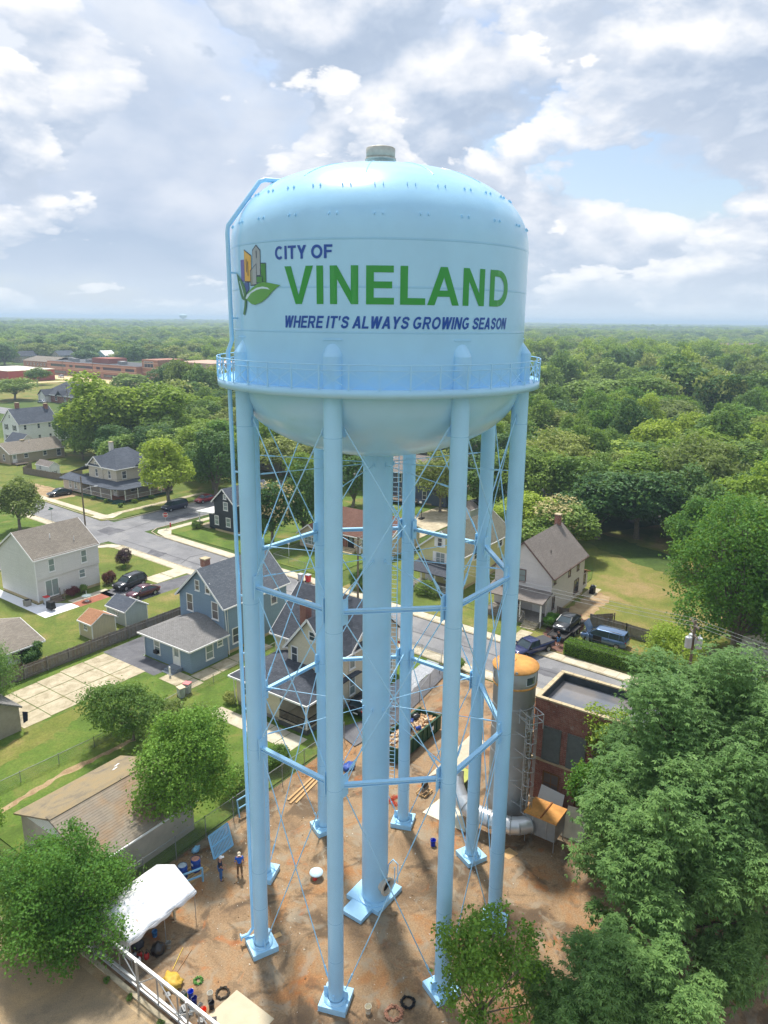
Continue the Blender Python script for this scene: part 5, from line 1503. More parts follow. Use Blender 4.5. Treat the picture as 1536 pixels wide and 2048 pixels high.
# ------------------------------------------------------------------ vehicles
RIM = plain('alloy_rim', S(176, 178, 182), 0.3, 0.7, 0.5, 0.03)
LAMP_CLEAR = plain('headlamp_glass', S(222, 226, 230), 0.12, 0.2, 0.6, 0.02)
LAMP_RED = plain('tail_lamp_red', S(170, 28, 30), 0.2, 0, 0.5, 0.02)
WHEEL = {}


def wheel_mesh(r, w):
    k = (r, w)
    if k not in WHEEL:
        t = MB().lathe([(r*0.62, -w/2), (r*0.9, -w/2), (r, -w*0.32), (r, w*0.32), (r*0.9, w/2), (r*0.62, w/2)], 22, axis=(0, 1, 0))
        a = t.build('tyre', RUBBER)
        q = MB().lathe([(0.0, w*0.42), (r*0.16, w*0.44), (r*0.2, w*0.36), (r*0.52, w*0.34), (r*0.63, w*0.46)], 22, axis=(0, 1, 0)).lathe([(r*0.63, -w*0.46), (r*0.52, -w*0.34), (r*0.2, -w*0.36), (r*0.16, -w*0.44), (0.0, -w*0.42)], 22, axis=(0, 1, 0))
        b = q.build('rim', RIM)
        s = MB()
        for i in range(5):
            an = 2*math.pi*i/5
            for yy in (w*0.40, -w*0.40):
                p = Vector((math.cos(an)*r*0.36, yy, math.sin(an)*r*0.36)); s.obox(p, (0.11, 0.02, 0.11))
        c = s.build('hub', BLACK)
        WHEEL[k] = (a.data, b.data, c.data)
        for o in (a, b, c): bpy.data.objects.remove(o)
    return WHEEL[k]


def add_wheel(T, x, y, r, w=0.22):
    d = wheel_mesh(r, w)
    o = bpy.data.objects.new('wheel', d[0]); COL.objects.link(o); o.parent = T; o.location = (x, y, r)
    p = bpy.data.objects.new('rim', d[1]); COL.objects.link(p); p.parent = o
    return o


def loft(m, secs, mi=0, smooth=True):
    n = len(secs[0]); vs = [p for s in secs for p in s]; fs = []
    for i in range(len(secs)-1):
        for k in range(n-1): fs.append((i*n+k, (i+1)*n+k, (i+1)*n+k+1, i*n+k+1))
    m.add(vs, fs, mi, smooth)
    m.add(secs[0], [tuple(range(n))], mi); m.add(secs[-1], [tuple(range(n-1, -1, -1))], mi)
    return m


def car(name, label, kind, paint, loc, rz, hood_open=False, door_open=False):
    P = dict(sedan=(4.75, 1.82, 1.45, 0.92, 0.88, 0.33, (-1.75, -0.95, 0.30, 1.15)),
             coupe=(4.45, 1.78, 1.40, 0.90, 0.86, 0.32, (-1.85, -0.85, 0.25, 1.15)),
             suv=(4.65, 1.88, 1.70, 1.06, 1.04, 0.36, (-2.15, -1.85, 0.45, 1.20)),
             van=(5.15, 1.98, 1.78, 1.08, 1.06, 0.34, (-2.45, -2.20, 0.75, 1.65)),
             hatch=(4.2, 1.75, 1.5, 0.95, 0.92, 0.31, (-1.95, -1.6, 0.25, 1.1)))[kind]
    L_, W, Hh, belt, hood, wr, (xb0, xt0, xt1, xb1) = P
    T = thing(name, label, 'car' if kind not in ('van',) else 'van', loc, rz)
    w = W/2
    trunk = belt if kind in ('sedan', 'coupe') else belt+0.02
    st = [(-L_/2, 0.70, 0.42, belt-0.22), (-L_/2+0.06, 0.86, 0.30, trunk-0.06), (-L_/2+0.28, 0.95, 0.24, trunk), (-L_/2+0.9, 1.0, 0.22, belt+0.02), (-0.2, 1.0, 0.21, belt), (L_*0.22, 1.0, 0.21, belt-0.01),
          (L_/2-1.05, 0.985, 0.22, hood+0.01), (L_/2-0.45, 0.94, 0.24, hood-0.07), (L_/2-0.12, 0.84, 0.28, hood-0.18), (L_/2, 0.66, 0.36, hood-0.36)]
    secs = []
    for x, f, zl, zt in st:
        ww = w*f; hgt = zt-zl
        half = [(-0.86*ww, zl), (-0.985*ww, zl+0.10), (-ww, zl+0.5*hgt), (-0.985*ww, zt-0.10), (-0.90*ww, zt-0.015), (-0.45*ww, zt+0.03)]
        pts = half+[(0, zt+0.04)]+[(-a, b) for a, b in half[::-1]]
        secs.append([(x, a, b) for a, b in pts])
    m = loft(MB(), secs)
    body = m.build('body', paint, T)
    # glasshouse
    g = MB(); bz, rzf = belt+0.01, Hh-0.04
    secs = []
    wb, wt = 0.915*w, 0.74*w
    xs = [(xb0, xb0, 0.0), (xt0, xt0, 1.0), (xt1, xt1, 1.0), (xb1, xb1, 0.0)]
    bl = [(xb0, -wb, bz), (xb1, -wb, bz), (xb1, wb, bz), (xb0, wb, bz)]
    tl = [(xt0, -wt, rzf), (xt1, -wt, rzf), (xt1, wt, rzf), (xt0, wt, rzf)]
    g.add(bl+tl, [(0, 1, 5, 4), (1, 2, 6, 5), (2, 3, 7, 6), (3, 0, 4, 7)])
    g.build('windows', CARGLASS, T)
    r_ = MB()
    secs = []
    for x, f, dz in ((xt0-0.10, 0.93, -0.05), (xt0+0.1, 1.0, 0.01), ((xt0+xt1)/2, 1.02, 0.045), (xt1-0.15, 1.0, 0.02), (xt1+0.12, 0.93, -0.05)):
        ww = wt*1.05*f
        secs.append([(x, -ww, rzf+dz-0.05), (x, -ww*0.96, rzf+dz+0.0), (x, -ww*0.6, rzf+dz+0.035), (x, 0, rzf+dz+0.045), (x, ww*0.6, rzf+dz+0.035), (x, ww*0.96, rzf+dz), (x, ww, rzf+dz-0.05)])
    loft(r_, secs)
    for s in (-1, 1):
        r_.beam((xb1+0.05, s*wb, bz), (xt1, s*wt, rzf), 0.06, 0.06); r_.beam((xb0-0.03, s*wb, bz), (xt0, s*wt, rzf), 0.10, 0.08)
        xm = (xt0+xt1)/2+0.05; r_.beam((xm, s*(wb+0.003), bz), (xm-0.02, s*(wt+0.003), rzf), 0.07, 0.03)
        if kind in ('suv', 'van'): r_.beam((xm-1.15, s*(wb+0.003), bz), (xm-1.12, s*(wt+0.003), rzf), 0.08, 0.03)
    r_.build('roof', paint, T)
    if kind in ('suv', 'van'):
        for s in (-1, 1): MB().beam((xt0+0.2, s*wt*0.88, rzf+0.09), (xt1-0.3, s*wt*0.88, rzf+0.09), 0.04, 0.05).build('roof_rail', STEEL_DULL if kind == 'van' else BLACK, T)
    xw = (-L_/2+0.95, L_/2-0.92)
    for x in xw:
        for s in (-1, 1):
            MB().lathe([(0.0, 0.0), (wr*1.17, 0.0)], 20, c=(x, s*(w*0.988), wr+0.01), axis=(0, s, 0)).build('wheel_arch_shade', BLACK, T)  # flat black disc painted for the shade inside the arch, nothing is recessed
            add_wheel(T, x, s*(w-0.085), wr)
    for s in (-1, 1):
        MB().obox((L_/2-0.17, s*w*0.62, hood-0.27), (0.26, 0.34, 0.13), -s*0.35).build('headlight', LAMP_CLEAR, T)
        MB().obox((-L_/2+0.09, s*w*0.70, belt-0.16), (0.14, 0.28, 0.16), s*0.3).build('tail_light', LAMP_RED, T)
        MB().obox((xb1-0.28, s*(w+0.06), belt+0.06), (0.12, 0.18, 0.12), s*0.2).build('mirror', paint, T)
        for dx in (0.15, -0.8): MB().box(dx, dx+0.18, s*(w*0.995)-0.012, s*(w*0.995)+0.012, belt-0.20, belt-0.17).build('door_handle', BLACK, T)
    MB().box(L_/2-0.06, L_/2+0.005, -w*0.5, w*0.5, 0.40, hood-0.40).build('grille', BLACK, T)
    MB().box(-L_/2-0.006, -L_/2+0.05, -0.26, 0.26, 0.5, 0.62).build('number_plate', WHITE, T)
    if hood_open:
        MB().obox((0, 0, 0), (1.15, W*0.84, 0.05), M=Matrix.Translation((xb1+0.32, 0, hood+0.62)) @ Matrix.Rotation(R(-62), 4, 'Y')).build('hood', paint, T)
        MB().box(xb1+0.1, L_/2-0.25, -w*0.8, w*0.8, hood-0.02, hood+0.06).build('engine_bay', BLACK, T)
    if door_open:
        MB().obox((0, 0, 0), (1.0, 0.07, 1.0), M=Matrix.Translation((xb1-0.15, (w+0.42), 0.78)) @ Matrix.Rotation(R(-58), 4, 'Z')).build('front_door', paint, T)
        MB().box(xt1-0.7, xt1+0.3, w*0.985, w*1.003, 0.4, belt).build('doorway_shade_plate', BLACK, T)  # black plate painted for the shaded cabin, no doorway is cut
    return T


PT = dict(black=carpaint('car_black', S(30, 34, 42)), navy=carpaint('car_navy', S(28, 36, 66)), maroon=carpaint('car_maroon', S(86, 34, 50)), red=carpaint('car_red', S(150, 34, 44)),
          char=carpaint('car_charcoal', S(52, 55, 58)), blue=carpaint('car_blue', S(92, 122, 160), 0.4), royal=carpaint('truck_blue', S(32, 42, 92)), white=carpaint('car_white', S(226, 228, 230), 0.0), silver=carpaint('car_silver', S(172, 176, 180), 0.6))
car('parked_suv', 'black compact crossover parked on the pale drive by the white house', 'suv', PT['black'], (55.6, 80.65, 0.1), R(184))
car('parked_coupe', 'maroon coupe parked on the asphalt drive beside the black crossover', 'coupe', PT['maroon'], (54.55, 76.6, 0.1), R(178))
car('parked_minivan', 'navy minivan parked at the kerb in front of the porch house', 'van', PT['navy'], (86.2, 109.1, 0.02), R(180))
car('parked_sedan', 'dark red sedan parked at the kerb behind the navy minivan', 'sedan', PT['red'], (93.8, 109.2, 0.02), R(180))
car('parked_sedan', 'dark sedan parked on the dirt drive beside the porch house', 'sedan', PT['char'], (79.3, 136.0, 0.1), R(172))
car('parked_car', 'dark car parked beside the beige house on the gravel', 'suv', PT['black'], (49.2, 36.1, 0.1), R(2))
car('damaged_car', 'charcoal hatchback with crumpled bonnet loaded on a flatbed trailer', 'sedan', PT['char'], (76.9, 28.0, 0.64), R(178))
car('open_minivan', 'steel-blue minivan with its bonnet raised and front door open behind the hedge', 'van', PT['blue'], (76.25, 23.3, 0.1), R(90), True, True)
car('parked_hatchback', 'black hatchback parked on the far side street under the tank', 'hatch', PT['black'], (153.0, 138.0, 0.02), R(150))
car('parked_suv', 'black four-wheel-drive on the concrete drive in the shade behind the yellow house', 'suv', PT['black'], (124.0, 64.2, 0.1), R(90))
car('parked_car', 'silver car parked outside the brick building with the black roof', 'sedan', PT['silver'], (167.4, 293.0, 0.02), R(95))
car('parked_van', 'white van parked at the corner of the red warehouse', 'van', PT['white'], (203.5, 392.0, 0.02), R(10))
car('parked_car', 'white car on the sandy lot in front of the long brick building', 'suv', PT['white'], (247.0, 409.0, 0.02), R(80))
car('parked_car', 'red car nosing out beside the rear deck of the taupe house', 'sedan', PT['red'], (87.2, 180.5, 0.1), R(90))
car('parked_car', 'dark car standing beside the tall white house', 'sedan', PT['navy'], (101.0, 206.5, 0.1), R(90))


def pickup(label, paint, loc, rz):
    T = thing('pickup_truck', label, 'truck', loc, rz)
    L_, w = 5.6, 0.97
    st = [(-L_/2, 0.93, 0.45, 1.05), (-L_/2+0.1, 0.98, 0.42, 1.08), (-0.5, 1.0, 0.40, 1.08), (0.3, 1.0, 0.40, 1.08), (1.25, 0.99, 0.40, 1.06), (2.3, 0.96, 0.42, 1.02), (2.7, 0.88, 0.45, 0.92), (L_/2, 0.75, 0.5, 0.72)]
    secs = []
    for x, f, zl, zt in st:
        ww = w*f; half = [(-0.9*ww, zl), (-ww, zl+0.1), (-ww, zt-0.15), (-0.95*ww, zt-0.02), (-0.5*ww, zt+0.01)]
        secs.append([(x, a, b) for a, b in half+[(0, zt+0.02)]+[(-a, b) for a, b in half[::-1]]])
    loft(MB(), secs).build('body', paint, T)
    MB().box(-L_/2+0.08, -0.55, -w*0.86, w*0.86, 1.085, 1.14).build('bed_cover', plain('tonneau', S(70, 72, 76), 0.7), T)
    g = MB(); g.add([(-0.5, -0.88, 1.08), (1.35, -0.88, 1.08), (1.35, 0.88, 1.08), (-0.5, 0.88, 1.08), (-0.42, -0.72, 1.70), (0.62, -0.72, 1.70), (0.62, 0.72, 1.70), (-0.42, 0.72, 1.70)], [(0, 1, 5, 4), (1, 2, 6, 5), (2, 3, 7, 6), (3, 0, 4, 7)]); g.build('windows', CARGLASS, T)
    m = MB(); loft(m, [[(x, -0.76*f, 1.68+d), (x, -0.5*f, 1.74+d), (x, 0, 1.76+d), (x, 0.5*f, 1.74+d), (x, 0.76*f, 1.68+d)] for x, f, d in ((-0.48, 0.96, -0.03), (-0.3, 1, 0), (0.5, 1, 0), (0.74, 0.95, -0.04))])
    for s in (-1, 1): m.beam((1.38, s*0.88, 1.08), (0.64, s*0.72, 1.7), 0.07, 0.07); m.beam((-0.5, s*0.88, 1.08), (-0.43, s*0.73, 1.7), 0.12, 0.08); m.beam((0.3, s*0.883, 1.08), (0.25, s*0.73, 1.7), 0.06, 0.03)
    m.build('roof', paint, T)
    for x in (-1.75, 1.75):
        for s in (-1, 1):
            MB().lathe([(0, 0), (0.46, 0)], 20, c=(x, s*0.965, 0.42), axis=(0, s, 0)).build('wheel_arch_shade', BLACK, T); add_wheel(T, x, s*0.88, 0.38, 0.25)  # arch is a flat black disc standing in for its shaded recess
    for s in (-1, 1):
        MB().obox((2.72, s*0.68, 0.82), (0.14, 0.3, 0.16), -s*0.3).build('headlight', LAMP_CLEAR, T); MB().obox((-2.78, s*0.86, 0.85), (0.06, 0.14, 0.3)).build('tail_light', LAMP_RED, T); MB().obox((1.1, s*1.08, 1.16), (0.12, 0.22, 0.18)).build('mirror', BLACK, T)
    MB().box(2.72, 2.83, -0.85, 0.85, 0.45, 0.62).build('bumper', STEEL, T); MB().box(-2.86, -2.78, -0.85, 0.85, 0.45, 0.6).build('bumper', STEEL, T)
    return T


pickup('dark blue pickup with black bed cover pulling out across the kerb', PT['royal'], (69.1, 29.0, 0.04), R(160))
T = thing('car_trailer', 'dark flatbed tandem-axle car trailer carrying the charcoal hatchback', 'trailer', (76.4, 27.9, 0.09))
DKST = plain('dark_steel', S(58, 56, 56), 0.7, 0.2)
part(T, 'deck', MB().box(-3.0, 3.0, -0.95, 0.95, 0.50, 0.58), DKST, False)
for s in (-1, 1): part(T, 'side_rail', MB().box(-3.05, 3.05, s*1.0-0.05, s*1.0+0.05, 0.44, 0.66), DKST, False); part(T, 'fender', MB().box(-1.0, 1.1, s*1.06, s*1.36, 0.72, 0.78), DKST, False)
for x in (-0.45, 0.5):
    for s in (-1, 1): add_wheel(T, x, s*1.2, 0.33)
for s in (-1, 1): part(T, 'tongue', MB().beam((-3.0, s*0.6, 0.5), (-4.2, 0, 0.5), 0.1, 0.1), DKST, False); part(T, 'ramp', MB().beam((3.0, s*0.7, 0.55), (4.3, s*0.75, 0.25), 0.35, 0.06), DKST, False)

# ------------------------------------------------------------------ people
SKIN = plain('skin', S(188, 140, 116), 0.6, var=0.05)


def skinned(name, pts, edges, radii, mat, parent, sub=2, root=0):
    me = bpy.data.meshes.new(name); me.from_pydata(pts, edges, [])
    o = bpy.data.objects.new(name, me); COL.objects.link(o)
    md = o.modifiers.new('skin', 'SKIN'); md.use_smooth_shade = True
    if not me.skin_vertices: me.skin_vertices.new()
    for i, r in enumerate(radii):
        sv = me.skin_vertices[0].data[i]; sv.radius = (r, r) if isinstance(r, float) else r; sv.use_root = (i == root)
    s = o.modifiers.new('smooth', 'SUBSURF'); s.levels = sub; s.render_levels = sub
    me.materials.append(mat); o.parent = parent
    return o


def person(label, loc, rz, shirt, trousers, shoes, cap=None, pose='stand', shorts=False, hair=None, sleeve=0.62, s=1.0):
    T = thing('person', label, 'person', loc, rz); T.scale = (s, s, s)
    # x = right, y = facing; joint positions in metres
    J = dict(pel=(0, 0, 0.94), wai=(0, 0, 1.10), che=(0, 0.01, 1.32), nek=(0, 0.0, 1.50), hdb=(0, 0.02, 1.58), hed=(0, 0.035, 1.68), top=(0, 0.02, 1.76),
             sL=(-0.19, 0, 1.42), sR=(0.19, 0, 1.42), eL=(-0.26, -0.02, 1.14), eR=(0.26, -0.02, 1.14), wL=(-0.27, 0.06, 0.90), wR=(0.27, 0.06, 0.90),
             hL=(-0.10, 0, 0.90), hR=(0.10, 0, 0.90), kL=(-0.12, 0.02, 0.50), kR=(0.12, 0.02, 0.50), aL=(-0.13, -0.01, 0.09), aR=(0.13, -0.01, 0.09), tL=(-0.15, 0.17, 0.04), tR=(0.15, 0.17, 0.04))
    if pose == 'hold':
        J.update(eL=(-0.27, 0.02, 1.16), wL=(-0.12, 0.24, 1.02), eR=(0.27, 0.0, 1.15), wR=(0.20, 0.22, 0.98), hed=(0, 0.06, 1.675), top=(0, 0.05, 1.755))
    if pose == 'work':
        J.update(che=(0, 0.08, 1.30), nek=(0, 0.14, 1.46), hdb=(0, 0.18, 1.53), hed=(0, 0.23, 1.61), top=(0, 0.26, 1.68), sL=(-0.19, 0.10, 1.39), sR=(0.19, 0.10, 1.39), eL=(-0.25, 0.28, 1.18), eR=(0.25, 0.28, 1.18), wL=(-0.16, 0.5, 1.12), wR=(0.16, 0.5, 1.12))
    if pose == 'reach':
        J.update(eR=(0.34, 0.16, 1.30), wR=(0.34, 0.42, 1.36), eL=(-0.32, 0.1, 1.16), wL=(-0.30, 0.33, 1.10))
    if pose == 'crouch':
        J.update(pel=(0, -0.1, 0.42), wai=(0, -0.02, 0.58), che=(0, 0.10, 0.78), nek=(0, 0.18, 0.94), hdb=(0, 0.21, 1.01), hed=(0, 0.25, 1.10), top=(0, 0.25, 1.18), sL=(-0.19, 0.14, 0.88), sR=(0.19, 0.14, 0.88), eL=(-0.26, 0.30, 0.70), eR=(0.26, 0.30, 0.70), wL=(-0.14, 0.5, 0.6), wR=(0.14, 0.5, 0.6),
                 hL=(-0.10, -0.1, 0.40), hR=(0.10, -0.1, 0.40), kL=(-0.17, 0.28, 0.50), kR=(0.17, 0.28, 0.50), aL=(-0.14, 0.02, 0.09), aR=(0.14, 0.02, 0.09), tL=(-0.16, 0.2, 0.04), tR=(0.16, 0.2, 0.04))
    rad = dict(pel=0.135, wai=0.125, che=0.145, nek=0.058, hdb=0.07, hed=0.098, top=0.06, sL=0.068, sR=0.068, eL=0.042, eR=0.042, wL=0.028, wR=0.028, hL=0.085, hR=0.085, kL=0.06, kR=0.06, aL=0.042, aR=0.042, tL=0.035, tR=0.035)
    E_ = [('pel', 'wai'), ('wai', 'che'), ('che', 'nek'), ('nek', 'hdb'), ('hdb', 'hed'), ('hed', 'top'), ('che', 'sL'), ('che', 'sR'), ('sL', 'eL'), ('sR', 'eR'), ('eL', 'wL'), ('eR', 'wR'), ('pel', 'hL'), ('pel', 'hR'), ('hL', 'kL'), ('hR', 'kR'), ('kL', 'aL'), ('kR', 'aR'), ('aL', 'tL'), ('aR', 'tR')]

    def sub(names, edges, grow, nm, mat, cut=None, root=0):
        pts = [list(J[n]) for n in names]; idx = {n: i for i, n in enumerate(names)}
        for (a, b, t, key) in (cut or []):
            pts.append([J[a][i]+(J[b][i]-J[a][i])*t for i in range(3)]); idx[key] = len(pts)-1
        rr = [rad[n]+grow for n in names]+[rad[a]+(rad[b]-rad[a])*t+grow for (a, b, t, key) in (cut or [])]
        return skinned(nm, pts, [(idx[a], idx[b]) for a, b in edges], rr, mat, T, 2, root)
    body = sub(list(J), E_, 0.0, 'body', SKIN)
    # hands with separate fingers
    for sd in ('L', 'R'):
        w_, e_ = Vector(J['w'+sd]), Vector(J['e'+sd]); d = (w_-e_).normalized(); a = d.orthogonal().normalized(); b = d.cross(a)
        pts, eds, rr = [tuple(w_), tuple(w_+d*0.07)], [(0, 1)], [0.028, 0.03]
        for i, (o1, ln) in enumerate(((-0.03, 0.075), (-0.01, 0.085), (0.01, 0.08), (0.03, 0.065))):
            k = len(pts); pts += [tuple(w_+d*0.09+b*o1), tuple(w_+d*(0.09+ln*0.6)+b*o1), tuple(w_+d*(0.09+ln*0.9)+b*o1+a*0.03)]; eds += [(1, k), (k, k+1), (k+1, k+2)]; rr += [0.011, 0.010, 0.008]
        k = len(pts); pts += [tuple(w_+d*0.05+b*-0.045), tuple(w_+d*0.085+b*-0.06+a*0.02)]; eds += [(1, k), (k, k+1)]; rr += [0.012, 0.009]
        skinned('hand', pts, eds, rr, SKIN, T, 1)
    sub(['wai', 'che', 'sL', 'sR', 'eL', 'eR', 'pel', 'nek'], [('pel', 'wai'), ('wai', 'che'), ('che', 'sL'), ('che', 'sR'), ('sL', 'cL'), ('sR', 'cR'), ('che', 'nk')], 0.018, 'shirt', shirt, [('sL', 'eL', sleeve, 'cL'), ('sR', 'eR', sleeve, 'cR'), ('che', 'nek', 0.55, 'nk')], 1)
    t_ = 0.95 if shorts else 1.0
    if shorts:
        sub(['pel', 'hL', 'hR', 'kL', 'kR'], [('pel', 'hL'), ('pel', 'hR'), ('hL', 'cL'), ('hR', 'cR')], 0.022, 'shorts', trousers, [('hL', 'kL', 0.95, 'cL'), ('hR', 'kR', 0.95, 'cR')])
    else:
        sub(['pel', 'hL', 'hR', 'kL', 'kR', 'aL', 'aR'], [('pel', 'hL'), ('pel', 'hR'), ('hL', 'kL'), ('hR', 'kR'), ('kL', 'cL'), ('kR', 'cR')], 0.02, 'trousers', trousers, [('kL', 'aL', 0.92, 'cL'), ('kR', 'aR', 0.92, 'cR')])
    for sd in ('L', 'R'):
        p, q = Vector(J['a'+sd]), Vector(J['t'+sd]); skinned('shoe', [tuple(p+Vector((0, -0.05, -0.04))), tuple((p+q)/2+Vector((0, 0, -0.01))), tuple(q+Vector((0, 0.03, 0.0)))], [(0, 1), (1, 2)], [0.05, 0.05, 0.042], shoes, T, 1)
    h, tp = Vector(J['hed']), Vector(J['top'])
    f = Vector((0, 1, -0.12)).normalized()
    if cap is not None:
        c = MB().lathe([(0.118, 0.0), (0.115, 0.05), (0.085, 0.10), (0.0, 0.125)], 18, c=h+Vector((0, 0, 0.025)))
        c.obox(h+Vector((0, 0.15, 0.03)), (0.17, 0.13, 0.02)); c.build('cap', cap, T)
    else:
        MB().lathe([(0.112, -0.02), (0.115, 0.04), (0.08, 0.10), (0, 0.12)], 18, c=h+Vector((0, -0.012, 0.02))).build('hair', hair or plain('dark_hair', S(52, 42, 36), 0.8), T)
    fc = MB(); fc.obox(h+Vector((0, 0.115, -0.01)), (0.03, 0.04, 0.05)); fc.build('nose', SKIN, T)
    for sx in (-0.035, 0.035): MB().lathe([(0, -0.012), (0.014, 0), (0, 0.012)], 8, c=h+Vector((sx, 0.096, 0.018))).build('eye', BLACK, T)
    MB().obox(h+Vector((0, 0.10, -0.055)), (0.05, 0.02, 0.01)).build('mouth', plain('lips', S(150, 88, 80), 0.6), T)
    for sx in (-0.1, 0.1): MB().obox(h+Vector((sx, 0.01, 0)), (0.02, 0.045, 0.06)).build('ear', SKIN, T)
    return T


cl = lambda n, c: plain(n, c, 0.85, var=0.12, scale=6.0)
person('person in royal blue shirt and brown trousers standing with arms lowered in the yard', (27.3, 30.4, 0.01), R(140), cl('royal_shirt', S(40, 98, 196)), cl('brown_trousers', S(120, 96, 72)), cl('work_boots', S(128, 104, 78)), cl('cream_cap', S(214, 200, 178)))
person('person in white cap, navy top and jeans holding tools near the blue drums', (26.3, 31.1, 0.01), R(-120), cl('navy_shirt', S(46, 52, 72)), cl('jeans', S(62, 104, 160)), cl('work_boots', S(128, 104, 78)), cl('white_cap', S(236, 236, 236)), 'hold')
person('person in grey shirt and cream trousers bending to work under the white canopy', (22.45, 30.9, 0.01), R(60), cl('grey_shirt', S(150, 154, 160)), cl('cream_trousers', S(206, 192, 160)), cl('tan_boots', S(178, 160, 130)), cl('grey_cap', S(150, 150, 150)), 'work')
person('person in dark top crouching among buckets at the back of the white canopy', (20.3, 31.4, 0.01), R(40), cl('dark_shirt', S(60, 62, 68)), cl('dark_trousers', S(70, 72, 80)), cl('tan_boots', S(178, 160, 130)), cl('red_cap', S(170, 50, 44)), 'crouch')
person('person in black shirt and bright blue shorts reaching towards the trailer', (72.5, 27.2, 0.1), R(-20), cl('black_shirt', S(36, 34, 38)), cl('blue_shorts', S(70, 140, 206)), cl('white_shoes', S(220, 220, 220)), cl('black_cap', S(48, 46, 50)), 'reach', True)

# ------------------------------------------------------------------ scrubber stack, duct and hopper
T = thing('metal_stack', 'tall grey metal stack with rusty orange cap and caged ladder beside the tower', 'stack', (42.87, 19.0, 0))
STK = plain('stack_metal', S(178, 180, 180), 0.5, 0.1, 0.4, 0.14, 0.7)
part(T, 'shell', MB().lathe([(1.46, 0.15), (1.46, 10.9), (1.50, 10.9), (1.50, 12.1)], 40), STK, False)
part(T, 'base_ring', MB().lathe([(1.62, 0.0), (1.62, 0.2), (1.47, 0.2)], 40), STK, False)
for z in (2.2, 4.0, 5.8, 7.6, 9.4): part(T, 'seam_ring', MB().lathe([(1.46, z-0.03), (1.475, z-0.01), (1.475, z+0.01), (1.46, z+0.03)], 40, smooth=False), STK, False)
part(T, 'rust_band', MB().lathe([(1.50, 10.86), (1.53, 10.9), (1.53, 10.98), (1.50, 11.02)], 40, smooth=False), RUST, False)
cp = part(T, 'cap', MB().lathe([(1.50, 12.08), (1.60, 12.10), (1.60, 12.2), (0.9, 12.42), (0.0, 12.5)], 40), RUST, False)
MB().path([(-1.55, 0.2, 12.26), (0, 0, 12.53), (1.5, 0.5, 12.26)], 0.03, 5).build('cap_seam', RUST, cp)
MB().lathe([(0.1, -0.02), (0.1, 0.02)], 10, c=(-1.45, -0.75, 12.28), axis=(0.8, 0.4, 0), cap0=True, cap1=True).build('lifting_eye', STEEL, cp)
for a in (-175, -110, -60, -235):
    p = [pol(1.512, R(a+d), 0) for d in (-15, -5, 5, 15)]
    m = MB(); mf = MB()
    for q, r2 in zip(p[:-1], p[1:]): m.add([(q.x, q.y, 11.25), (r2.x, r2.y, 11.25), (r2.x, r2.y, 11.8), (q.x, q.y, 11.8)], [(0, 1, 2, 3)])
    for q, r2 in zip(p[:-1], p[1:]):
        for z in (11.22, 11.83): mf.beam((q.x, q.y, z), (r2.x, r2.y, z), 0.03, 0.06)
    for q in (p[0], p[-1]): mf.beam((q.x, q.y, 11.2), (q.x, q.y, 11.85), 0.05, 0.05)
    w_ = part(T, 'window', mf, STK, False); m.build('pane', GLASS, w_)
ang = R(-121); Lr = 1.92
rad_, tan_ = pol(1, ang, 0), pol(1, ang+math.pi/2, 0)
m = MB()
for s in (-0.22, 0.22): m.beam(rad_*Lr+tan_*s+Vector((0, 0, 1.2)), rad_*Lr+tan_*s+Vector((0, 0, 9.6)), 0.05, 0.05)
lad = part(T, 'ladder', m, STEEL, False)
for z in np.arange(1.4, 9.3, 0.3): MB().tube(rad_*Lr-tan_*0.22+Vector((0, 0, z)), rad_*Lr+tan_*0.22+Vector((0, 0, z)), 0.022, 5).build('rung', STEEL, lad)
for z in np.arange(2.0, 9.7, 1.1):
    pts = [rad_*(Lr+0.36+0.36*math.sin(q))+tan_*0.36*math.cos(q)+Vector((0, 0, z)) for q in np.linspace(-0.5, math.pi+0.5, 13)]
    MB().path(pts, 0.03, 5).build('cage_hoop', STEEL, lad)
for q in np.linspace(0.0, math.pi, 5): p = rad_*(Lr+0.36+0.36*math.sin(q))+tan_*0.36*math.cos(q); MB().tube(p+Vector((0, 0, 2.0)), p+Vector((0, 0, 9.7)), 0.022, 5).build('cage_bar', STEEL, lad)
for z in np.arange(2.2, 9.0, 1.35):
    for s in (-0.22, 0.22): MB().beam(rad_*Lr+tan_*s+Vector((0, 0, z)), rad_*1.45+tan_*s*3.2+Vector((0, 0, z+0.35)), 0.06, 0.06).build('standoff', STEEL, lad)
m = MB()
for z in (9.1, 9.65):
    pts = [rad_*1.5-tan_*0.55, rad_*2.75-tan_*0.55, rad_*2.75+tan_*0.55, rad_*1.5+tan_*0.55]
    for a, b in zip(pts[:-1], pts[1:]): m.beam(a+Vector((0, 0, z)), b+Vector((0, 0, z)), 0.05, 0.05)
for p in (rad_*2.75-tan_*0.55, rad_*2.75+tan_*0.55, rad_*1.6-tan_*0.55, rad_*1.6+tan_*0.55): m.beam(p+Vector((0, 0, 8.6)), p+Vector((0, 0, 9.65)), 0.05, 0.05)
part(T, 'guard_rail', m, STEEL, False)
SHINY = plain('shiny_duct', S(214, 216, 218), 0.36, 0.6, 0.5, 0.06, 1.0)
T = thing('exhaust_duct', 'shiny silver round duct sweeping along the ground into the metal hopper', 'duct', (40.4, 20, 0))
ctr = [(41.5, 22.6, 3.1), (41.3, 22.5, 2.75), (40.9, 22.2, 2.3), (40.5, 21.6, 1.75), (40.35, 21.0, 1.45), (40.3, 20.3, 1.35), (40.3, 19.0, 1.35), (40.35, 18.2, 1.35), (40.5, 17.6, 1.35), (40.75, 17.15, 1.38), (41.05, 16.85, 1.4), (41.35, 16.6, 1.4)]
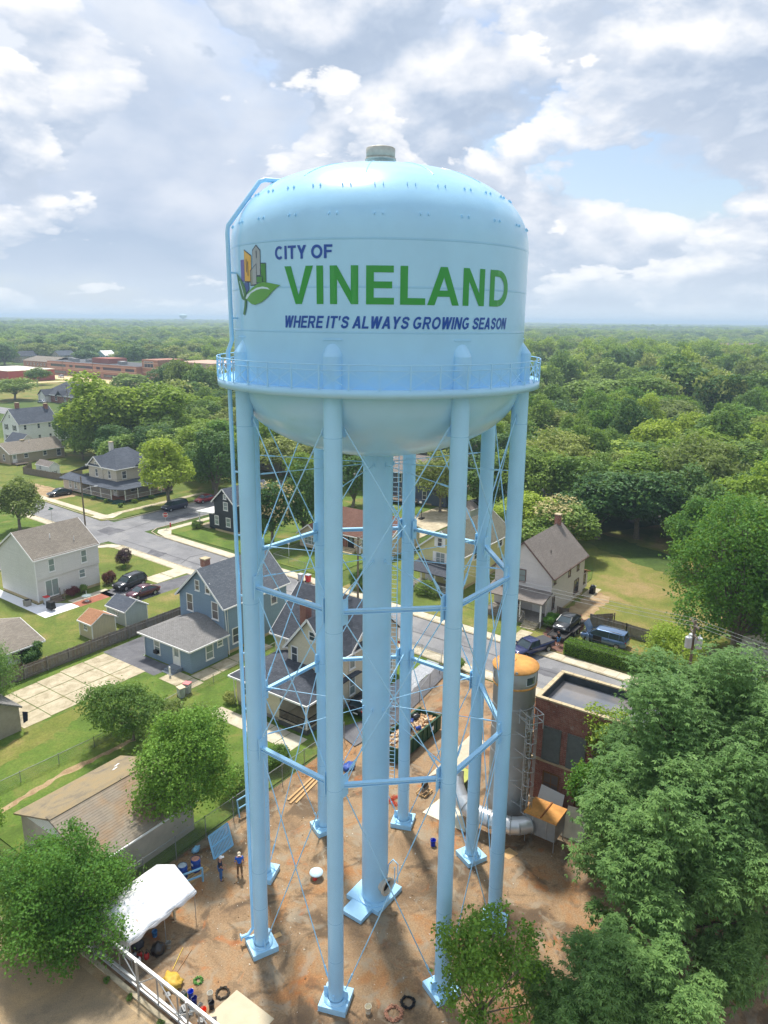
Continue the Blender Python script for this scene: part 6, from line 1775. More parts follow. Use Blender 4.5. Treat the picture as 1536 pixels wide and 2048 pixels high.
for i, (a, b) in enumerate(zip(ctr[:-1], ctr[1:])):
    a, b = Vector(a), Vector(b); d = (b-a).normalized()
    part(T, 'duct_segment', MB().tube(a-d*0.05, b+d*0.05, 0.60, 26, smooth=True), SHINY)
for i in (4, 6, 8, 11): p = Vector(ctr[i]); d = (Vector(ctr[min(i+1, 11)])-Vector(ctr[i-1])).normalized(); part(T, 'duct_flange', MB().lathe([(0.60, -0.03), (0.66, -0.03), (0.66, 0.03), (0.60, 0.03)], 26, c=p, axis=d, smooth=False), STEEL_DULL)
T = thing('metal_hopper', 'boxy galvanised hopper with a rusty orange lid at the duct end', 'hopper', (42.0, 15.7, 0))
m = MB().prism([(41.2, 14.7), (43.0, 14.7), (43.0, 16.9), (41.2, 16.9)], 0.85, 2.3); part(T, 'box', m, STEEL_DULL)
part(T, 'lid', MB().box(41.12, 43.08, 14.62, 16.98, 2.302, 2.42), RUST); part(T, 'lid_bar', MB().box(41.1, 43.1, 15.7, 15.78, 2.422, 2.5), plain('rusty_bar', S(150, 96, 52), 0.8))
m = MB().add([(41.2, 14.7, 0.85), (43, 14.7, 0.85), (43, 16.9, 0.85), (41.2, 16.9, 0.85), (41.8, 15.4, 0.4), (42.4, 15.4, 0.4), (42.4, 16.2, 0.4), (41.8, 16.2, 0.4)], [(0, 1, 5, 4), (1, 2, 6, 5), (2, 3, 7, 6), (3, 0, 4, 7), (7, 6, 5, 4)]); part(T, 'chute', m, STEEL_DULL)
for u, v in ((41.25, 14.75), (42.95, 14.75), (42.95, 16.85), (41.25, 16.85)): part(T, 'leg', MB().tube((u, v, 0), (u, v, 0.9), 0.035, 6), STEEL)
for v in (15.3, 16.3): part(T, 'stiffener', MB().box(41.16, 41.2, v, v+0.05, 0.86, 2.29), STEEL)
o = MB().slab([(44.4, 15.6, 0.05), (44.4, 17.6, 0.05), (45.4, 17.5, 1.9), (45.4, 15.7, 1.7)], 0.02).build('leaning_sheet', WHITE); tag(o, 'white sheet leaning against the red brick wall', 'panel')
o = MB().slab([(43.2, 13.4, 0.05), (43.2, 15.0, 0.05), (44.6, 15.1, 1.6), (44.6, 13.4, 1.8)], 0.02).build('leaning_sheet', plain('cream_sheet', S(222, 214, 190), 0.7)); tag(o, 'cream sheet tilted behind the rusty-lidded hopper', 'panel')
# ------------------------------------------------------------------ skip with rubble
T = thing('dumpster', 'long open dark green dumpster full of rubble and bags', 'dumpster', (43.3, 28.9, 0))
DG = plain('dumpster_green', S(30, 74, 52), 0.55, 0.1, 0.4, 0.12, 1.5)
for b in ((43.4, 50.0, 28.9, 28.98), (43.4, 50.0, 31.02, 31.1), (43.4, 43.48, 28.981, 31.019), (49.92, 50.0, 28.981, 31.019)): part(T, 'side_wall', MB().box(*b, 0.15, 1.45), DG)
part(T, 'floor', MB().box(43.5, 49.9, 29.0, 31.0, 0.12, 0.2), DG)
for b in ((43.36, 50.04, 28.84, 28.99), (43.36, 50.04, 31.01, 31.16)): part(T, 'top_rail', MB().box(*b, 1.452, 1.55), DG)
for u in np.arange(44.0, 50, 0.75): part(T, 'rib', MB().box(u, u+0.09, 28.82, 28.899, 0.2, 1.449), DG)
part(T, 'sticker', MB().box(48.2, 48.6, 28.80, 28.819, 0.75, 1.15), WHITE)
rnd = random.Random(5); m = MB()
for i in range(520):
    u, v = rnd.uniform(43.6, 49.8), rnd.uniform(29.1, 30.9); z = 0.95+0.45*math.sin((u-43.4)/6.6*math.pi)*math.sin((v-28.9)/2.2*math.pi)+rnd.uniform(-0.1, 0.12)
    M_ = Matrix.Translation((u, v, z)) @ Matrix.Rotation(rnd.uniform(0, 6.28), 4, 'Z') @ Matrix.Rotation(rnd.uniform(-0.8, 0.8), 4, 'X') @ Matrix.Rotation(rnd.uniform(-0.8, 0.8), 4, 'Y')
    m.obox((0, 0, 0), (rnd.uniform(0.12, 0.5), rnd.uniform(0.08, 0.25), rnd.uniform(0.03, 0.12)), mi=rnd.choice((0, 0, 0, 1, 1, 2)), M=M_)
m.box(43.55, 49.85, 29.05, 30.95, 0.3, 0.85)
rb = m.build('rubble', [plain('rubble_tan', S(206, 170, 128), 0.9, var=0.15), plain('rubble_pale', S(222, 200, 168), 0.9, var=0.1), plain('rubble_brown', S(150, 108, 78), 0.9, var=0.2)], kind='stuff'); rb['label'] = 'broken tan rubble heaped in the green dumpster'


def blob(name, label, cat, loc, size, mat, seed=1, group=None, rough=0.25):
    rn = random.Random(seed); bm = bmesh.new(); bmesh.ops.create_icosphere(bm, subdivisions=3, radius=1.0)
    for v in bm.verts:
        k = 1+rough*(math.sin(v.co.x*5+seed)*math.sin(v.co.y*6+seed*2)*0.5+math.sin(v.co.z*9+v.co.x*7+seed)*0.3)
        v.co = Vector((v.co.x*size[0]*k, v.co.y*size[1]*k, max(v.co.z, -0.75)*size[2]*k))
    me = bpy.data.meshes.new(name); bm.to_mesh(me); bm.free(); me.materials.append(mat)
    for p in me.polygons: p.use_smooth = True
    o = bpy.data.objects.new(name, me); COL.objects.link(o); o.location = loc
    return tag(o, label, cat, group)


BAG = plain('black_bag', S(30, 30, 33), 0.3, 0, 0.6, 0.1)
blob('trash_bag', 'black trash bag on the rubble near the middle of the dumpster', 'bag', (46.3, 29.9, 1.65), (0.45, 0.38, 0.32), BAG, 3)
blob('trash_bag', 'black trash bag slumped at the street end of the dumpster', 'bag', (48.4, 30.5, 1.55), (0.42, 0.34, 0.26), BAG, 8)


def bucket(label, loc, col, r=0.155, h=0.37, tilt=None, inner=None, name='bucket', handle=True):
    T = thing(name, label, 'bucket', loc)
    if tilt: T.rotation_euler = tilt
    mt = plain('bucket_'+str(col), S(*col), 0.4, 0, 0.4, 0.04)
    part(T, 'pail', MB().lathe([(r*0.86, 0.0), (r, h), (r*1.06, h), (r*1.06, h-0.05), (r*1.0, h-0.05)], 20).lathe([(r*0.96, h), (r*0.84, 0.03), (0, 0.03)], 20).lathe([(r*0.86, 0.0), (0, 0.001)], 20), mt, False)
    if handle: part(T, 'handle', MB().path([(r*1.05*math.cos(q), r*1.05*math.sin(q)*0.4+0.05, h-0.03-0.14*math.sin(q)*0) for q in np.linspace(0, math.pi, 9)], 0.008, 4), STEEL, False)
    return T


bucket('blue pail lying on the rubble in the dumpster', (46.9, 29.5, 1.45), (52, 88, 176), 0.18, 0.4, (1.2, 0.3, 0.4))
bucket('blue pail tipped over near the street end of the dumpster rubble', (47.4, 30.3, 1.5), (60, 92, 170), 0.16, 0.36, (1.3, 0.5, 1.9))
bucket('deep blue pail standing alone on the dirt between the riser and the hopper', (37.1, 21.75, 0.01), (20, 52, 190), 0.19, 0.45)
bucket('white pail standing alone near the front leg footing', (24.4, 17.9, 0.01), (226, 220, 200), 0.17, 0.40)
bucket('bright blue pail by the sliding gate beside the green hose', (19.6, 26.1, 0.01), (22, 70, 200))
bucket('navy pail beside the bright blue pail at the gate', (19.45, 25.65, 0.01), (30, 44, 128))
bucket('lidded white pail beside the coiled black cable', (20.15, 25.2, 0.01), (220, 216, 204))
bucket('black pail holding a white tool beside the orange pail', (19.8, 24.7, 0.01), (40, 40, 44))
bucket('bright orange pail at the corner of the plywood sheet', (19.3, 24.75, 0.01), (238, 82, 34))
bucket('blue pail standing under the front edge of the white canopy', (21.0, 30.9, 0.01), (66, 132, 196))
bucket('grey pail with long poles leaning out beside the canopy', (20.95, 29.6, 0.01), (150, 148, 140))


def coil(name, label, cat, loc, r0, r1, turns, rad, mat, seed=1):
    rn = random.Random(seed); pts = []
    for i in range(int(turns*24)):
        q = i/24*2*math.pi; rr = r0+(r1-r0)*((i*0.618) % 1.0)
        pts.append((rr*math.cos(q)+rn.uniform(-0.02, 0.02), rr*math.sin(q)+rn.uniform(-0.02, 0.02), rad+0.16*rn.random()*(i/(turns*24))))
    o = MB().path(pts, rad, 6).build(name, mat); o.location = loc
    return tag(o, label, cat)


coil('hose_coil', 'coil of brown and white hose on the dirt near the white pail', 'hose', (25.1, 16.75, 0.01), 0.30, 0.52, 7, 0.028, plain('hose_brown', S(176, 128, 104), 0.6, var=0.3, scale=8))
coil('hose_coil', 'coil of black hose half under the leafy tree', 'hose', (26.05, 16.5, 0.01), 0.26, 0.42, 5, 0.03, BLACK, 2)
coil('cable_coil', 'coil of dark cable taped in white beside the plywood', 'cable', (20.7, 24.85, 0.01), 0.28, 0.38, 6, 0.03, plain('cable_dark', S(70, 62, 52), 0.7), 3)
coil('hose_coil', 'tangle of green hose by the sliding gate', 'hose', (20.45, 26.5, 0.01), 0.12, 0.3, 5, 0.02, plain('hose_green', S(96, 150, 70), 0.6), 4)
coil('hose_coil', 'loose tangle of red air hose behind a rear leg footing', 'hose', (39.6, 26.4, 0.01), 0.2, 0.8, 5, 0.018, plain('hose_red', S(206, 70, 48), 0.6), 6)
coil('hose_coil', 'heap of grey and blue hoses against the sliding gate', 'hose', (18.9, 25.6, 0.02), 0.15, 0.45, 6, 0.025, plain('hose_grey', S(140, 146, 150), 0.6, var=0.3), 7)


def board(name, label, cat, poly, z, th, mat, group=None):
    o = MB().prism(poly, z, z+th).build(name, mat); return tag(o, label, cat, group)


board('plywood_sheet', 'pale plywood sheet lying on the dirt at the front corner by the gate', 'plywood', [(19.4, 24.5), (21.3, 24.4), (21.25, 21.6), (19.3, 21.6)], 0.012, 0.02, WOOD_NEW)
board('plywood_sheet', 'cream sheet lying flat between the rear leg and the duct', 'plywood', [(39.6, 24.2), (41.8, 24.0), (41.4, 21.9), (39.55, 20.6)], 0.012, 0.02, plain('cream_sheet', S(222, 214, 190), 0.7))
board('plywood_sheet', 'long grey concrete-coloured sheet beside the dumpster', 'plywood', [(43.5, 26.2), (51.0, 26.4), (50.6, 24.6), (46.6, 24.4)], 0.012, 0.03, CONC)
board('cardboard_sheet', 'flattened brown cardboard under the hopper duct', 'cardboard', [(39.0, 17.7), (40.0, 17.4), (39.8, 16.6), (38.9, 16.9)], 0.012, 0.01, LUMBER)
board('cardboard_sheet', 'scrap of board beside the left leg footing', 'board', [(24.5, 25.6), (25.5, 25.2), (25.4, 24.9), (24.4, 25.3)], 0.012, 0.02, LUMBER)
for i, (u0, v0, u1, v1) in enumerate(((34.9, 32.4, 38.3, 32.9), (34.6, 32.7, 38.2, 33.2), (34.8, 33.1, 38.4, 33.5))):
    o = MB().beam((u0, v0, 0.06), (u1, v1, 0.06), 0.16, 0.07).build('plank', LUMBER); tag(o, 'timber plank laid along the chain-link fence behind the tower', 'plank', 'planks by the rear fence')
for i, (u0, v0, u1, v1, c) in enumerate(((20.1, 28.2, 21.4, 28.9, S(226, 196, 88)), (20.2, 27.9, 21.6, 28.4, S(176, 132, 92)))):
    o = MB().tube((u0, v0, 0.04), (u1, v1, 0.04), 0.02, 6).build('stick', plain('stick%d' % i, c, 0.7)); tag(o, ('yellow' if i == 0 else 'brown')+' pole lying on the dirt by the canopy', 'pole')
blob('blue_tarp', 'crumpled blue tarpaulin on the dirt behind the riser', 'tarp', (40.8, 32.0, 0.12), (0.6, 0.45, 0.18), plain('blue_tarp', S(56, 86, 160), 0.5, var=0.2, scale=6), 5, rough=0.5)
blob('yellow_tarp', 'crumpled yellow tarpaulin heaped at the sliding gate', 'tarp', (19.5, 27.5, 0.2), (0.5, 0.62, 0.26), plain('yellow_tarp', S(206, 168, 70), 0.6, var=0.12, scale=4), 9, rough=0.45)
blob('trash_bag', 'open black trash bag beside the canopy', 'bag', (20.35, 29.75, 0.3), (0.38, 0.36, 0.42), BAG, 12)
blob('trash_bag', 'dark bundle slumped under the canopy edge', 'bag', (19.9, 31.0, 0.25), (0.35, 0.3, 0.34), plain('dark_bundle', S(66, 66, 72), 0.7), 14)
for i, (u, v, c) in enumerate(((19.55, 30.35, 'red_cap'), (19.75, 30.0, 'red_cap'), (19.35, 30.6, 'grey_shirt'), (19.3, 30.15, 'white_cap'))):
    T = thing('paint_sprayer', ['red and black pump standing by the canopy corner', 'red paint pump beside the trash bag', 'grey canister at the canopy corner', 'white canister behind the sliding gate'][i], 'pump', (u, v, 0.01))
    part(T, 'tank', MB().lathe([(0.13, 0), (0.15, 0.08), (0.15, 0.26), (0.09, 0.34), (0, 0.36)], 14), MATS[c], False); part(T, 'cap', MB().lathe([(0.06, 0.35), (0.06, 0.42), (0, 0.43)], 10), BLACK, False); part(T, 'hose', MB().path([(0, 0, 0.4), (0.1, 0.1, 0.5), (0.2, 0.05, 0.3), (0.25, -0.1, 0.05)], 0.012, 5), BLACK, False)
rn = random.Random(12)
ITEMS = [('blue jerry can', S(40, 90, 180)), ('red fuel can', S(190, 50, 40)), ('grey tool case', S(110, 112, 116)), ('white paint tin', S(226, 226, 220)), ('black tool case', S(44, 44, 48)), ('green crate', S(70, 120, 80)), ('tan carton', S(190, 156, 112)), ('silver paint tin', S(180, 184, 188))]
for i, (nm, c) in enumerate(ITEMS):
    u, v = 18.75+0.35*(i % 2)+rn.uniform(0, 0.2), 23.2+i*0.62
    T = thing('site_container', nm+' standing in the clutter behind the sliding gate', 'container', (u, v, 0.01), rn.uniform(0, 3))
    w, d_, h_ = rn.uniform(0.25, 0.45), rn.uniform(0.18, 0.3), rn.uniform(0.22, 0.4)
    part(T, 'body', MB().box(-w/2, w/2, -d_/2, d_/2, 0, h_), plain('site_'+nm.replace(' ', '_'), c, 0.5, var=0.12, scale=6), False)
    part(T, 'lid', MB().box(-w/2-0.01, w/2+0.01, -d_/2-0.01, d_/2+0.01, h_+0.002, h_+0.03), BLACK if i % 2 else STEEL_DULL, False)
    part(T, 'handle', MB().path([(-w*0.25, 0, h_+0.03), (-w*0.2, 0, h_+0.09), (w*0.2, 0, h_+0.09), (w*0.25, 0, h_+0.03)], 0.012, 5), STEEL, False)
# odds and ends of the work yard
T = thing('work_light', 'white tube lamp lying on the dirt behind a rear leg', 'lamp', (40.9, 26.8, 0.0)); part(T, 'tube', MB().tube((-0.35, 0.1, 0.1), (0.3, -0.2, 0.1), 0.08, 10), WHITE, False); part(T, 'end', MB().tube((0.3, -0.2, 0.1), (0.42, -0.25, 0.1), 0.085, 10), BLACK, False)
T = thing('air_compressor', 'small air compressor in a pale timber frame behind the tower', 'compressor', (41.6, 25.3, 0))
part(T, 'tank', MB().tube((-0.35, 0, 0.45), (0.35, 0, 0.45), 0.2, 16), plain('grey_tank', S(120, 116, 110), 0.5, 0.2), False); part(T, 'motor', MB().box(-0.2, 0.25, -0.15, 0.15, 0.65, 0.95), BLACK, False)
for x in (-0.5, 0.5): part(T, 'frame', MB().beam((x, -0.4, 0.12), (x, 0.4, 0.12), 0.07, 0.1), LUMBER, False); part(T, 'frame', MB().beam((x, 0, 0.12), (x, 0, 0.6), 0.06, 0.06), LUMBER, False)
for y in (-0.4, 0.4): part(T, 'frame', MB().beam((-0.5, y, 0.2), (0.5, y, 0.2), 0.07, 0.08), LUMBER, False)
T = thing('metal_cabinet', 'dark green equipment cabinet between the stack and the dumpster', 'cabinet', (43.0, 22.4, 0)); part(T, 'body', MB().box(0, 1.6, 0.2, 1.6, 0, 1.2), DG, False); part(T, 'top', MB().box(0, 1.6, 0.2, 1.6, 1.202, 1.28), plain('lime_top', S(170, 176, 90), 0.7), False); part(T, 'panel', MB().box(0.2, 1.3, 1.8, 1.86, 0, 2.6), STEEL_DULL, False)
T = thing('manhole_cover_stand', 'round pale-blue cover resting on red stands in the yard', 'cover', (30.1, 26.3, 0)); part(T, 'plate', MB().lathe([(0, 0.36), (0.44, 0.36), (0.44, 0.42), (0, 0.43)], 28), plain('pale_cover', S(206, 228, 236), 0.4, var=0.04), False)
for s in (-1, 1): part(T, 'stand', MB().lathe([(0.14, 0), (0.12, 0.35), (0, 0.355)], 14, c=(s*0.2, 0.05*s, 0)), plain('red_stand', S(206, 60, 44), 0.6), False)
for s in (-1, 1): part(T, 'handle', MB().box(s*0.16-0.06, s*0.16+0.06, -0.05, 0.05, 0.43, 0.45), STEEL, False)
# blue drums on a pallet, low blue frame, leaning blue gate


def drum(label, loc, top):
    T = thing('drum', label, 'drum', loc); part(T, 'shell', MB().lathe([(0.29, 0), (0.30, 0.02), (0.30, 0.28), (0.315, 0.30), (0.30, 0.32), (0.30, 0.58), (0.315, 0.6), (0.30, 0.62), (0.30, 0.88), (0.28, 0.89)], 24), plain('drum_blue', S(26, 74, 158), 0.4, 0, 0.4, 0.06), False)
    part(T, 'contents', MB().lathe([(0.28, 0.86), (0.15, 0.95), (0, 0.9)], 12), top, False); part(T, 'sticker', MB().box(-0.308, -0.3, -0.1, 0.1, 0.5, 0.66), WHITE, False)
    return T


drum('blue plastic drum topped with rags on the pallet', (25.9, 33.0, 0.12), plain('rags', S(190, 140, 120), 0.9, var=0.3, scale=8))
drum('blue plastic drum with a pale clear bag beside the canopy', (25.0, 33.2, 0.12), plain('clear_bag', S(170, 184, 194), 0.4, var=0.2, scale=8))
T = thing('pallet', 'timber pallet under the blue drums', 'pallet', (24.6, 32.4, 0))
for i in range(6): part(T, 'board', MB().box(0, 1.9, 0.02+i*0.2, 0.16+i*0.2, 0.095, 0.115), LUMBER, False)
for y in (0, 0.5, 1.05): part(T, 'runner', MB().box(0, 1.9, y, y+0.1, 0.01, 0.094), LUMBER, False)
PB = plain('pale_blue_steel', S(140, 196, 230), 0.4, 0, 0.4, 0.05)
T = thing('barrier_frame', 'pale blue steel barrier frame standing before the drums', 'barrier', (24.6, 32.3, 0))
for (a, b) in (((0.95, -0.35, 0), (0.95, -0.35, 1.05)), ((-0.8, 0.4, 0.0), (-0.8, 0.4, 1.05)), ((-0.8, 0.4, 1.05), (0.95, -0.35, 1.05)), ((-0.8, 0.4, 0.5), (0.95, -0.35, 0.5))): part(T, 'bar', MB().beam(a, b, 0.09, 0.09), PB, False)
T = thing('leaning_gate', 'pale blue slatted steel gate leaning on the fence foliage', 'gate', (27.3, 33.0, 0))
A_, B_, U_ = Vector((27.3, 32.85, 0.05)), Vector((29.0, 32.85, 0.05)), Vector((0.25, 0.75, 1.25))
for a, b in ((A_, B_), (A_+U_, B_+U_), (A_, A_+U_), (B_, B_+U_), (A_+U_*0.5, B_+U_*0.5)): part(T, 'frame', MB().beam(a, b, 0.09, 0.09), PB)
for i in range(1, 15): p = A_.lerp(B_, i/15); part(T, 'slat', MB().beam(p, p+U_, 0.06, 0.02), PB)
T = thing('barrier_frame', 'pale blue steel frame leaning on the rear chain-link fence', 'barrier', (31.5, 34.6, 0))
for (a, b) in (((31.2, 34.5, 0.1), (31.3, 34.8, 1.35)), ((33.1, 34.3, 0.1), (33.2, 34.6, 1.35)), ((31.3, 34.8, 1.35), (33.2, 34.6, 1.35)), ((31.25, 34.65, 0.75), (33.15, 34.45, 0.75))): part(T, 'bar', MB().beam(a, b, 0.08, 0.08), PB)
blob('blue_rag', 'pale blue rag caught behind the fence near the drums', 'rag', (27.0, 34.3, 0.3), (0.3, 0.2, 0.2), PB, 4, rough=0.6)
# canopy
T = thing('canopy_tent', 'white fabric canopy tent on poles sheltering the work yard corner', 'tent', (18.6, 29.9, 0))
n = NT('canopy_fabric'); c = n.ramp(n.noise(n.pos(), 1.5, 4), [(0.3, S(224, 226, 230)), (0.7, S(240, 240, 242))]); c = n.mix(n.ramp(n.noise(n.pos(), 1.3, 3, 0.6, 1.0), [(0.66, 0.0), (0.74, 0.7)]), c, S(190, 140, 86)); n.bump(n.noise(n.pos(), 2.2, 4, 0.6, 1.5), 0.6, 0.12); FAB = n.done(c, 0.75, 0, 0.2)
u0, u1, v0, v1, vr, zr, ze = 18.7, 23.4, 29.95, 33.6, 31.8, 2.85, 1.95


def fabric(fn, nu, nv, name):
    vs, fs = [], []
    for i in range(nu+1):
        for j in range(nv+1): vs.append(fn(i/nu, j/nv))
    for i in range(nu):
        for j in range(nv): a = i*(nv+1)+j; fs.append((a, a+nv+1, a+nv+2, a+1))
    o = MB().add(vs, fs, 0, True).build(name, FAB, T, world=True); sd = o.modifiers.new('thick', 'SOLIDIFY'); sd.thickness = 0.012
    return o


sag = lambda s, t: 0.07*math.sin(s*math.pi*3)**2*math.sin(t*math.pi)
fabric(lambda s, t: (u0+(u1-u0)*s, v0+(vr-v0)*t, ze+(zr-ze)*t-sag(s, t)+0.03*math.sin(s*23)*(1-t)), 24, 10, 'roof_panel')
fabric(lambda s, t: (u0+(u1-u0)*s, v1+(vr-v1)*t, ze+(zr-ze)*t-sag(s, t)), 24, 10, 'roof_panel')
fabric(lambda s, t: (u0+(u1-u0)*s, v0-0.02+0.05*math.sin(s*31)*t, ze-(0.22+0.08*math.sin(s*17))*t), 40, 3, 'valance')
fabric(lambda s, t: (u0-0.03+0.06*math.sin(t*9), v0+(v1-v0)*s, (ze+(zr-ze)*(1-abs(2*s-1)))*(1-t)+0.75*t), 14, 6, 'end_wall')
for u in (18.8, 21.1, 23.3):
    for v in (30.0, 33.5): part(T, 'pole', MB().tube((u, v, 0), (u, v, ze), 0.025, 7), STEEL)
for v, z in ((30.0, ze-0.03), (33.5, ze-0.03), (vr, zr-0.05)): part(T, 'ridge_pole', MB().tube((18.8, v, z), (23.3, v, z), 0.022, 7), STEEL)
o = MB().box(23.0, 23.5, 31.6, 32.1, 0.0, 0.45).build('cardboard_box', LUMBER); tag(o, 'brown cardboard box at the open end of the canopy', 'box')


# ------------------------------------------------------------------ fences
def chain_link(label, pts, h, step=2.6, mesh=0.11, top=True, group=None, wire=0.006):
    T = thing('chain_link_fence', label, 'fence', (*pts[0], 0), group=group)
    net = MB()
    for (a, b), (c, d) in zip(pts[:-1], pts[1:]):
        A, B = Vector((a, b, 0)), Vector((c, d, 0)); L_ = (B-A).length; dr = (B-A).normalized(); n = max(1, round(L_/step))
        for i in range(n+1):
            p = A+dr*(L_*i/n); part(T, 'post', MB().tube((p.x, p.y, 0), (p.x, p.y, h+0.08), 0.03, 7), STEEL_DULL)
        if top: part(T, 'top_rail', MB().tube((a, b, h), (c, d, h), 0.022, 6), STEEL_DULL)
        k = -h
        while k < L_:
            for sg in (1, -1):
                x0, z0, x1, z1 = (k, 0.03, k+h, h) if sg > 0 else (k, h, k+h, 0.03)
                if x0 < 0: t = -x0/h; z0 = z0+(z1-z0)*t; x0 = 0
                if x1 > L_: t = (L_-x0)/(x1-x0); z1 = z0+(z1-z0)*t; x1 = L_
                if x1-x0 > 0.02:
                    p, q = A+dr*x0, A+dr*x1; w = wire
                    net.add([(p.x, p.y, z0-w), (q.x, q.y, z1-w), (q.x, q.y, z1+w), (p.x, p.y, z0+w)], [(0, 1, 2, 3)])
            k += mesh
    net.build('wire_mesh', plain('wire_mesh', S(142, 144, 142), 0.6, 0.3), T, world=True, kind='stuff')
    return T


chain_link('tall chain-link fence between the tower yard and the block garage', [(18.2, 34.9), (43.5, 34.6)], 1.85)
chain_link('chain-link fence along the gravel drive and the front sidewalk', [(47.5, 33.2), (52.9, 33.0), (58.9, 34.4), (61.0, 35.4), (61.2, 40.5)], 1.5)
chain_link('low chain-link fence across the lawn between the two lots', [(18, 51.5), (30.4, 50.9), (40.5, 51.4), (58, 51.8)], 1.0, 3.2)
chain_link('low chain-link fence around the front garden across the street', [(74.8, 60.5), (75.6, 73.5), (83, 74.2)], 1.0, 3.0)


def picket(label, pts, h, mat, bw=0.14, gap=0.012, post=2.4, name='picket_fence', jag=0.03, seed=1):
    T = thing(name, label, 'fence', (*pts[0], 0)); rn = random.Random(seed)
    for (a, b), (c, d) in zip(pts[:-1], pts[1:]):
        A, B = Vector((a, b, 0)), Vector((c, d, 0)); L_ = (B-A).length; dr = (B-A).normalized(); nr = Vector((-dr.y, dr.x, 0))
        n = max(1, round(L_/post))
        for i in range(n+1): p = A+dr*(L_*i/n); part(T, 'post', MB().box(p.x-0.06, p.x+0.06, p.y-0.06, p.y+0.06, 0, h+0.03), mat)
        for z in (0.35, h-0.3): part(T, 'rail', MB().beam(A+nr*-0.05+Vector((0, 0, z)), B+nr*-0.05+Vector((0, 0, z)), 0.05, 0.09), mat)
        m = MB(); k = 0.0
        while k < L_-bw:
            p, q = A+dr*k+nr*0.05, A+dr*(k+bw-gap)+nr*0.05; hh = h+rn.uniform(-jag, jag); o = nr*0.02*1; l = rn.uniform(-0.01, 0.01)
            mid = (p+q)/2
            vs = [p, q, q+Vector((0, 0, hh-0.07)), mid+Vector((0, 0, hh)), p+Vector((0, 0, hh-0.07))]
            vs = [v+nr*l for v in vs]+[v+nr*(l+0.022) for v in vs]
            m.add(vs, [(0, 1, 2, 3, 4), (9, 8, 7, 6, 5), (1, 0, 5, 6), (2, 1, 6, 7), (3, 2, 7, 8), (4, 3, 8, 9), (0, 4, 9, 5)], rn.choice((0, 0, 1)))
            k += bw
        m.build('pickets', [mat, WOOD_OLD], T, world=True, kind='stuff')
    return T


picket('weathered grey picket fence between the white house lawn and the cracked drive', [(31.0, 67.0), (62.2, 66.7)], 1.6, WOOD_GREY)
picket('tall weathered board fence behind the steel-blue minivan', [(79.9, 26.3), (79.6, 22.0), (78.6, 12.0)], 1.65, WOOD_GREY, 0.15, 0.014, seed=2, name='board_fence')
picket('short dark board fence panel beside the tall board fence', [(80.2, 26.2), (82.2, 24.2)], 1.5, WOOD_OLD, 0.15, seed=3, name='board_fence')
picket('grey board fence around the white shed behind the porch house', [(92.5, 148.6), (87.6, 148.9), (86.3, 162.0), (90.5, 166)], 1.6, WOOD_OLD, 0.16, seed=4, name='board_fence')
picket('brown board fence beside the grey house and the trailer', [(80.6, 29.3), (80.4, 30.6)], 1.4, WOOD_OLD, 0.15, seed=5, name='board_fence')
# sliding gate: white aluminium truss with mesh
T = thing('sliding_gate', 'long silver-white cantilever sliding gate with mesh along the yard front', 'gate', (18.2, 22.0, 0))
ALU = plain('white_aluminium', S(212, 214, 214), 0.4, 0.25, 0.5, 0.06)
ug = 18.2
for z, w in ((2.0, 0.14), (0.55, 0.12), (0.18, 0.10)): part(T, 'rail', MB().beam((ug, 14.0, z), (ug, 33.4, z), w, w), ALU)
vs_ = list(np.arange(14.0, 33.6, 1.62))
for v in vs_: part(T, 'upright', MB().beam((ug, v, 0.1), (ug, v, 2.0), 0.06, 0.06), STEEL)
for i, (a, b) in enumerate(zip(vs_[:-1], vs_[1:])): part(T, 'brace', MB().beam((ug, a if i % 2 else b, 0.55), (ug, b if i % 2 else a, 2.0), 0.05, 0.05), ALU)
for v in (15.5, 20.5, 24.3, 28.3, 32.2): part(T, 'guide_post', MB().tube((17.95, v, 0), (17.95, v, 2.35), 0.055, 8), STEEL)
net = MB(); k = 12.0
while k < 33.4:
    for sg in (1, -1):
        a, b, za, zb_ = k, k+1.85, (0.12 if sg > 0 else 1.97), (1.97 if sg > 0 else 0.12)
        if a < 14: t = (14-a)/1.85; za = za+(zb_-za)*t; a = 14
        if b > 33.4: t = (33.4-a)/(b-a); zb_ = za+(zb_-za)*t; b = 33.4
        net.add([(ug-0.05, a, za-0.005), (ug-0.05, b, zb_-0.005), (ug-0.05, b, zb_+0.005), (ug-0.05, a, za+0.005)], [(0, 1, 2, 3)])
    k += 0.09
net.build('wire_mesh', plain('wire_mesh', S(142, 144, 142), 0.6, 0.3), T, world=True, kind='stuff')
part(T, 'ground_beam', MB().box(17.75, 18.0, 14, 33.5, 0.0, 0.12), CONC_OLD)
# barrier arm gate by the street end of the brick block
T = thing('swing_gate', 'white tubular swing gate between the stack and the street', 'gate', (52.0, 19.2, 0))
for a, b in (((52.8, 20.4, 0), (52.8, 20.4, 3.6)), ((52.8, 20.4, 3.5), (53.4, 18.6, 3.5)), ((52.8, 20.4, 0.4), (53.4, 18.6, 3.4)), ((53.4, 18.6, 0), (53.4, 18.6, 3.6))): part(T, 'tube', MB().tube(a, b, 0.05, 8), WHITE)

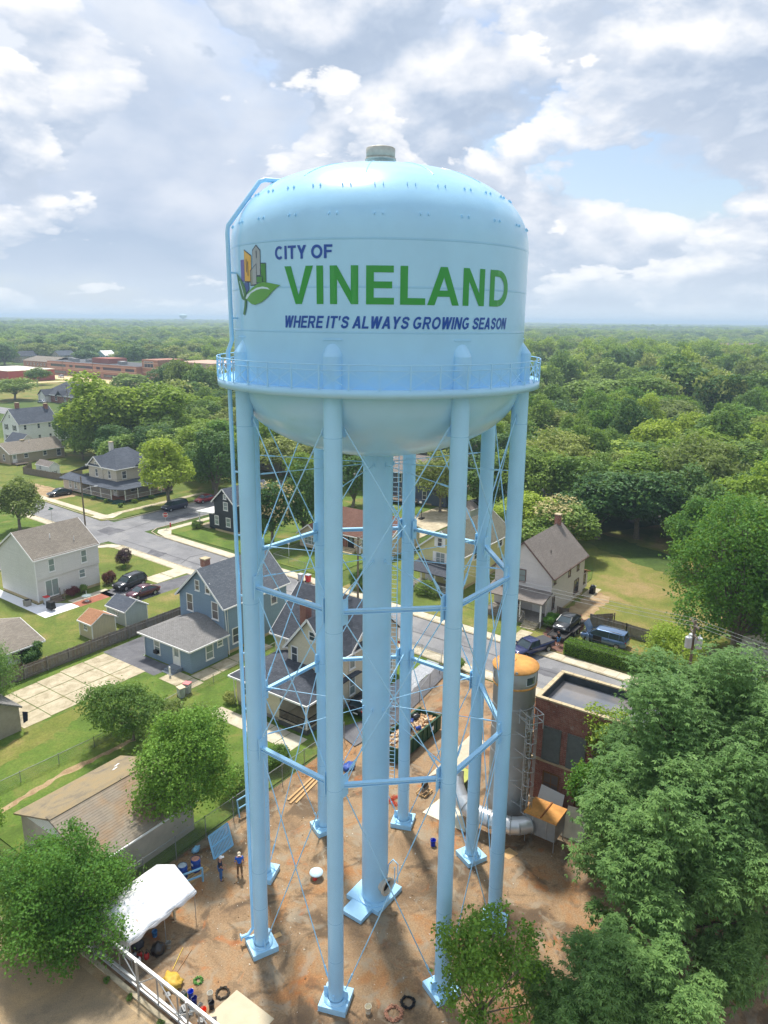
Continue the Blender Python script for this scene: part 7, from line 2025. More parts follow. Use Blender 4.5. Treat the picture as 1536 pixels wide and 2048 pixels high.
# ------------------------------------------------------------------ poles, wires, signs
def utility_pole(label, u, v, h, arms=1, trans=0, arm_dir=0.0, lamp=None):
    T = thing('utility_pole', label, 'utility pole', (u, v, 0))
    part(T, 'pole', MB().tube((0, 0, 0), (0, 0, h), 0.15, 12, 0.10), POLE, False)
    d = Vector((math.cos(arm_dir), math.sin(arm_dir), 0))
    for i in range(arms):
        z = h-0.35-0.9*i; a_ = part(T, 'crossarm', MB().beam(d*-1.1+Vector((0, 0, z)), d*1.1+Vector((0, 0, z)), 0.1, 0.12), POLE, False)
        for t in (-1.0, -0.5, 0.5, 1.0): MB().lathe([(0.04, 0), (0.05, 0.05), (0.03, 0.1), (0.045, 0.14), (0, 0.17)], 8, c=d*t+Vector((0, 0, z+0.06))).build('insulator', STEEL, a_)
    nrm = Vector((-d.y, d.x, 0))
    for i in range(trans):
        q = 2*math.pi*i/3+0.4; c = Vector((math.cos(q), math.sin(q), 0))*0.48+Vector((0, 0, h-2.35))
        t_ = part(T, 'transformer', MB().lathe([(0.27, 0), (0.28, 0.05), (0.28, 0.85), (0.29, 0.88), (0.2, 0.96), (0, 0.98)], 18, c=c), plain('transformer_grey', S(198, 204, 206), 0.4, 0, 0.4, 0.05), False)
        for s in (-0.1, 0.1): MB().lathe([(0.03, 0), (0.045, 0.06), (0.03, 0.12), (0.04, 0.18), (0, 0.24)], 8, c=c+Vector((s, 0, 0.95))).build('bushing', WHITE, t_)
    if trans == 0: pass
    if lamp:
        e = Vector(lamp); part(T, 'lamp_arm', MB().path([(0, 0, h-2.4), e*0.5+Vector((0, 0, h-2.0)), e+Vector((0, 0, h-1.9))], 0.035, 6), STEEL, False)
        part(T, 'lamp_head', MB().obox(e+Vector((0, 0, h-1.9)), (0.55, 0.22, 0.1), math.atan2(e.y, e.x)), plain('lamp_head', S(206, 210, 208), 0.4), False)
    return T


P1 = (61.6, 11.4, 10.9)
P2 = (68.05, 109.9, 9.3)
P3 = (70.6, 53.8, 8.4)
utility_pole('utility pole carrying three pale transformers and white cutouts above the locust trees', *P1, arms=2, trans=3, arm_dir=0.5)
utility_pole('grey wooden utility pole with a street lamp arm at the road junction', *P2, arms=0, lamp=(2.0, -1.0, 0))
utility_pole('dark utility pole with one transformer in front of the brown-roofed bungalow', *P3, arms=2, trans=1, arm_dir=0.2)
utility_pole('pale utility pole with a lamp arm beyond the plum tree', 139.0, 131.0, 9.5, arms=0, lamp=(-2.0, 1.6, 0))
utility_pole('distant utility pole beside the sandy lot', 236.0, 388.0, 11.0, arms=1)
utility_pole('distant utility pole in front of the long brick building', 252.0, 384.0, 11.0, arms=1)
utility_pole('utility pole standing behind the brick building with the black roof', 160.0, 262.0, 10.0, arms=1)
WIRE = plain('wire_pale', S(150, 154, 156), 0.5, 0.2)
WIRE_D = plain('wire_dark', S(52, 52, 54), 0.6)


def wire(label, p, q, sagm=0.5, r=0.012, mat=None, group='overhead wires', n=18):
    p, q = Vector(p), Vector(q); pts = []
    for i in range(n+1):
        t = i/n; c = p.lerp(q, t); c.z -= 4*sagm*t*(1-t); pts.append(c)
    o = MB().path(pts, r, 5).build('overhead_wire', mat or WIRE); return tag(o, label, 'wire', group)


d = Vector((math.cos(0.5), math.sin(0.5), 0))
for t in (-1.0, 0.0, 1.0): 
    wire('pale power line running to the transformer pole along the front street', (P3[0]+t, P3[1]+0.2*t, P3[2]-0.1), (P1[0]+d.x*t, P1[1]+d.y*t, P1[2]-0.15), 0.7, 0.014, group='power lines along the front street')
    wire('power line leaving the transformer pole over the trees', (P1[0]+d.x*t, P1[1]+d.y*t, P1[2]-0.15), (54+d.x*t, -30+d.y*t, 10.5), 0.8, 0.014, group='power lines leaving the transformer pole')
for z, sg in ((6.6, 0.6), (6.2, 0.8), (5.8, 0.9)): wire('dark communication cable slung along the front street', (P3[0], P3[1], z-0.8), (P1[0], P1[1], z), sg, 0.018, WIRE_D, 'cables along the front street')
for z in (7.6, 6.4): 
    wire('dark cable between the bungalow pole and the junction pole', (P3[0], P3[1], z), (P2[0], P2[1], z+0.6), 0.9, 0.014, WIRE_D, 'cables to the junction pole')
    wire('dark cable crossing the junction past the porch house', (P2[0], P2[1], z+0.6), (140, 98, z+1.5), 1.6, 0.016, WIRE_D, 'cables crossing the junction')
for z in (8.6, 7.0): wire('dark cable running left from the junction pole', (P2[0], P2[1], z), (62.0, 180, z), 1.6, 0.016, WIRE_D, 'cables left of the junction')
wire('dark service wire dropping to the porch house', (P2[0], P2[1], 7.5), (84.4, 126.0, 5.8), 0.5, 0.012, WIRE_D, 'service wires')
# street sign, stop sign, hydrant
T = thing('stop_sign', 'red octagonal stop sign on a post at the corner of the junction', 'sign', (76.6, 99.55, 0))
part(T, 'post', MB().tube((0, 0, 0), (0, 0, 2.9), 0.03, 7), STEEL, False)
RS = plain('sign_red', S(206, 52, 52), 0.4, var=0.03)
sa = R(-135)
nx = Vector((math.cos(sa), math.sin(sa), 0)); tx = Vector((-nx.y, nx.x, 0))
oc = [nx*0.05+tx*(0.42*math.cos(R(22.5+45*k)))+Vector((0, 0, 2.55+0.42*math.sin(R(22.5+45*k)))) for k in range(8)]
oc2 = [nx*0.045+tx*(0.46*math.cos(R(22.5+45*k)))+Vector((0, 0, 2.55+0.46*math.sin(R(22.5+45*k)))) for k in range(8)]
f_ = part(T, 'plate', MB().add(oc2, [tuple(range(8)), tuple(range(7, -1, -1))]), WHITE, False); part(T, 'face', MB().add(oc, [tuple(range(8)), tuple(range(7, -1, -1))]), RS, False)
cu = bpy.data.curves.new('stop_word', 'FONT'); cu.body = 'STOP'; cu.size = 0.34; cu.align_x = 'CENTER'; cu.align_y = 'CENTER'; cu.offset = 0.008
so = bpy.data.objects.new('stop_word', cu); COL.objects.link(so); bpy.context.view_layer.update()
me = bpy.data.meshes.new_from_object(so.evaluated_get(bpy.context.evaluated_depsgraph_get())); bpy.data.objects.remove(so)
me.materials.clear(); me.materials.append(WHITE)
so = bpy.data.objects.new('lettering', me); COL.objects.link(so); so.parent = T
so.matrix_local = Matrix(((tx.x, 0, nx.x, nx.x*0.06), (tx.y, 0, nx.y, nx.y*0.06), (0, 1, 0, 2.55), (0, 0, 0, 1)))
T = thing('fire_hydrant', 'red fire hydrant with pale cap beside the stop sign', 'hydrant', (78.0, 100.2, 0))
part(T, 'barrel', MB().lathe([(0.16, 0), (0.16, 0.06), (0.11, 0.08), (0.11, 0.55), (0.14, 0.58), (0.1, 0.7), (0, 0.76)], 16), RS, False); part(T, 'nozzle', MB().tube((-0.2, 0, 0.42), (0.2, 0, 0.42), 0.06, 10), plain('pale_cap', S(220, 210, 190), 0.6), False)
T = thing('street_name_sign', 'green street name blades on a post near the junction', 'sign', (66.2, 116.8, 0)); part(T, 'post', MB().tube((0, 0, 0), (0, 0, 3.0), 0.03, 7), STEEL, False)
for rz, z in ((0, 2.95), (math.pi/2, 3.15)): part(T, 'blade', MB().obox((0, 0, z), (0.9, 0.03, 0.2), rz), plain('sign_green', S(34, 128, 92), 0.5, var=0.03), False)
T = thing('yard_sign', 'small white and red sign on the fence behind the tower ladder', 'sign', (60.5, 40.6, 0)); part(T, 'board', MB().box(-0.02, 0.02, -0.35, 0.35, 1.1, 1.8), WHITE, False); part(T, 'red_band', MB().box(-0.03, -0.021, -0.28, 0.28, 1.2, 1.45), RS, False); part(T, 'post', MB().tube((0.05, 0, 0), (0.05, 0, 1.8), 0.03, 6), STEEL, False)
T = thing('lamp_post', 'white garden lamp post on the lawn of the bungalow', 'lamp', (78.1, 72.7, 0)); part(T, 'post', MB().tube((0, 0, 0), (0, 0, 1.9), 0.04, 8), WHITE, False); part(T, 'globe', MB().lathe([(0, 1.88), (0.14, 1.95), (0.17, 2.1), (0.1, 2.25), (0, 2.3)], 14), WHITE, False)
T = thing('basketball_hoop', 'black basketball hoop stand on the concrete drive', 'basketball hoop', (108.5, 68.2, 0.1)); part(T, 'base', MB().box(-0.6, 0.6, -0.35, 0.35, 0, 0.2), BLACK, False); part(T, 'pole', MB().tube((0, 0, 0.2), (0, 0, 3.3), 0.06, 8), BLACK, False); part(T, 'backboard', MB().box(-0.45, -0.4, -0.6, 0.6, 2.9, 3.7), plain('backboard', S(70, 80, 100), 0.4), False); part(T, 'target', MB().box(-0.462, -0.451, -0.25, 0.25, 3.05, 3.4), WHITE, False)


def wheelie_bin(label, u, v, body, lid, rz=0.0, z=0.1):
    T = thing('wheelie_bin', label, 'bin', (u, v, z), rz)
    m = MB().add([(-0.24, -0.26, 0.05), (0.24, -0.26, 0.05), (0.24, 0.26, 0.05), (-0.24, 0.26, 0.05), (-0.30, -0.33, 1.0), (0.30, -0.33, 1.0), (0.30, 0.33, 1.0), (-0.30, 0.33, 1.0)], [(3, 2, 1, 0), (0, 1, 5, 4), (1, 2, 6, 5), (2, 3, 7, 6), (3, 0, 4, 7), (4, 5, 6, 7)])
    part(T, 'body', m, body, False); part(T, 'lid', MB().obox((0, 0, 1.04), (0.66, 0.72, 0.07)), lid, False)
    for s in (-1, 1): part(T, 'wheel', MB().lathe([(0, -0.03), (0.11, -0.03), (0.11, 0.03), (0, 0.03)], 12, c=(s*0.24, 0.3, 0.11), axis=(1, 0, 0)), RUBBER, False)
    return T


BG = plain('bin_grey', S(186, 190, 194), 0.6, var=0.05); BR = plain('bin_red', S(206, 62, 62), 0.5, var=0.05); BPK = plain('bin_pink', S(220, 132, 132), 0.6, var=0.08)
wheelie_bin('grey bin with red lid against the white house by the patio steps', 45.55, 83.6, BG, BR)
wheelie_bin('grey bin with faded pink lid at the blue house fence', 41.1, 51.9, BG, BPK, 0.3)
wheelie_bin('grey bin full of bottles beside the pink-lidded bin', 40.2, 51.7, BG, plain('bottles', S(206, 190, 160), 0.6, var=0.3, scale=9), -0.2)
wheelie_bin('grey bin by the front sidewalk across from the blue house', 70.9, 63.9, BG, BG); wheelie_bin('grey bin with red side beside the front sidewalk', 71.3, 62.9, BR, BG)
wheelie_bin('pale grey bin on the dark drive right of the locust tree', 68.4, 6.4, BG, BG, 0.2, 0.02); wheelie_bin('grey bin with red lid at the street edge right of the locust tree', 72.7, 7.7, BG, BR, 0.1, 0.1); wheelie_bin('pale bin behind the red-lidded bin at the street edge', 76.3, 7.9, BG, BG, 0.1, 0.1)
T = thing('covered_grill', 'barbecue under a black cover on the white patio', 'grill', (44.85, 81.5, 0.1)); part(T, 'cover', MB().add([(-0.35, -0.55, 0.25), (0.35, -0.55, 0.25), (0.35, 0.55, 0.25), (-0.35, 0.55, 0.25), (-0.28, -0.48, 1.12), (0.28, -0.48, 1.12), (0.28, 0.48, 1.12), (-0.28, 0.48, 1.12), (0, -0.35, 1.2), (0, 0.35, 1.2)], [(0, 1, 5, 4), (1, 2, 6, 5), (2, 3, 7, 6), (3, 0, 4, 7), (4, 5, 8), (5, 6, 9, 8), (6, 7, 9), (7, 4, 8, 9)]), BLACK, False)
for s in (-1, 1):
    for t in (-0.2, 0.2): part(T, 'leg', MB().tube((t, s*0.42, 0), (t, s*0.42, 0.3), 0.03, 6), BLACK, False)
T = thing('kettle_grill', 'black barbecue with domed lid on a slab behind the grey house', 'grill', (90.6, 29.9, 0.1)); part(T, 'cabinet', MB().box(-0.4, 0.4, -0.3, 0.3, 0, 0.9), BLACK, False); part(T, 'lid', MB().lathe([(0.32, 0), (0.28, 0.2), (0.15, 0.3), (0, 0.33)], 14, c=(0, 0, 0.9)), plain('grill_lid', S(70, 72, 76), 0.3, 0.4), False); part(T, 'side_shelf', MB().box(0.42, 0.8, -0.25, 0.25, 0.82, 0.87), STEEL, False)
sheet('concrete_pad', rect(88.8, 92.8, 29.4, 30.8), Z2+0.01, CONC_OLD)
T = thing('air_conditioner', 'grey outdoor air conditioning unit at the corner of the white house', 'air conditioner', (43.9, 85.2, 0.1)); part(T, 'case', MB().box(-0.35, 0.35, -0.35, 0.35, 0, 0.75), plain('ac_grey', S(150, 146, 136), 0.6), False); part(T, 'fan_grille', MB().lathe([(0.3, 0.752), (0.28, 0.78), (0, 0.79)], 16), BLACK, False)
T = thing('patio_table', 'round glass patio table with folded pale parasol on the brick path', 'table', (49.2, 80.7, 0.1)); part(T, 'top', MB().lathe([(0.6, 0.72), (0.6, 0.74), (0, 0.745)], 24), plain('glass_top', S(150, 166, 166), 0.1), False); part(T, 'parasol_pole', MB().tube((0, 0, 0), (0, 0, 1.4), 0.025, 6), WHITE, False); part(T, 'base', MB().lathe([(0.28, 0), (0.28, 0.06), (0, 0.1)], 16), WHITE, False)
for q in (0, 2.1, 4.2): part(T, 'leg', MB().tube((0.5*math.cos(q), 0.5*math.sin(q), 0), (0.45*math.cos(q), 0.45*math.sin(q), 0.72), 0.02, 5), STEEL, False)
T = thing('porch_chair', 'white slatted chair on the porch of the grey house', 'chair', (77.2, 34.9, 0.75))
part(T, 'seat', MB().box(-0.28, 0.28, -0.28, 0.28, 0.4, 0.45), WHITE, False); part(T, 'back', MB().box(0.22, 0.28, -0.28, 0.28, 0.45, 1.05), WHITE, False)
for x in (-0.25, 0.25):
    for y in (-0.25, 0.25): part(T, 'leg', MB().box(x-0.03, x+0.03, y-0.03, y+0.03, 0, 0.4), WHITE, False)
T = thing('planter', 'black tub planter with red flowers at the beige house corner', 'planter', (41.5, 42.6, 0.12)); part(T, 'tub', MB().lathe([(0.3, 0), (0.4, 0.45), (0.42, 0.45), (0.4, 0.4), (0, 0.4)], 18), BLACK, False)
# distant things: second water tower, terraces
T = thing('distant_water_tower', 'pale spheroid water tower rising over the woods on the horizon', 'water tower', (0, 0, 0))
far = grid((-0.27789931*3150, 1.03497898*3150, 0)); T.location = (far.x, far.y, 0)
part(T, 'bowl', MB().lathe([(3.0, 30), (11, 34), (17, 40), (17.5, 43), (14, 47.5), (6, 50), (0, 50.4)], 32), plain('far_tank', S(186, 216, 224), 0.5, var=0.02), False); part(T, 'stem', MB().lathe([(6, 0), (3.0, 8), (3.0, 31)], 24), plain('far_tank', S(186, 216, 224), 0.5, var=0.02), False)


def far_house(label, wx, wy, w, d, eave, ridge, wm, rm, axis='u', name='distant_house', group=None, win=True):
    p = grid((wx, wy, 0)); u0, v0 = p.x, p.y
    T = thing(name, label, 'house', (u0, v0, 0), group=group)
    m = MB(); wall_box(m, u0, u0+w, v0, v0+d, 0, eave); gable_ends(m, u0, u0+w, v0, v0+d, eave, ridge, axis); part(T, 'wall', m, wm); part(T, 'roof', gable_roof(MB(), u0, u0+w, v0, v0+d, eave, ridge, axis, 0.4, 0.3), rm)
    if win:
        for a in np.arange(u0+1.6, u0+w-0.8, 3.0):
            for z in ((1.7, 4.6) if eave > 4 else (1.6,)): window(T, 'v', v0, a, z, 1.0, 1.5, GLASS)
        for a in np.arange(v0+1.6, v0+d-0.8, 3.0):
            for z in ((1.7, 4.6) if eave > 4 else (1.6,)): window(T, 'u', u0, a, z, 1.0, 1.5, GLASS)
    return T


far_house('white two-storey house glimpsed beside the tank leg with a pale bright roof', 62, 268, 9, 11, 6, 8.5, SID_PURE, plain('white_roofing', S(214, 212, 208), 0.7, var=0.1))
far_house('light blue house behind the bright-roofed white house', 76, 292, 9, 10, 5, 8, siding('siding_sky', S(150, 186, 206)), RF_GREY)
far_house('cream house showing under the tall dark tree at the right edge of the wood', 134, 268, 10, 12, 5.8, 8.5, siding('siding_cream', S(206, 190, 164), 0.14), RF_TAUPE)
far_house('pale house with a taupe roof just beyond the dark tree at the right edge', 150, 278, 10, 12, 5.8, 8.6, SID_TAUPE, RF_TAUPE)
far_house('grey roofed house low among the trees beyond the wood', 92, 400, 12, 9, 4, 7, SID_PURE, RF_GREY)
for i in range(6): far_house('pinkish terrace with pale gables on the rise beyond the woods', 352+17*i, 805+5*(i % 2), 14, 12, 9, 14, plain('far_terrace_wall', S(176, 164, 158), 0.8, var=0.03), plain('far_terrace_roof', S(140, 118, 112), 0.8, var=0.05), 'v', 'distant_terrace', 'distant terraces', False)
far_house('small house with a brown roof seen past the left balcony rail', -56, 255, 9, 10, 5.2, 8.2, SID_TAUPE, RF_TAUPE, 'v')
far_house('pale blue gabled house beyond the long brick building', -222, 590, 10, 12, 5.5, 9, siding('siding_aqua', S(170, 206, 214)), SID_PURE)
far_house('dark-roofed house beyond the sandy lot at the left edge', -282, 575, 14, 12, 5, 8.5, SID_TAN, RF_BLACK)
far_house('grey-roofed house beside the dark-roofed one beyond the sandy lot', -258, 590, 14, 12, 5, 8.5, SID_TAUPE, RF_DARK)
far_house('small white-walled house under the tank beyond the far street', -36, 196, 8, 9, 3, 5.2, SID_PURE, RF_REDBR, 'v')
far_house('low red-roofed house under the tank in front of the far street', -25, 168, 9, 8, 2.8, 4.6, SID_TAUPE, RF_REDBR)
far_house('white house with chimney among the trees beside the junction trees', -38, 165, 9, 9, 3.4, 6.0, SID_TAN, RF_GREY, 'v')
T = far_house('white sided building at the far right edge of the front street', 0, 0, 6, 8, 3.5, 5, SID_PURE, RF_GREY)
T.location = (79.5, 2.0, 0)

# ------------------------------------------------------------------ trees
def np_mesh(name, verts, tris, tint, mat):
    me = bpy.data.meshes.new(name)
    me.from_pydata(verts, [], tris)
    at = me.attributes.new('tint', 'FLOAT', 'FACE'); at.data.foreach_set('value', np.asarray(tint, dtype=np.float32))
    me.materials.append(mat)
    return me


def unit(n, rng):
    v = rng.normal(size=(n, 3)); return v/np.linalg.norm(v, axis=1, keepdims=True)


def lobes_for(rng, rad, zc, n, spread=0.62, size=(0.30, 0.48)):
    rad = np.array(rad); d = unit(n, rng); d[:, 2] = np.where(d[:, 2] < -0.72, -d[:, 2]*0.6, d[:, 2])
    c = d*rad*rng.uniform(spread*0.55, spread*1.2, size=(n, 1)); c[:, 2] += zc
    r = rng.uniform(size[0], size[1], size=n)*rad.mean()
    c = np.vstack([c, [[0, 0, zc-rad[2]*0.1]]]); r = np.append(r, rad.mean()*0.55)
    return c, r


def leaf_quads(rng, P, nrm, size, aspect=0.62, fold=0.12, droop=0.0):
    n = len(P)
    t = np.cross(nrm, unit(n, rng)); t /= np.maximum(np.linalg.norm(t, axis=1, keepdims=True), 1e-6)
    if droop: t[:, 2] -= droop; t /= np.linalg.norm(t, axis=1, keepdims=True)
    b = np.cross(nrm, t); b /= np.maximum(np.linalg.norm(b, axis=1, keepdims=True), 1e-6)
    s = (size*rng.uniform(0.65, 1.35, size=(n, 1)))
    base = P-t*s*0.5; tip = P+t*s*0.5
    l = P+b*s*aspect*0.5+nrm*s*fold; r = P-b*s*aspect*0.5+nrm*s*fold
    V = np.stack([base, r, tip, l], 1).reshape(-1, 3)
    i = np.arange(n)*4
    T_ = np.stack([np.stack([i, i+1, i+2], 1), np.stack([i, i+2, i+3], 1)], 1).reshape(-1, 3)
    return V, T_


def crown_data(seed, rad, zc, nl, nleaf, leaf, spread=0.62, size=(0.30, 0.48), aspect=0.62, jitter=0.22, droop=0.0, fronds=0, updir=0.45, spray=0.14):
    rng = np.random.default_rng(seed)
    C, Rr = lobes_for(rng, rad, zc, nl, spread, size)
    w = Rr**2; w = w/w.sum(); k = rng.choice(len(Rr), size=int(nleaf*1.6), p=w)
    d = unit(len(k), rng)
    d[:, 2] = np.where((d[:, 2] < -0.3) & (rng.random(len(k)) < 0.6), -d[:, 2], d[:, 2])
    rr = Rr[k]*(1.0+rng.normal(size=len(k))*jitter*0.5-jitter*0.25*rng.random(len(k)))
    bumpf = 1+0.16*np.sin(d[:, 0]*7+k)*np.sin(d[:, 1]*8+k*2)+0.10*np.sin(d[:, 2]*11+k*3)
    P = C[k]+d*(rr*bumpf)[:, None]
    sp = rng.random(len(k)) < spray
    P[sp] += (d*(Rr[k]*rng.random(len(k))*0.45)[:, None])[sp]
    keep = np.ones(len(P), bool)
    for j in range(len(Rr)):                       # drop what lies deep inside another lobe
        q = np.linalg.norm(P-C[j], axis=1)
        keep &= ~((q < Rr[j]*0.72) & (k != j))
    P, d = P[keep][:nleaf], d[keep][:nleaf]
    n = len(P)
    tint = rng.beta(2.0, 2.2, size=n)
    clump = 0.5+0.5*np.sin(P[:, 0]*1.3+seed)*np.sin(P[:, 1]*1.1+seed*2)*np.cos(P[:, 2]*1.2)
    tint = np.clip(tint*0.75+clump*0.25, 0, 1)
    if fronds:
        VV, TT, ti = [], [], []
        off = 0
        base_q = rng.uniform(0, 2*np.pi, size=n)
        for f in range(fronds):                    # drooping sprays around each twig tip
            q = base_q+2*np.pi*f/fronds+rng.normal(size=n)*0.2
            out = np.stack([np.cos(q), np.sin(q), -0.30-0.3*rng.random(n)], 1)
            out = out*0.9+d*0.55; out /= np.linalg.norm(out, axis=1, keepdims=True)
            side = np.cross(out, np.array([0, 0, 1.0])); side /= np.maximum(np.linalg.norm(side, axis=1, keepdims=True), 1e-6)
            s = leaf*rng.uniform(0.7, 1.3, size=(n, 1)); w_ = s*aspect*0.5
            mid = P+out*s*0.55; tip = P+out*s+np.array([0, 0, -1.0])*s*0.18
            V = np.stack([P, mid-side*w_, tip, mid+side*w_], 1).reshape(-1, 3); i = np.arange(n)*4+off
            VV.append(V); TT.append(np.stack([np.stack([i, i+1, i+2], 1), np.stack([i, i+2, i+3], 1)], 1).reshape(-1, 3)); off += 4*n
            ti.append(np.repeat(np.clip(tint+rng.normal(size=n)*0.12, 0, 1), 2))
        return np.vstack(VV), np.vstack(TT), np.concatenate(ti), C, Rr
    nrm = d*0.55+unit(n, rng)*0.75+np.array([0, 0, updir]); nrm /= np.linalg.norm(nrm, axis=1, keepdims=True)
    V, T_ = leaf_quads(rng, P, nrm, leaf, aspect, 0.12, droop)
    return V, T_, np.repeat(tint, 2), C, Rr


def trunk_mb(h_fork, r, C, Rr, seed, n_limb=9, lean=0.25):
    rn = random.Random(seed); m = MB()
    top = Vector((rn.uniform(-lean, lean), rn.uniform(-lean, lean), h_fork))
    m.path([(0, 0, -0.1), (top.x*0.3, top.y*0.3, h_fork*0.35), tuple(top)], [r*1.35, r, r*0.8], 9)
    order = sorted(range(len(Rr)), key=lambda j: rn.random())[:n_limb]
    for j in order:
        c = Vector(C[j]); mid = top.lerp(c, 0.5)+Vector((rn.uniform(-0.3, 0.3), rn.uniform(-0.3, 0.3), 0.25))
        m.path([top-Vector((0, 0, r)), mid, c], [r*0.5, r*0.3, r*0.1], 6)
        for q in range(3):
            e = c+Vector((rn.uniform(-1, 1), rn.uniform(-1, 1), rn.uniform(-0.4, 1)))*Rr[j]*0.95
            m.path([mid.lerp(c, 0.4), c.lerp(e, 0.4), e], [r*0.2, r*0.1, r*0.03], 4)
    return m


PROTO = {}


def proto(key, seed, rad, zc, nl, nleaf, leaf, fork, tr, **kw):
    V, F_, ti, C, Rr = crown_data(seed, rad, zc, nl, nleaf, leaf, **kw)
    crown = np_mesh('crown', V, F_, ti, LEAF['mid'])
    t = trunk_mb(fork, tr, C, Rr, seed).build('trunk', BARK_GREY); td = t.data; bpy.data.objects.remove(t)
    PROTO.setdefault(key, []).append((crown, td))


# unit trees, ten metres tall with a crown four metres in radius
for i in range(3):
    proto('round', 11+i, (3.6, 3.6, 3.9), 5.7, 42, 7800, 0.40, 2.2, 0.24, spread=0.76, size=(0.16, 0.36))
    proto('oval', 31+i, (3.4, 3.4, 4.4), 5.5, 44, 7400, 0.40, 2.0, 0.22, spread=0.76, size=(0.16, 0.34))
    proto('dense', 51+i, (3.5, 3.5, 4.3), 5.4, 46, 8200, 0.38, 1.4, 0.24, spread=0.76, size=(0.18, 0.38), jitter=0.18)
    proto('loose', 71+i, (3.9, 3.9, 3.6), 6.0, 34, 5600, 0.44, 2.4, 0.18, spread=0.78, size=(0.16, 0.32), aspect=0.45, jitter=0.5, spray=0.3)


def plant_tree(name, label, u, v, h, r, kind, leaf, group=None, rz=None, z=0.05):
    rn = random.Random(int(u*31+v*17)); cm, tm = PROTO[kind][rn.randrange(len(PROTO[kind]))]
    T = thing(name, label, 'tree', (u, v, z), rn.uniform(0, 6.28) if rz is None else rz, group)
    T.scale = (r/4.0, r/4.0, h/10.0)
    t = bpy.data.objects.new('trunk', tm); COL.objects.link(t); t.parent = T
    c = bpy.data.objects.new('crown', cm); COL.objects.link(c); c.parent = T
    c.material_slots[0].link = 'OBJECT'; c.material_slots[0].material = LEAF[leaf]
    return T


def hero(name, label, u, v, rad, zc, nl, nleaf, leaf, mat, fork, tr, seed, cat='tree', bark=None, z=0.0, limbs=12, **kw):
    V, F_, ti, C, Rr = crown_data(seed, rad, zc, nl, nleaf, leaf, **kw)
    T = thing(name, label, cat, (u, v, z))
    trunk_mb(fork, tr, C, Rr, seed, limbs).build('trunk', bark or BARK_GREY, T)
    o = bpy.data.objects.new('crown', np_mesh('crown', V, F_, ti, LEAF[mat])); COL.objects.link(o); o.parent = T
    return T


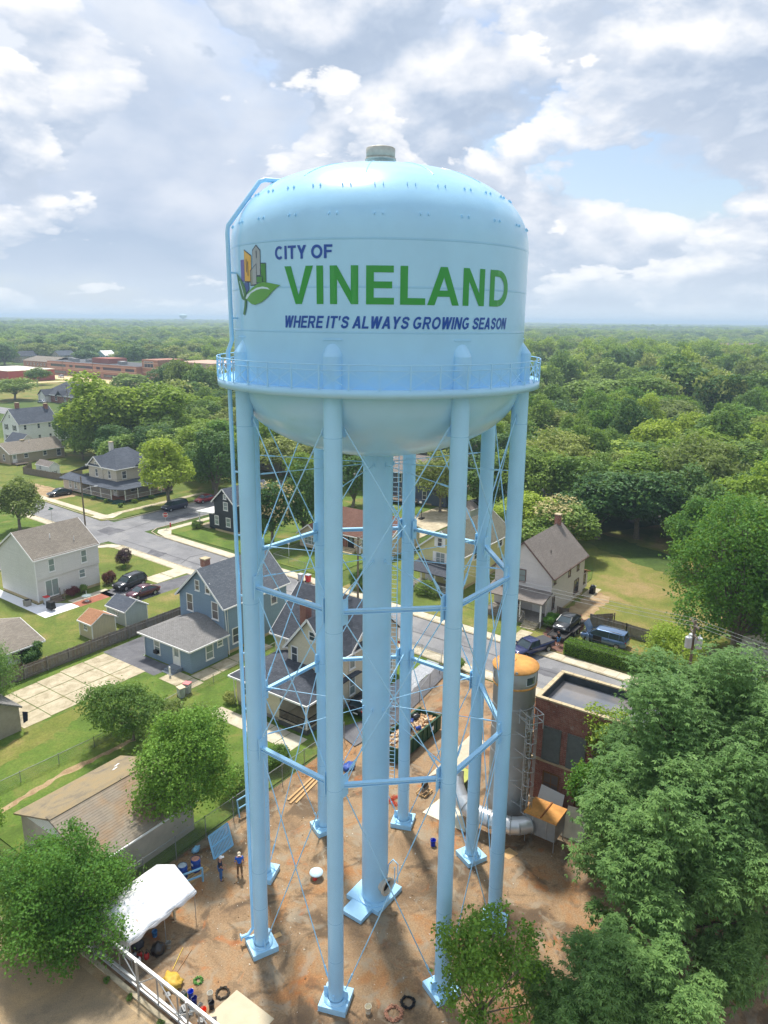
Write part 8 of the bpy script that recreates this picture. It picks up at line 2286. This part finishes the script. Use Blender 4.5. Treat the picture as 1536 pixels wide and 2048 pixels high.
TREES = [
    (61.1, 118.0, 9.2, 4.0, 'round', 'olive', 'rounded olive-green tree on the lawn behind the white house'),
    (86.5, 111.1, 13.1, 5.7, 'round', 'bright', 'yellow-green street tree in front of the porch house'),
    (98.3, 111.2, 14.0, 5.8, 'dense', 'dark', 'dense dark green tree beside the street tree at the porch house'),
    (110.7, 167.9, 20.5, 10.7, 'oval', 'bright', 'tall bright green tree rising behind the porch house'),
    (122.5, 161.4, 18.1, 11.0, 'round', 'bright', 'broad yellow-green tree crown right of the tallest one behind the porch house'),
    (109.3, 178.0, 12.9, 5.0, 'dense', 'dark', 'dark tree filling the gap between the taupe house and the porch house'),
    (143.0, 162.1, 12.6, 6.2, 'round', 'mid', 'round mid-green tree beside the left tank leg'),
    (210.3, 261.3, 18.9, 9.9, 'dense', 'dark', 'dark crowned tree in front of the stepped brick block'),
    (192.4, 225.8, 15.1, 12.8, 'round', 'mid', 'broad green tree behind the yellow-green crown'),
    (212.4, 292.2, 10.3, 9.9, 'round', 'mid', 'green tree partly covering the brick school front'),
    (166.4, 312.4, 9.6, 9.7, 'loose', 'mid', 'loose green tree beside the brick building with black roof'),
    (211.6, 373.1, 9.0, 6.6, 'loose', 'mid', 'small tree on the edge of the sandy lot'),
    (414.3, 662.3, 21.6, 15.7, 'round', 'mid', 'round tree standing beyond the long brick building'),
    (371.0, 648.7, 20.3, 15.9, 'oval', 'mid', 'tree beyond the old brick block'),
    (285.4, 544.0, 25.0, 12.9, 'dense', 'dark', 'dark tree left of the old brick block'),
    (80.9, 78.8, 10.0, 4.4, 'round', 'dark', 'blossoming mimosa with cream flowers behind the left legs'),
    (86.1, 76.5, 12.5, 4.1, 'dense', 'dark', 'dark green tree beside the cream-flowered mimosa behind the legs'),
    (118.2, 106.2, 6.7, 4.4, 'loose', 'bright', 'light green tree beyond the mimosa'),
    (122.2, 123.7, 5.7, 3.3, 'round', 'plum', 'plum-leaved tree by the far street'),
    (107.8, 83.4, 10.9, 4.8, 'dense', 'dark', 'ivy-dark tree left of the riser pipe'),
    (114.8, 68.1, 11.4, 5.2, 'loose', 'olive', 'spreading crape myrtle beside the basketball hoop'),
    (137.1, 73.9, 11.7, 6.5, 'dense', 'dark', 'dark evergreen crown behind the right front leg'),
    (148.4, 71.8, 11.2, 5.7, 'dense', 'dark', 'dark tree between the right-hand legs'),
    (103.2, 40.0, 8.7, 5.4, 'round', 'mid', 'mimosa with cream blossom behind the grey house'),
    (109.4, 48.2, 8.2, 5.4, 'round', 'bright', 'bright green tree behind the mimosa and grey house'),
    (141.7, 60.3, 13.8, 6.9, 'dense', 'dark', 'dense dark maple at the edge of the wood beside the tank leg'),
    (115.8, 38.1, 11.9, 6.9, 'round', 'dark', 'dark-leaved tree overhanging the far edge of the open lot'),
    (120.0, 33.0, 12.9, 7.3, 'round', 'dark', 'broad dark tree shading the open lot'),
    (123.0, 27.4, 12.3, 6.0, 'oval', 'dark', 'dark tree at the corner of the open lot'),
    (149.2, 50.5, 12.5, 10.1, 'round', 'bright', 'light green broad tree in the middle of the wood'),
    (155.8, 42.0, 12.1, 9.6, 'loose', 'mid', 'loose light-branched tree in the middle of the wood'),
    (213.8, 53.3, 14.8, 13.5, 'loose', 'olive', 'pale olive tree with bare twigs in the wood'),
    (164.5, 30.8, 11.3, 9.1, 'loose', 'mid', 'feathery locust tree in the wood'),
    (167.2, 23.5, 11.2, 7.9, 'round', 'mid', 'broad tree at the right edge of the wood'),
    (225.7, 82.9, 16.6, 15.2, 'round', 'mid', 'large mid-green tree behind the bright-roofed white house'),
    (247.8, 73.0, 19.8, 13.4, 'round', 'mid', 'large rounded green tree crown in the second rank of the wood'),
    (270.1, 64.9, 23.4, 12.4, 'oval', 'dark', 'tall dark crowned tree standing above the second rank of the wood'),
    (254.8, 47.0, 20.4, 8.9, 'oval', 'dark', 'tall dark narrow tree in front of the cream house'),
    (275.4, 39.2, 20.1, 11.1, 'round', 'dark', 'dark tree at the right edge beyond the cream house'),
    (321.4, 132.3, 20.3, 12.7, 'round', 'bright', 'bright tree just right of the balcony'),
    (406.9, 156.1, 22.3, 18.6, 'round', 'mid', 'wide tree crown in the third rank of the wood'),
    (405.4, 133.9, 25.0, 24.9, 'round', 'dark', 'wide dark crown in the third rank of the wood'),
    (422.8, 114.5, 23.1, 20.9, 'round', 'mid', 'green crown in the third rank beside the wide dark crown'),
    (529.4, 75.1, 7.9, 9.6, 'round', 'mid', 'tree by the distant terrace edge'),
    (78.6, 10.8, 17.7, 6.3, 'round', 'fresh', 'huge fresh green maple right of the open lot'),
    (82.1, 5.6, 17.0, 5.3, 'round', 'fresh', 'second huge green maple at the right edge of the open lot'),
    (106.9, 20.6, 11.1, 4.3, 'round', 'fresh', 'green tree behind the huge maple at the lot edge'),
    (356.0, 392.2, 13.6, 12.2, 'round', 'mid', 'green tree left of the tank balcony'),
]
placed = []
for (u, v, h, r, kind, leaf, label) in TREES:
    if math.hypot(u, v) > 300: h = min(h, 17)
    if 'huge' in label:
        hero('broadleaf_tree', label, u, v, (r*0.98, r*0.98, h*0.47), h*0.5, 60, 26000, 0.34, leaf, h*0.2, 0.35, int(u), spread=0.8, size=(0.18, 0.34), jitter=0.34, limbs=20)
    else:
        T = plant_tree('broadleaf_tree', label, u, v, h, min(r*1.06, 13.0), kind, leaf)
    placed.append((u, v, min(r, 11)))
for i, (u, v, h, r, k, lf) in enumerate(((85.5, 11.0, 14, 5.0, 'round', 'fresh'), (91.5, 11.6, 15, 5.4, 'oval', 'mid'), (98, 13.0, 14, 5.2, 'dense', 'dark'), (106, 15.5, 14, 5.4, 'round', 'fresh'), (114, 19.5, 13, 5.2, 'round', 'dark'), (87, 4.5, 16, 6.0, 'round', 'fresh'), (98, 6.0, 16, 6.0, 'dense', 'dark'), (108, 10, 15, 6.2, 'round', 'mid'), (117, 16, 15, 6.0, 'oval', 'bright'), (76.5, 5.0, 13, 4.6, 'round', 'fresh'))):
    plant_tree('broadleaf_tree', 'leafy '+{'fresh': 'fresh green', 'mid': 'mid-green', 'dark': 'dark', 'bright': 'bright'}[lf]+' tree in the ragged row along the right side of the open lot', u, v, h, r, k, lf, 'row along the right side of the open lot, '+lf)
    placed.append((u, v, 5))
hero('garden_tree', 'blue-green tree crowding the left end of the cracked concrete drive', 27.2, 63.0, (3.0, 3.0, 3.4), 4.4, 34, 12000, 0.2, 'blue', 1.2, 0.16, 90, aspect=0.5, jitter=0.4, spray=0.25)
BAND = [(102, 116, 10, 4.6), (107, 124, 10, 5), (113, 133, 11, 5.2), (104, 136, 10, 4.8), (110, 145, 11, 5.2), (119, 141, 11, 5.4), (126, 149, 11, 5.6), (101, 147, 9, 4.6), (106, 156, 10, 5), (117, 153, 11, 5.4), (124, 160, 10, 5.4), (132, 156, 11, 5.6), (112, 164, 10, 5.2), (120, 170, 11, 5.6), (130, 168, 11, 5.8), (104, 166, 9, 4.4), (126, 180, 12, 6), (137, 176, 12, 6), (116, 121, 10, 5), (124, 130, 10, 5)]
for i, (u, v, h, r) in enumerate(BAND):
    k, lf, w_ = (('dense', 'dark', 'dark'), ('round', 'mid', 'mid-green'), ('round', 'bright', 'light green'), ('oval', 'mid', 'mid-green'))[i % 4]
    plant_tree('broadleaf_tree', w_+' '+k+' tree in the thick tree band behind the porch house', u, v, h, r*1.15, k, lf, 'tree band behind the porch house, '+lf+' '+k)
    placed.append((u, v, 5))
# cream blossom over the two mimosas
for (u, v, h, r, kind, leaf, label) in TREES:
    if label.startswith('blossoming') or label.startswith('mimosa'):
        T = [o for o in COL.objects if o.get('label') == label][0]
        V, F_, ti, C, Rr = crown_data(int(u), (3.55, 3.55, 3.5), 6.5, 16, 1500, 0.34, spread=0.68)
        o = bpy.data.objects.new('blossom', np_mesh('blossom', V[:], F_, ti, LEAF['cream'])); COL.objects.link(o); o.parent = T


def clear_zone(u, v):
    if nk(v)-4 < u < fk(v)+4: return True
    if 98 < v < 113 and u < 135: return True
    if 133 < u < 153 and 60 < v < 150: return True
    if 112 < u < 132 and 66 < v < 86: return True
    if 130 < u < 149 and 66 < v < 82: return True
    if 85 < u < 124 and 168 < v < 210: return True
    if 160 < u < 330 and 255 < v < 560: return True
    if u < 98 and v < 168: return True
    return False


rs = random.Random(21)
N_SCAT = 0
KINDS = [('round', 'mid', 'mid-green rounded tree among the massed trees of the neighbourhood'), ('round', 'bright', 'lighter green tree among the massed trees of the neighbourhood'), ('dense', 'dark', 'dark dense tree among the massed trees of the neighbourhood'), ('oval', 'mid', 'tall oval green tree among the massed trees of the neighbourhood'), ('loose', 'olive', 'loose olive-green tree among the massed trees of the neighbourhood'), ('round', 'fresh', 'fresh green rounded tree among the massed trees of the neighbourhood')]
for gu in np.arange(78, 330, 9.0):
    for gv in np.arange(-110, 300, 9.0):
        u, v = gu+rs.uniform(-3, 3), gv+rs.uniform(-3, 3)
        # distance and bearing in the camera's own ground frame
        wy = u*math.sin(TH)+v*math.cos(TH); wx = u*math.cos(TH)-v*math.sin(TH)
        dist = math.hypot(wx, wy); bear = math.degrees(math.atan2(wx, wy))
        if dist > 268 or abs(bear) > 31 or clear_zone(u, v): continue
        if u < 118 and v > 17: continue                      # lawns and lots stay open
        if u < 122 and 12 < v < 40: continue
        if u < 84 and v > 4: continue
        if bear < -8 and dist < 160: continue
        if bear < -15.5 and dist > 205: continue             # keeps the brick buildings in view
        if any((u-a)**2+(v-b)**2 < (c*0.62)**2 for a, b, c in placed): continue
        if N_SCAT > 190: continue
        kd = rs.choices(KINDS, weights=(4, 5, 2, 3, 3, 4))[0]
        h = rs.uniform(9.5, 17.5) if bear > 0 else rs.uniform(8.5, 13.5)
        if bear < -15: h *= 0.75
        plant_tree('broadleaf_tree', kd[2], u, v, h, rs.uniform(4.4, 8.2), kd[0], kd[1], 'massed neighbourhood trees, '+kd[1]+' '+kd[0])
        placed.append((u, v, 5)); N_SCAT += 1


hero('mulberry_tree', 'bushy bright green mulberry overhanging the canopy tent and parking lot', 17.9, 34.7, (4.1, 4.1, 3.0), 3.2, 64, 34000, 0.17, 'fresh', 1.2, 0.16, 5, spread=0.86, size=(0.13, 0.30), aspect=0.66, jitter=0.5, spray=0.3)
hero('garden_tree', 'dense dark green tree against the rear fence beside the block garage', 28.4, 36.4, (3.1, 3.1, 4.4), 5.0, 50, 28000, 0.18, 'fresh', 1.6, 0.18, 6, spread=0.8, size=(0.18, 0.34), aspect=0.7, jitter=0.34, spray=0.25)
hero('garden_tree', 'low spreading green tree on the lawn in front of the block garage ridge', 33.0, 49.2, (3.5, 3.5, 2.2), 3.2, 24, 15000, 0.19, 'mid', 1.2, 0.12, 7, spread=0.72, size=(0.26, 0.42), aspect=0.7)
hero('garden_tree', 'olive shrubby tree beside the low spreading tree', 34.4, 43.8, (2.6, 2.6, 1.9), 2.5, 18, 9000, 0.18, 'olive', 0.8, 0.1, 8, spread=0.74, jitter=0.4, size=(0.24, 0.4))
hero('garden_tree', 'blue-green tree hanging over the grey block shed', 25.4, 61.4, (3.0, 3.0, 3.6), 5.0, 22, 12000, 0.22, 'blue', 2.0, 0.2, 9, aspect=0.5)
hero('garden_tree', 'green tree in front of the white cottage at the fence end', 30.6, 68.6, (2.0, 2.0, 1.9), 2.2, 14, 6000, 0.2, 'blue', 0.8, 0.12, 10)
hero('ivy_mound', 'mound of dark ivy climbing the white cottage wall', 35.8, 69.6, (1.3, 0.9, 1.2), 1.2, 12, 4500, 0.16, 'dark', 0.4, 0.06, 11, 'ivy')
hero('garden_tree', 'bright young tree at the left end of the block garage', 18.6, 46.0, (1.7, 1.7, 1.6), 2.6, 14, 6000, 0.18, 'fresh', 1.0, 0.08, 12)
hero('fence_shrub', 'wild shrub tangled in the chain-link fence behind the left legs', 33.2, 36.4, (2.2, 1.1, 1.0), 1.1, 16, 7000, 0.16, 'mid', 0.4, 0.06, 13, 'shrub', jitter=0.4)
hero('fence_shrub', 'low shrub along the fence in front of the beige house walk', 37.2, 36.6, (1.8, 0.9, 0.8), 0.8, 12, 4500, 0.15, 'mid', 0.3, 0.05, 14, 'shrub', jitter=0.4)
LK = dict(bark=BARK, spread=0.95, size=(0.09, 0.22), aspect=0.36, jitter=0.5, fronds=5, spray=0.25)
hero('locust_tree', 'huge feathery blue-green locust tree overhanging the brick block', 43.0, 5.4, (6.6, 6.6, 6.8), 8.4, 150, 30000, 0.25, 'blue', 4.0, 0.3, 15, limbs=26, **LK)
hero('locust_tree', 'feathery locust in the right foreground leaning over the yard', 36.2, 5.8, (4.6, 4.6, 5.4), 6.0, 100, 20000, 0.24, 'blue', 3.0, 0.22, 16, limbs=20, **LK)
hero('locust_tree', 'low feathery locust at the bottom of the yard right of the leafy elm', 28.8, 6.4, (3.6, 3.6, 3.6), 4.0, 70, 13000, 0.22, 'blue', 1.8, 0.14, 17, limbs=14, **LK)
hero('locust_tree', 'feathery locust rising at the street side of the brick block', 50.5, 1.5, (5.0, 5.0, 5.6), 8.0, 90, 14000, 0.27, 'blue', 4.0, 0.22, 18, limbs=16, **LK)
hero('young_elm', 'leafy bright green elm in front of the right front leg footing', 26.3, 12.3, (2.4, 2.4, 3.1), 4.4, 60, 8600, 0.19, 'fresh', 1.8, 0.1, 19, spread=0.95, size=(0.08, 0.22), aspect=0.6, jitter=0.7, droop=0.6, spray=0.5)
hero('yard_sapling', 'light green sapling with yellow leaves at the parapet corner of the brick block', 46.4, 13.2, (1.6, 1.6, 2.6), 6.4, 16, 4200, 0.22, 'bright', 3.6, 0.07, 20, jitter=0.5, spread=0.78)
hero('yard_sapling', 'bright sapling leaning over the hopper and brick wall', 41.9, 12.6, (1.7, 1.7, 2.6), 5.2, 18, 5200, 0.24, 'fresh', 2.4, 0.08, 21, jitter=0.5, droop=0.6)
hero('street_tree', 'yellow-flowering light green tree at the end of the clipped hedge', 64.8, 13.6, (2.6, 2.6, 3.0), 5.6, 20, 9000, 0.24, 'bright', 2.2, 0.12, 22, jitter=0.4)
hero('round_bush', 'dark purple ball-shaped bush in a stone ring on the lawn', 60.2, 88.3, (1.35, 1.35, 1.2), 1.4, 12, 5200, 0.14, 'plum', 0.4, 0.08, 23, 'bush', z=0.1, jitter=0.12)
hero('round_bush', 'dark red rounded bush at the corner of the white house', 54.6, 84.0, (1.2, 1.2, 0.9), 0.85, 12, 4200, 0.13, 'red', 0.3, 0.06, 24, 'bush', z=0.1, jitter=0.14)
hero('round_bush', 'dark red bush beside the patio steps of the white house', 49.0, 83.5, (0.95, 0.7, 0.65), 0.65, 10, 2800, 0.13, 'red', 0.2, 0.05, 25, 'bush', z=0.1, jitter=0.16)
hero('round_bush', 'green shrub beside the dark red bush at the patio steps', 50.5, 83.6, (0.75, 0.6, 0.55), 0.55, 8, 2000, 0.13, 'mid', 0.2, 0.05, 26, 'bush', z=0.1, jitter=0.2)
hero('round_bush', 'rounded green shrub by the steps of the grey house', 77.0, 29.9, (1.3, 0.9, 0.95), 0.85, 12, 4200, 0.14, 'hedge', 0.3, 0.05, 27, 'bush', z=0.1, jitter=0.14)
hero('round_bush', 'green shrub at the porch of the charcoal house', 80.0, 95.6, (1.1, 0.9, 0.6), 0.6, 10, 2200, 0.16, 'mid', 0.2, 0.05, 28, 'bush', z=0.1)
hero('round_bush', 'small yellow-green shrub under the purple ball bush', 59.4, 87.2, (0.45, 0.45, 0.35), 0.35, 6, 900, 0.12, 'bright', 0.1, 0.03, 29, 'bush', z=0.1)
hero('round_bush', 'dark shrubbery in the front garden of the yellow house', 77.0, 47.5, (0.9, 2.6, 0.8), 0.7, 14, 4200, 0.16, 'mid', 0.2, 0.05, 30, 'bush', z=0.1, jitter=0.4)
hero('round_bush', 'leafy shrub by the sidewalk below the bungalow pole', 73.6, 55.5, (1.3, 1.8, 1.3), 1.1, 14, 4200, 0.17, 'dark', 0.3, 0.05, 31, 'bush', z=0.1, jitter=0.3)
hero('round_bush', 'small tree by the fence corner near the gravel drive', 60.3, 33.2, (1.0, 1.0, 0.8), 0.9, 10, 2400, 0.15, 'mid', 0.3, 0.05, 32, 'bush', jitter=0.3)
for i, (u, v) in enumerate(((80.9, 118.2), (84.6, 118.9), (88.5, 119.1), (81.2, 123.4), (81.3, 127.5))): hero('round_bush', ['small shrub by the porch steps corner', 'low shrub under the porch front rail', 'low shrub at the middle of the porch front', 'low shrub under the porch side rail', 'low shrub at the far end of the porch side'][i], u, v, (0.6, 0.6, 0.4), 0.4, 6, 700, 0.16, 'mid', 0.1, 0.03, 40+i, 'bush', z=0.1)
for i, (u, v, c) in enumerate(((42.2, 47.3, 'olive'), (41.6, 42.9, 'red'))): hero('round_bush', ['leafy garden plants left of the beige house walk', 'red flowers in the black tub planter'][i], u, v, (0.7, 0.9, 0.6) if i == 0 else (0.35, 0.35, 0.2), 0.55, 8, 1600, 0.12, c, 0.1, 0.03, 50+i, 'plant', z=0.1)
for i, (u, v) in enumerate(((17.6, 28.6), (17.55, 26.1), (17.65, 24.6), (17.5, 30.5))): hero('weed_tuft', 'tuft of weeds along the foot of the sliding gate', u, v, (0.25, 0.3, 0.12), 0.1, 5, 260, 0.08, 'mid', 0.03, 0.01, 60+i, 'weeds')['group'] = 'weeds along the sliding gate'
# clipped hedge: leafy box
T = thing('clipped_hedge', 'long clipped box hedge along the sidewalk in front of the minivan', 'hedge', (71.6, 17.5, 0.1))
rng = np.random.default_rng(77); PS, NS = [], []
u0, u1, v0, v1, hh = -0.85, 0.85, -8.2, 8.4, 1.45
for nrm, cnt in (((0, 0, 1), 7000), ((-1, 0, 0), 7000), ((1, 0, 0), 3000), ((0, 1, 0), 900), ((0, -1, 0), 900)):
    q = rng.random((cnt, 3)); P = np.stack([u0+(u1-u0)*q[:, 0], v0+(v1-v0)*q[:, 1], hh*q[:, 2]], 1)
    for ax in range(3):
        if nrm[ax]: P[:, ax] = {0: (u0, u1), 1: (v0, v1), 2: (0, hh)}[ax][1 if nrm[ax] > 0 else 0]
    P += rng.normal(size=P.shape)*0.045+np.array(nrm)*0.05*np.sin(P[:, [1]]*2.3)*np.cos(P[:, [2]]*3)
    PS.append(P); NS.append(np.tile(np.array(nrm, float), (cnt, 1)))
P, d = np.vstack(PS), np.vstack(NS); nrm = d*0.5+unit(len(P), rng)*0.8; nrm /= np.linalg.norm(nrm, axis=1, keepdims=True)
V, F_ = leaf_quads(rng, P, nrm, 0.12, 0.7); o = bpy.data.objects.new('leaves', np_mesh('leaves', V, F_, np.repeat(rng.beta(2, 2, len(P)), 2), LEAF['hedge'])); COL.objects.link(o); o.parent = T
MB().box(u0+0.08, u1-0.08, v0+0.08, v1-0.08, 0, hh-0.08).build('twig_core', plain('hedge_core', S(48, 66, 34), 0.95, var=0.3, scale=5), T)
# bare dead tree at the edge of the wood
T = thing('bare_tree', 'leafless grey tree standing out against the wood at the right', 'tree', (96.0, 12.0, 0.1)); rn = random.Random(3); m = MB()
m.path([(0, 0, 0), (0.2, 0, 4), (0.3, 0.2, 7)], [0.22, 0.16, 0.1], 8)
for i in range(16):
    z0 = rn.uniform(4, 7); a = rn.uniform(0, 6.28); L_ = rn.uniform(1.6, 3.6); e = Vector((math.cos(a)*L_*0.6, math.sin(a)*L_*0.6, z0+L_)); s = Vector((0.25, 0.1, z0)); m.path([s, s.lerp(e, 0.5)+Vector((0, 0, 0.2)), e], [0.07, 0.045, 0.015], 5)
    for j in range(4): q = s.lerp(e, rn.uniform(0.4, 0.95)); m.path([q, q+Vector((rn.uniform(-1, 1), rn.uniform(-1, 1), rn.uniform(0.3, 1.2)))], [0.03, 0.008], 4)
m.build('branches', plain('dead_wood', S(168, 158, 144), 0.9, var=0.1), T)

rn = random.Random(44); m = MB()
for i in range(1100):
    u, v = rn.uniform(18.6, 44), rn.uniform(10, 34.4)
    if i % 3 == 0: v = 34.4-abs(rn.gauss(0, 1.2)); u = rn.uniform(19, 44)
    k = rn.choice((0.02, 0.02, 0.03, 0.03, 0.05)); z = 0.012+k*0.3
    m.obox((u, v, z), (k*rn.uniform(0.7, 2.2), k, k*0.6), rn.uniform(0, 3.1), rn.choice((0, 0, 1, 2)))
m.build('loose_debris', [plain('chip_pale', S(214, 204, 186), 0.9), plain('chip_brown', S(120, 96, 72), 0.9), plain('chip_leaf', S(150, 116, 72), 0.9)], kind='stuff')
# ------------------------------------------------------------------ the far woods, one mass to the horizon
far_protos = []
for i, (leaf, rad) in enumerate((('mid', (5.0, 5.0, 3.6)), ('dark', (4.8, 4.8, 4.2)), ('olive', (5.2, 5.2, 3.4)), ('bright', (4.6, 4.6, 4.6)))):
    V, F_, ti, C, Rr = crown_data(200+i, rad, 6.8, 26, 1500, 0.9, spread=0.8, size=(0.18, 0.38))
    o = bpy.data.objects.new('far_crown', np_mesh('far_crown', V, F_, ti, LEAF[leaf])); far_protos.append(o)
rg = np.random.default_rng(99)
pts, scl, rot, idx = [], [], [], []
r = 262.0
while r < 9500:
    s = 10.5+r*0.0062
    half = R(41)
    n = int(2*half*r/s)
    b = (np.arange(n)+rg.random(n))/n*2*half-half
    rr = r+rg.uniform(-0.5, 0.5, n)*s
    wx, wy = rr*np.sin(b), rr*np.cos(b)
    u = wx*math.cos(TH)+wy*math.sin(TH); v = -wx*math.sin(TH)+wy*math.cos(TH)
    deg = np.degrees(b)
    ok = ~((u > 150) & (u < 330) & (v > 250) & (v < 560))
    ok &= ~((deg < -15.5) & (rr < 560))
    for o in COL.objects:
        if o.name.startswith('distant_'):
            lx, ly = o.location.x, o.location.y; od = math.hypot(lx, ly)
            ob = math.degrees(math.atan2(lx*math.cos(TH)-ly*math.sin(TH), lx*math.sin(TH)+ly*math.cos(TH)))
            if od < 2000: ok &= ~((np.abs(deg-ob-1.0*300/max(od, 300)*0.3) < 2.0*300/max(od, 300)) & (rr > od-70) & (rr < od+26))
    k = s/9.0
    nf = 0.5+0.5*np.sin(u*0.013+1)*np.sin(v*0.017+2)+rg.normal(size=n)*0.25
    hs = rg.uniform(0.68, 1.42, n)*(1+0.25*np.sin(u*0.004)*np.sin(v*0.005+1))
    for q in np.where(ok)[0]:
        pts.append((u[q], v[q], 0.0)); kk = k*rg.uniform(0.85, 1.25); scl.append((kk, kk, hs[q]*(0.95+0.12*min(k, 3)))); rot.append(rg.uniform(0, 6.28)); idx.append(int(np.clip(nf[q]*4, 0, 3)))
    r += s*0.9
me = bpy.data.meshes.new('far_woods'); me.from_pydata(np.array(pts), [], [])
a = me.attributes.new('scl', 'FLOAT_VECTOR', 'POINT'); a.data.foreach_set('vector', np.array(scl, dtype=np.float32).ravel())
a = me.attributes.new('rot', 'FLOAT', 'POINT'); a.data.foreach_set('value', np.array(rot, dtype=np.float32))
a = me.attributes.new('idx', 'INT', 'POINT'); a.data.foreach_set('value', np.array(idx, dtype=np.int32))
woods = bpy.data.objects.new('far_woods', me); COL.objects.link(woods); woods['kind'] = 'stuff'
woods['label'] = 'unbroken green woods stretching to the hazy horizon'
ng = bpy.data.node_groups.new('far_woods', 'GeometryNodeTree')
ng.interface.new_socket('Geometry', in_out='INPUT', socket_type='NodeSocketGeometry'); ng.interface.new_socket('Geometry', in_out='OUTPUT', socket_type='NodeSocketGeometry')
gi, go = ng.nodes.new('NodeGroupInput'), ng.nodes.new('NodeGroupOutput')
jn = ng.nodes.new('GeometryNodeJoinGeometry')
for o in far_protos:
    oi = ng.nodes.new('GeometryNodeObjectInfo'); oi.inputs['Object'].default_value = o; oi.inputs['As Instance'].default_value = True; ng.links.new(oi.outputs['Geometry'], jn.inputs[0])
ip = ng.nodes.new('GeometryNodeInstanceOnPoints'); ip.inputs['Pick Instance'].default_value = True


def attr(nm, ty):
    n_ = ng.nodes.new('GeometryNodeInputNamedAttribute'); n_.data_type = ty; n_.inputs['Name'].default_value = nm; return n_.outputs['Attribute']


cx_ = ng.nodes.new('ShaderNodeCombineXYZ'); ng.links.new(attr('rot', 'FLOAT'), cx_.inputs[2])
ng.links.new(gi.outputs[0], ip.inputs['Points']); ng.links.new(jn.outputs[0], ip.inputs['Instance']); ng.links.new(attr('idx', 'INT'), ip.inputs['Instance Index'])
ng.links.new(cx_.outputs[0], ip.inputs['Rotation']); ng.links.new(attr('scl', 'FLOAT_VECTOR'), ip.inputs['Scale']); ng.links.new(ip.outputs[0], go.inputs[0])
md = woods.modifiers.new('scatter', 'NODES'); md.node_group = ng

# ------------------------------------------------------------------ haze
me = bpy.data.meshes.new('haze'); bm = bmesh.new(); bmesh.ops.create_cube(bm, size=1.0); bm.to_mesh(me); bm.free()
hb = bpy.data.objects.new('haze', me); COL.objects.link(hb); hb['kind'] = 'stuff'; hb['label'] = 'thin pale summer haze filling the air'
hb.scale = (33000, 33000, 57.0); hb.location = (0, 0, 27.5)
hm = bpy.data.materials.new('haze'); hm.use_nodes = True; nt = hm.node_tree; nt.nodes.clear()
vo = nt.nodes.new('ShaderNodeVolumePrincipled'); vo.inputs['Color'].default_value = (0.62, 0.81, 1.0, 1); vo.inputs['Density'].default_value = 0.0003; vo.inputs['Anisotropy'].default_value = 0.2
ou = nt.nodes.new('ShaderNodeOutputMaterial'); nt.links.new(vo.outputs[0], ou.inputs['Volume']); me.materials.append(hm)
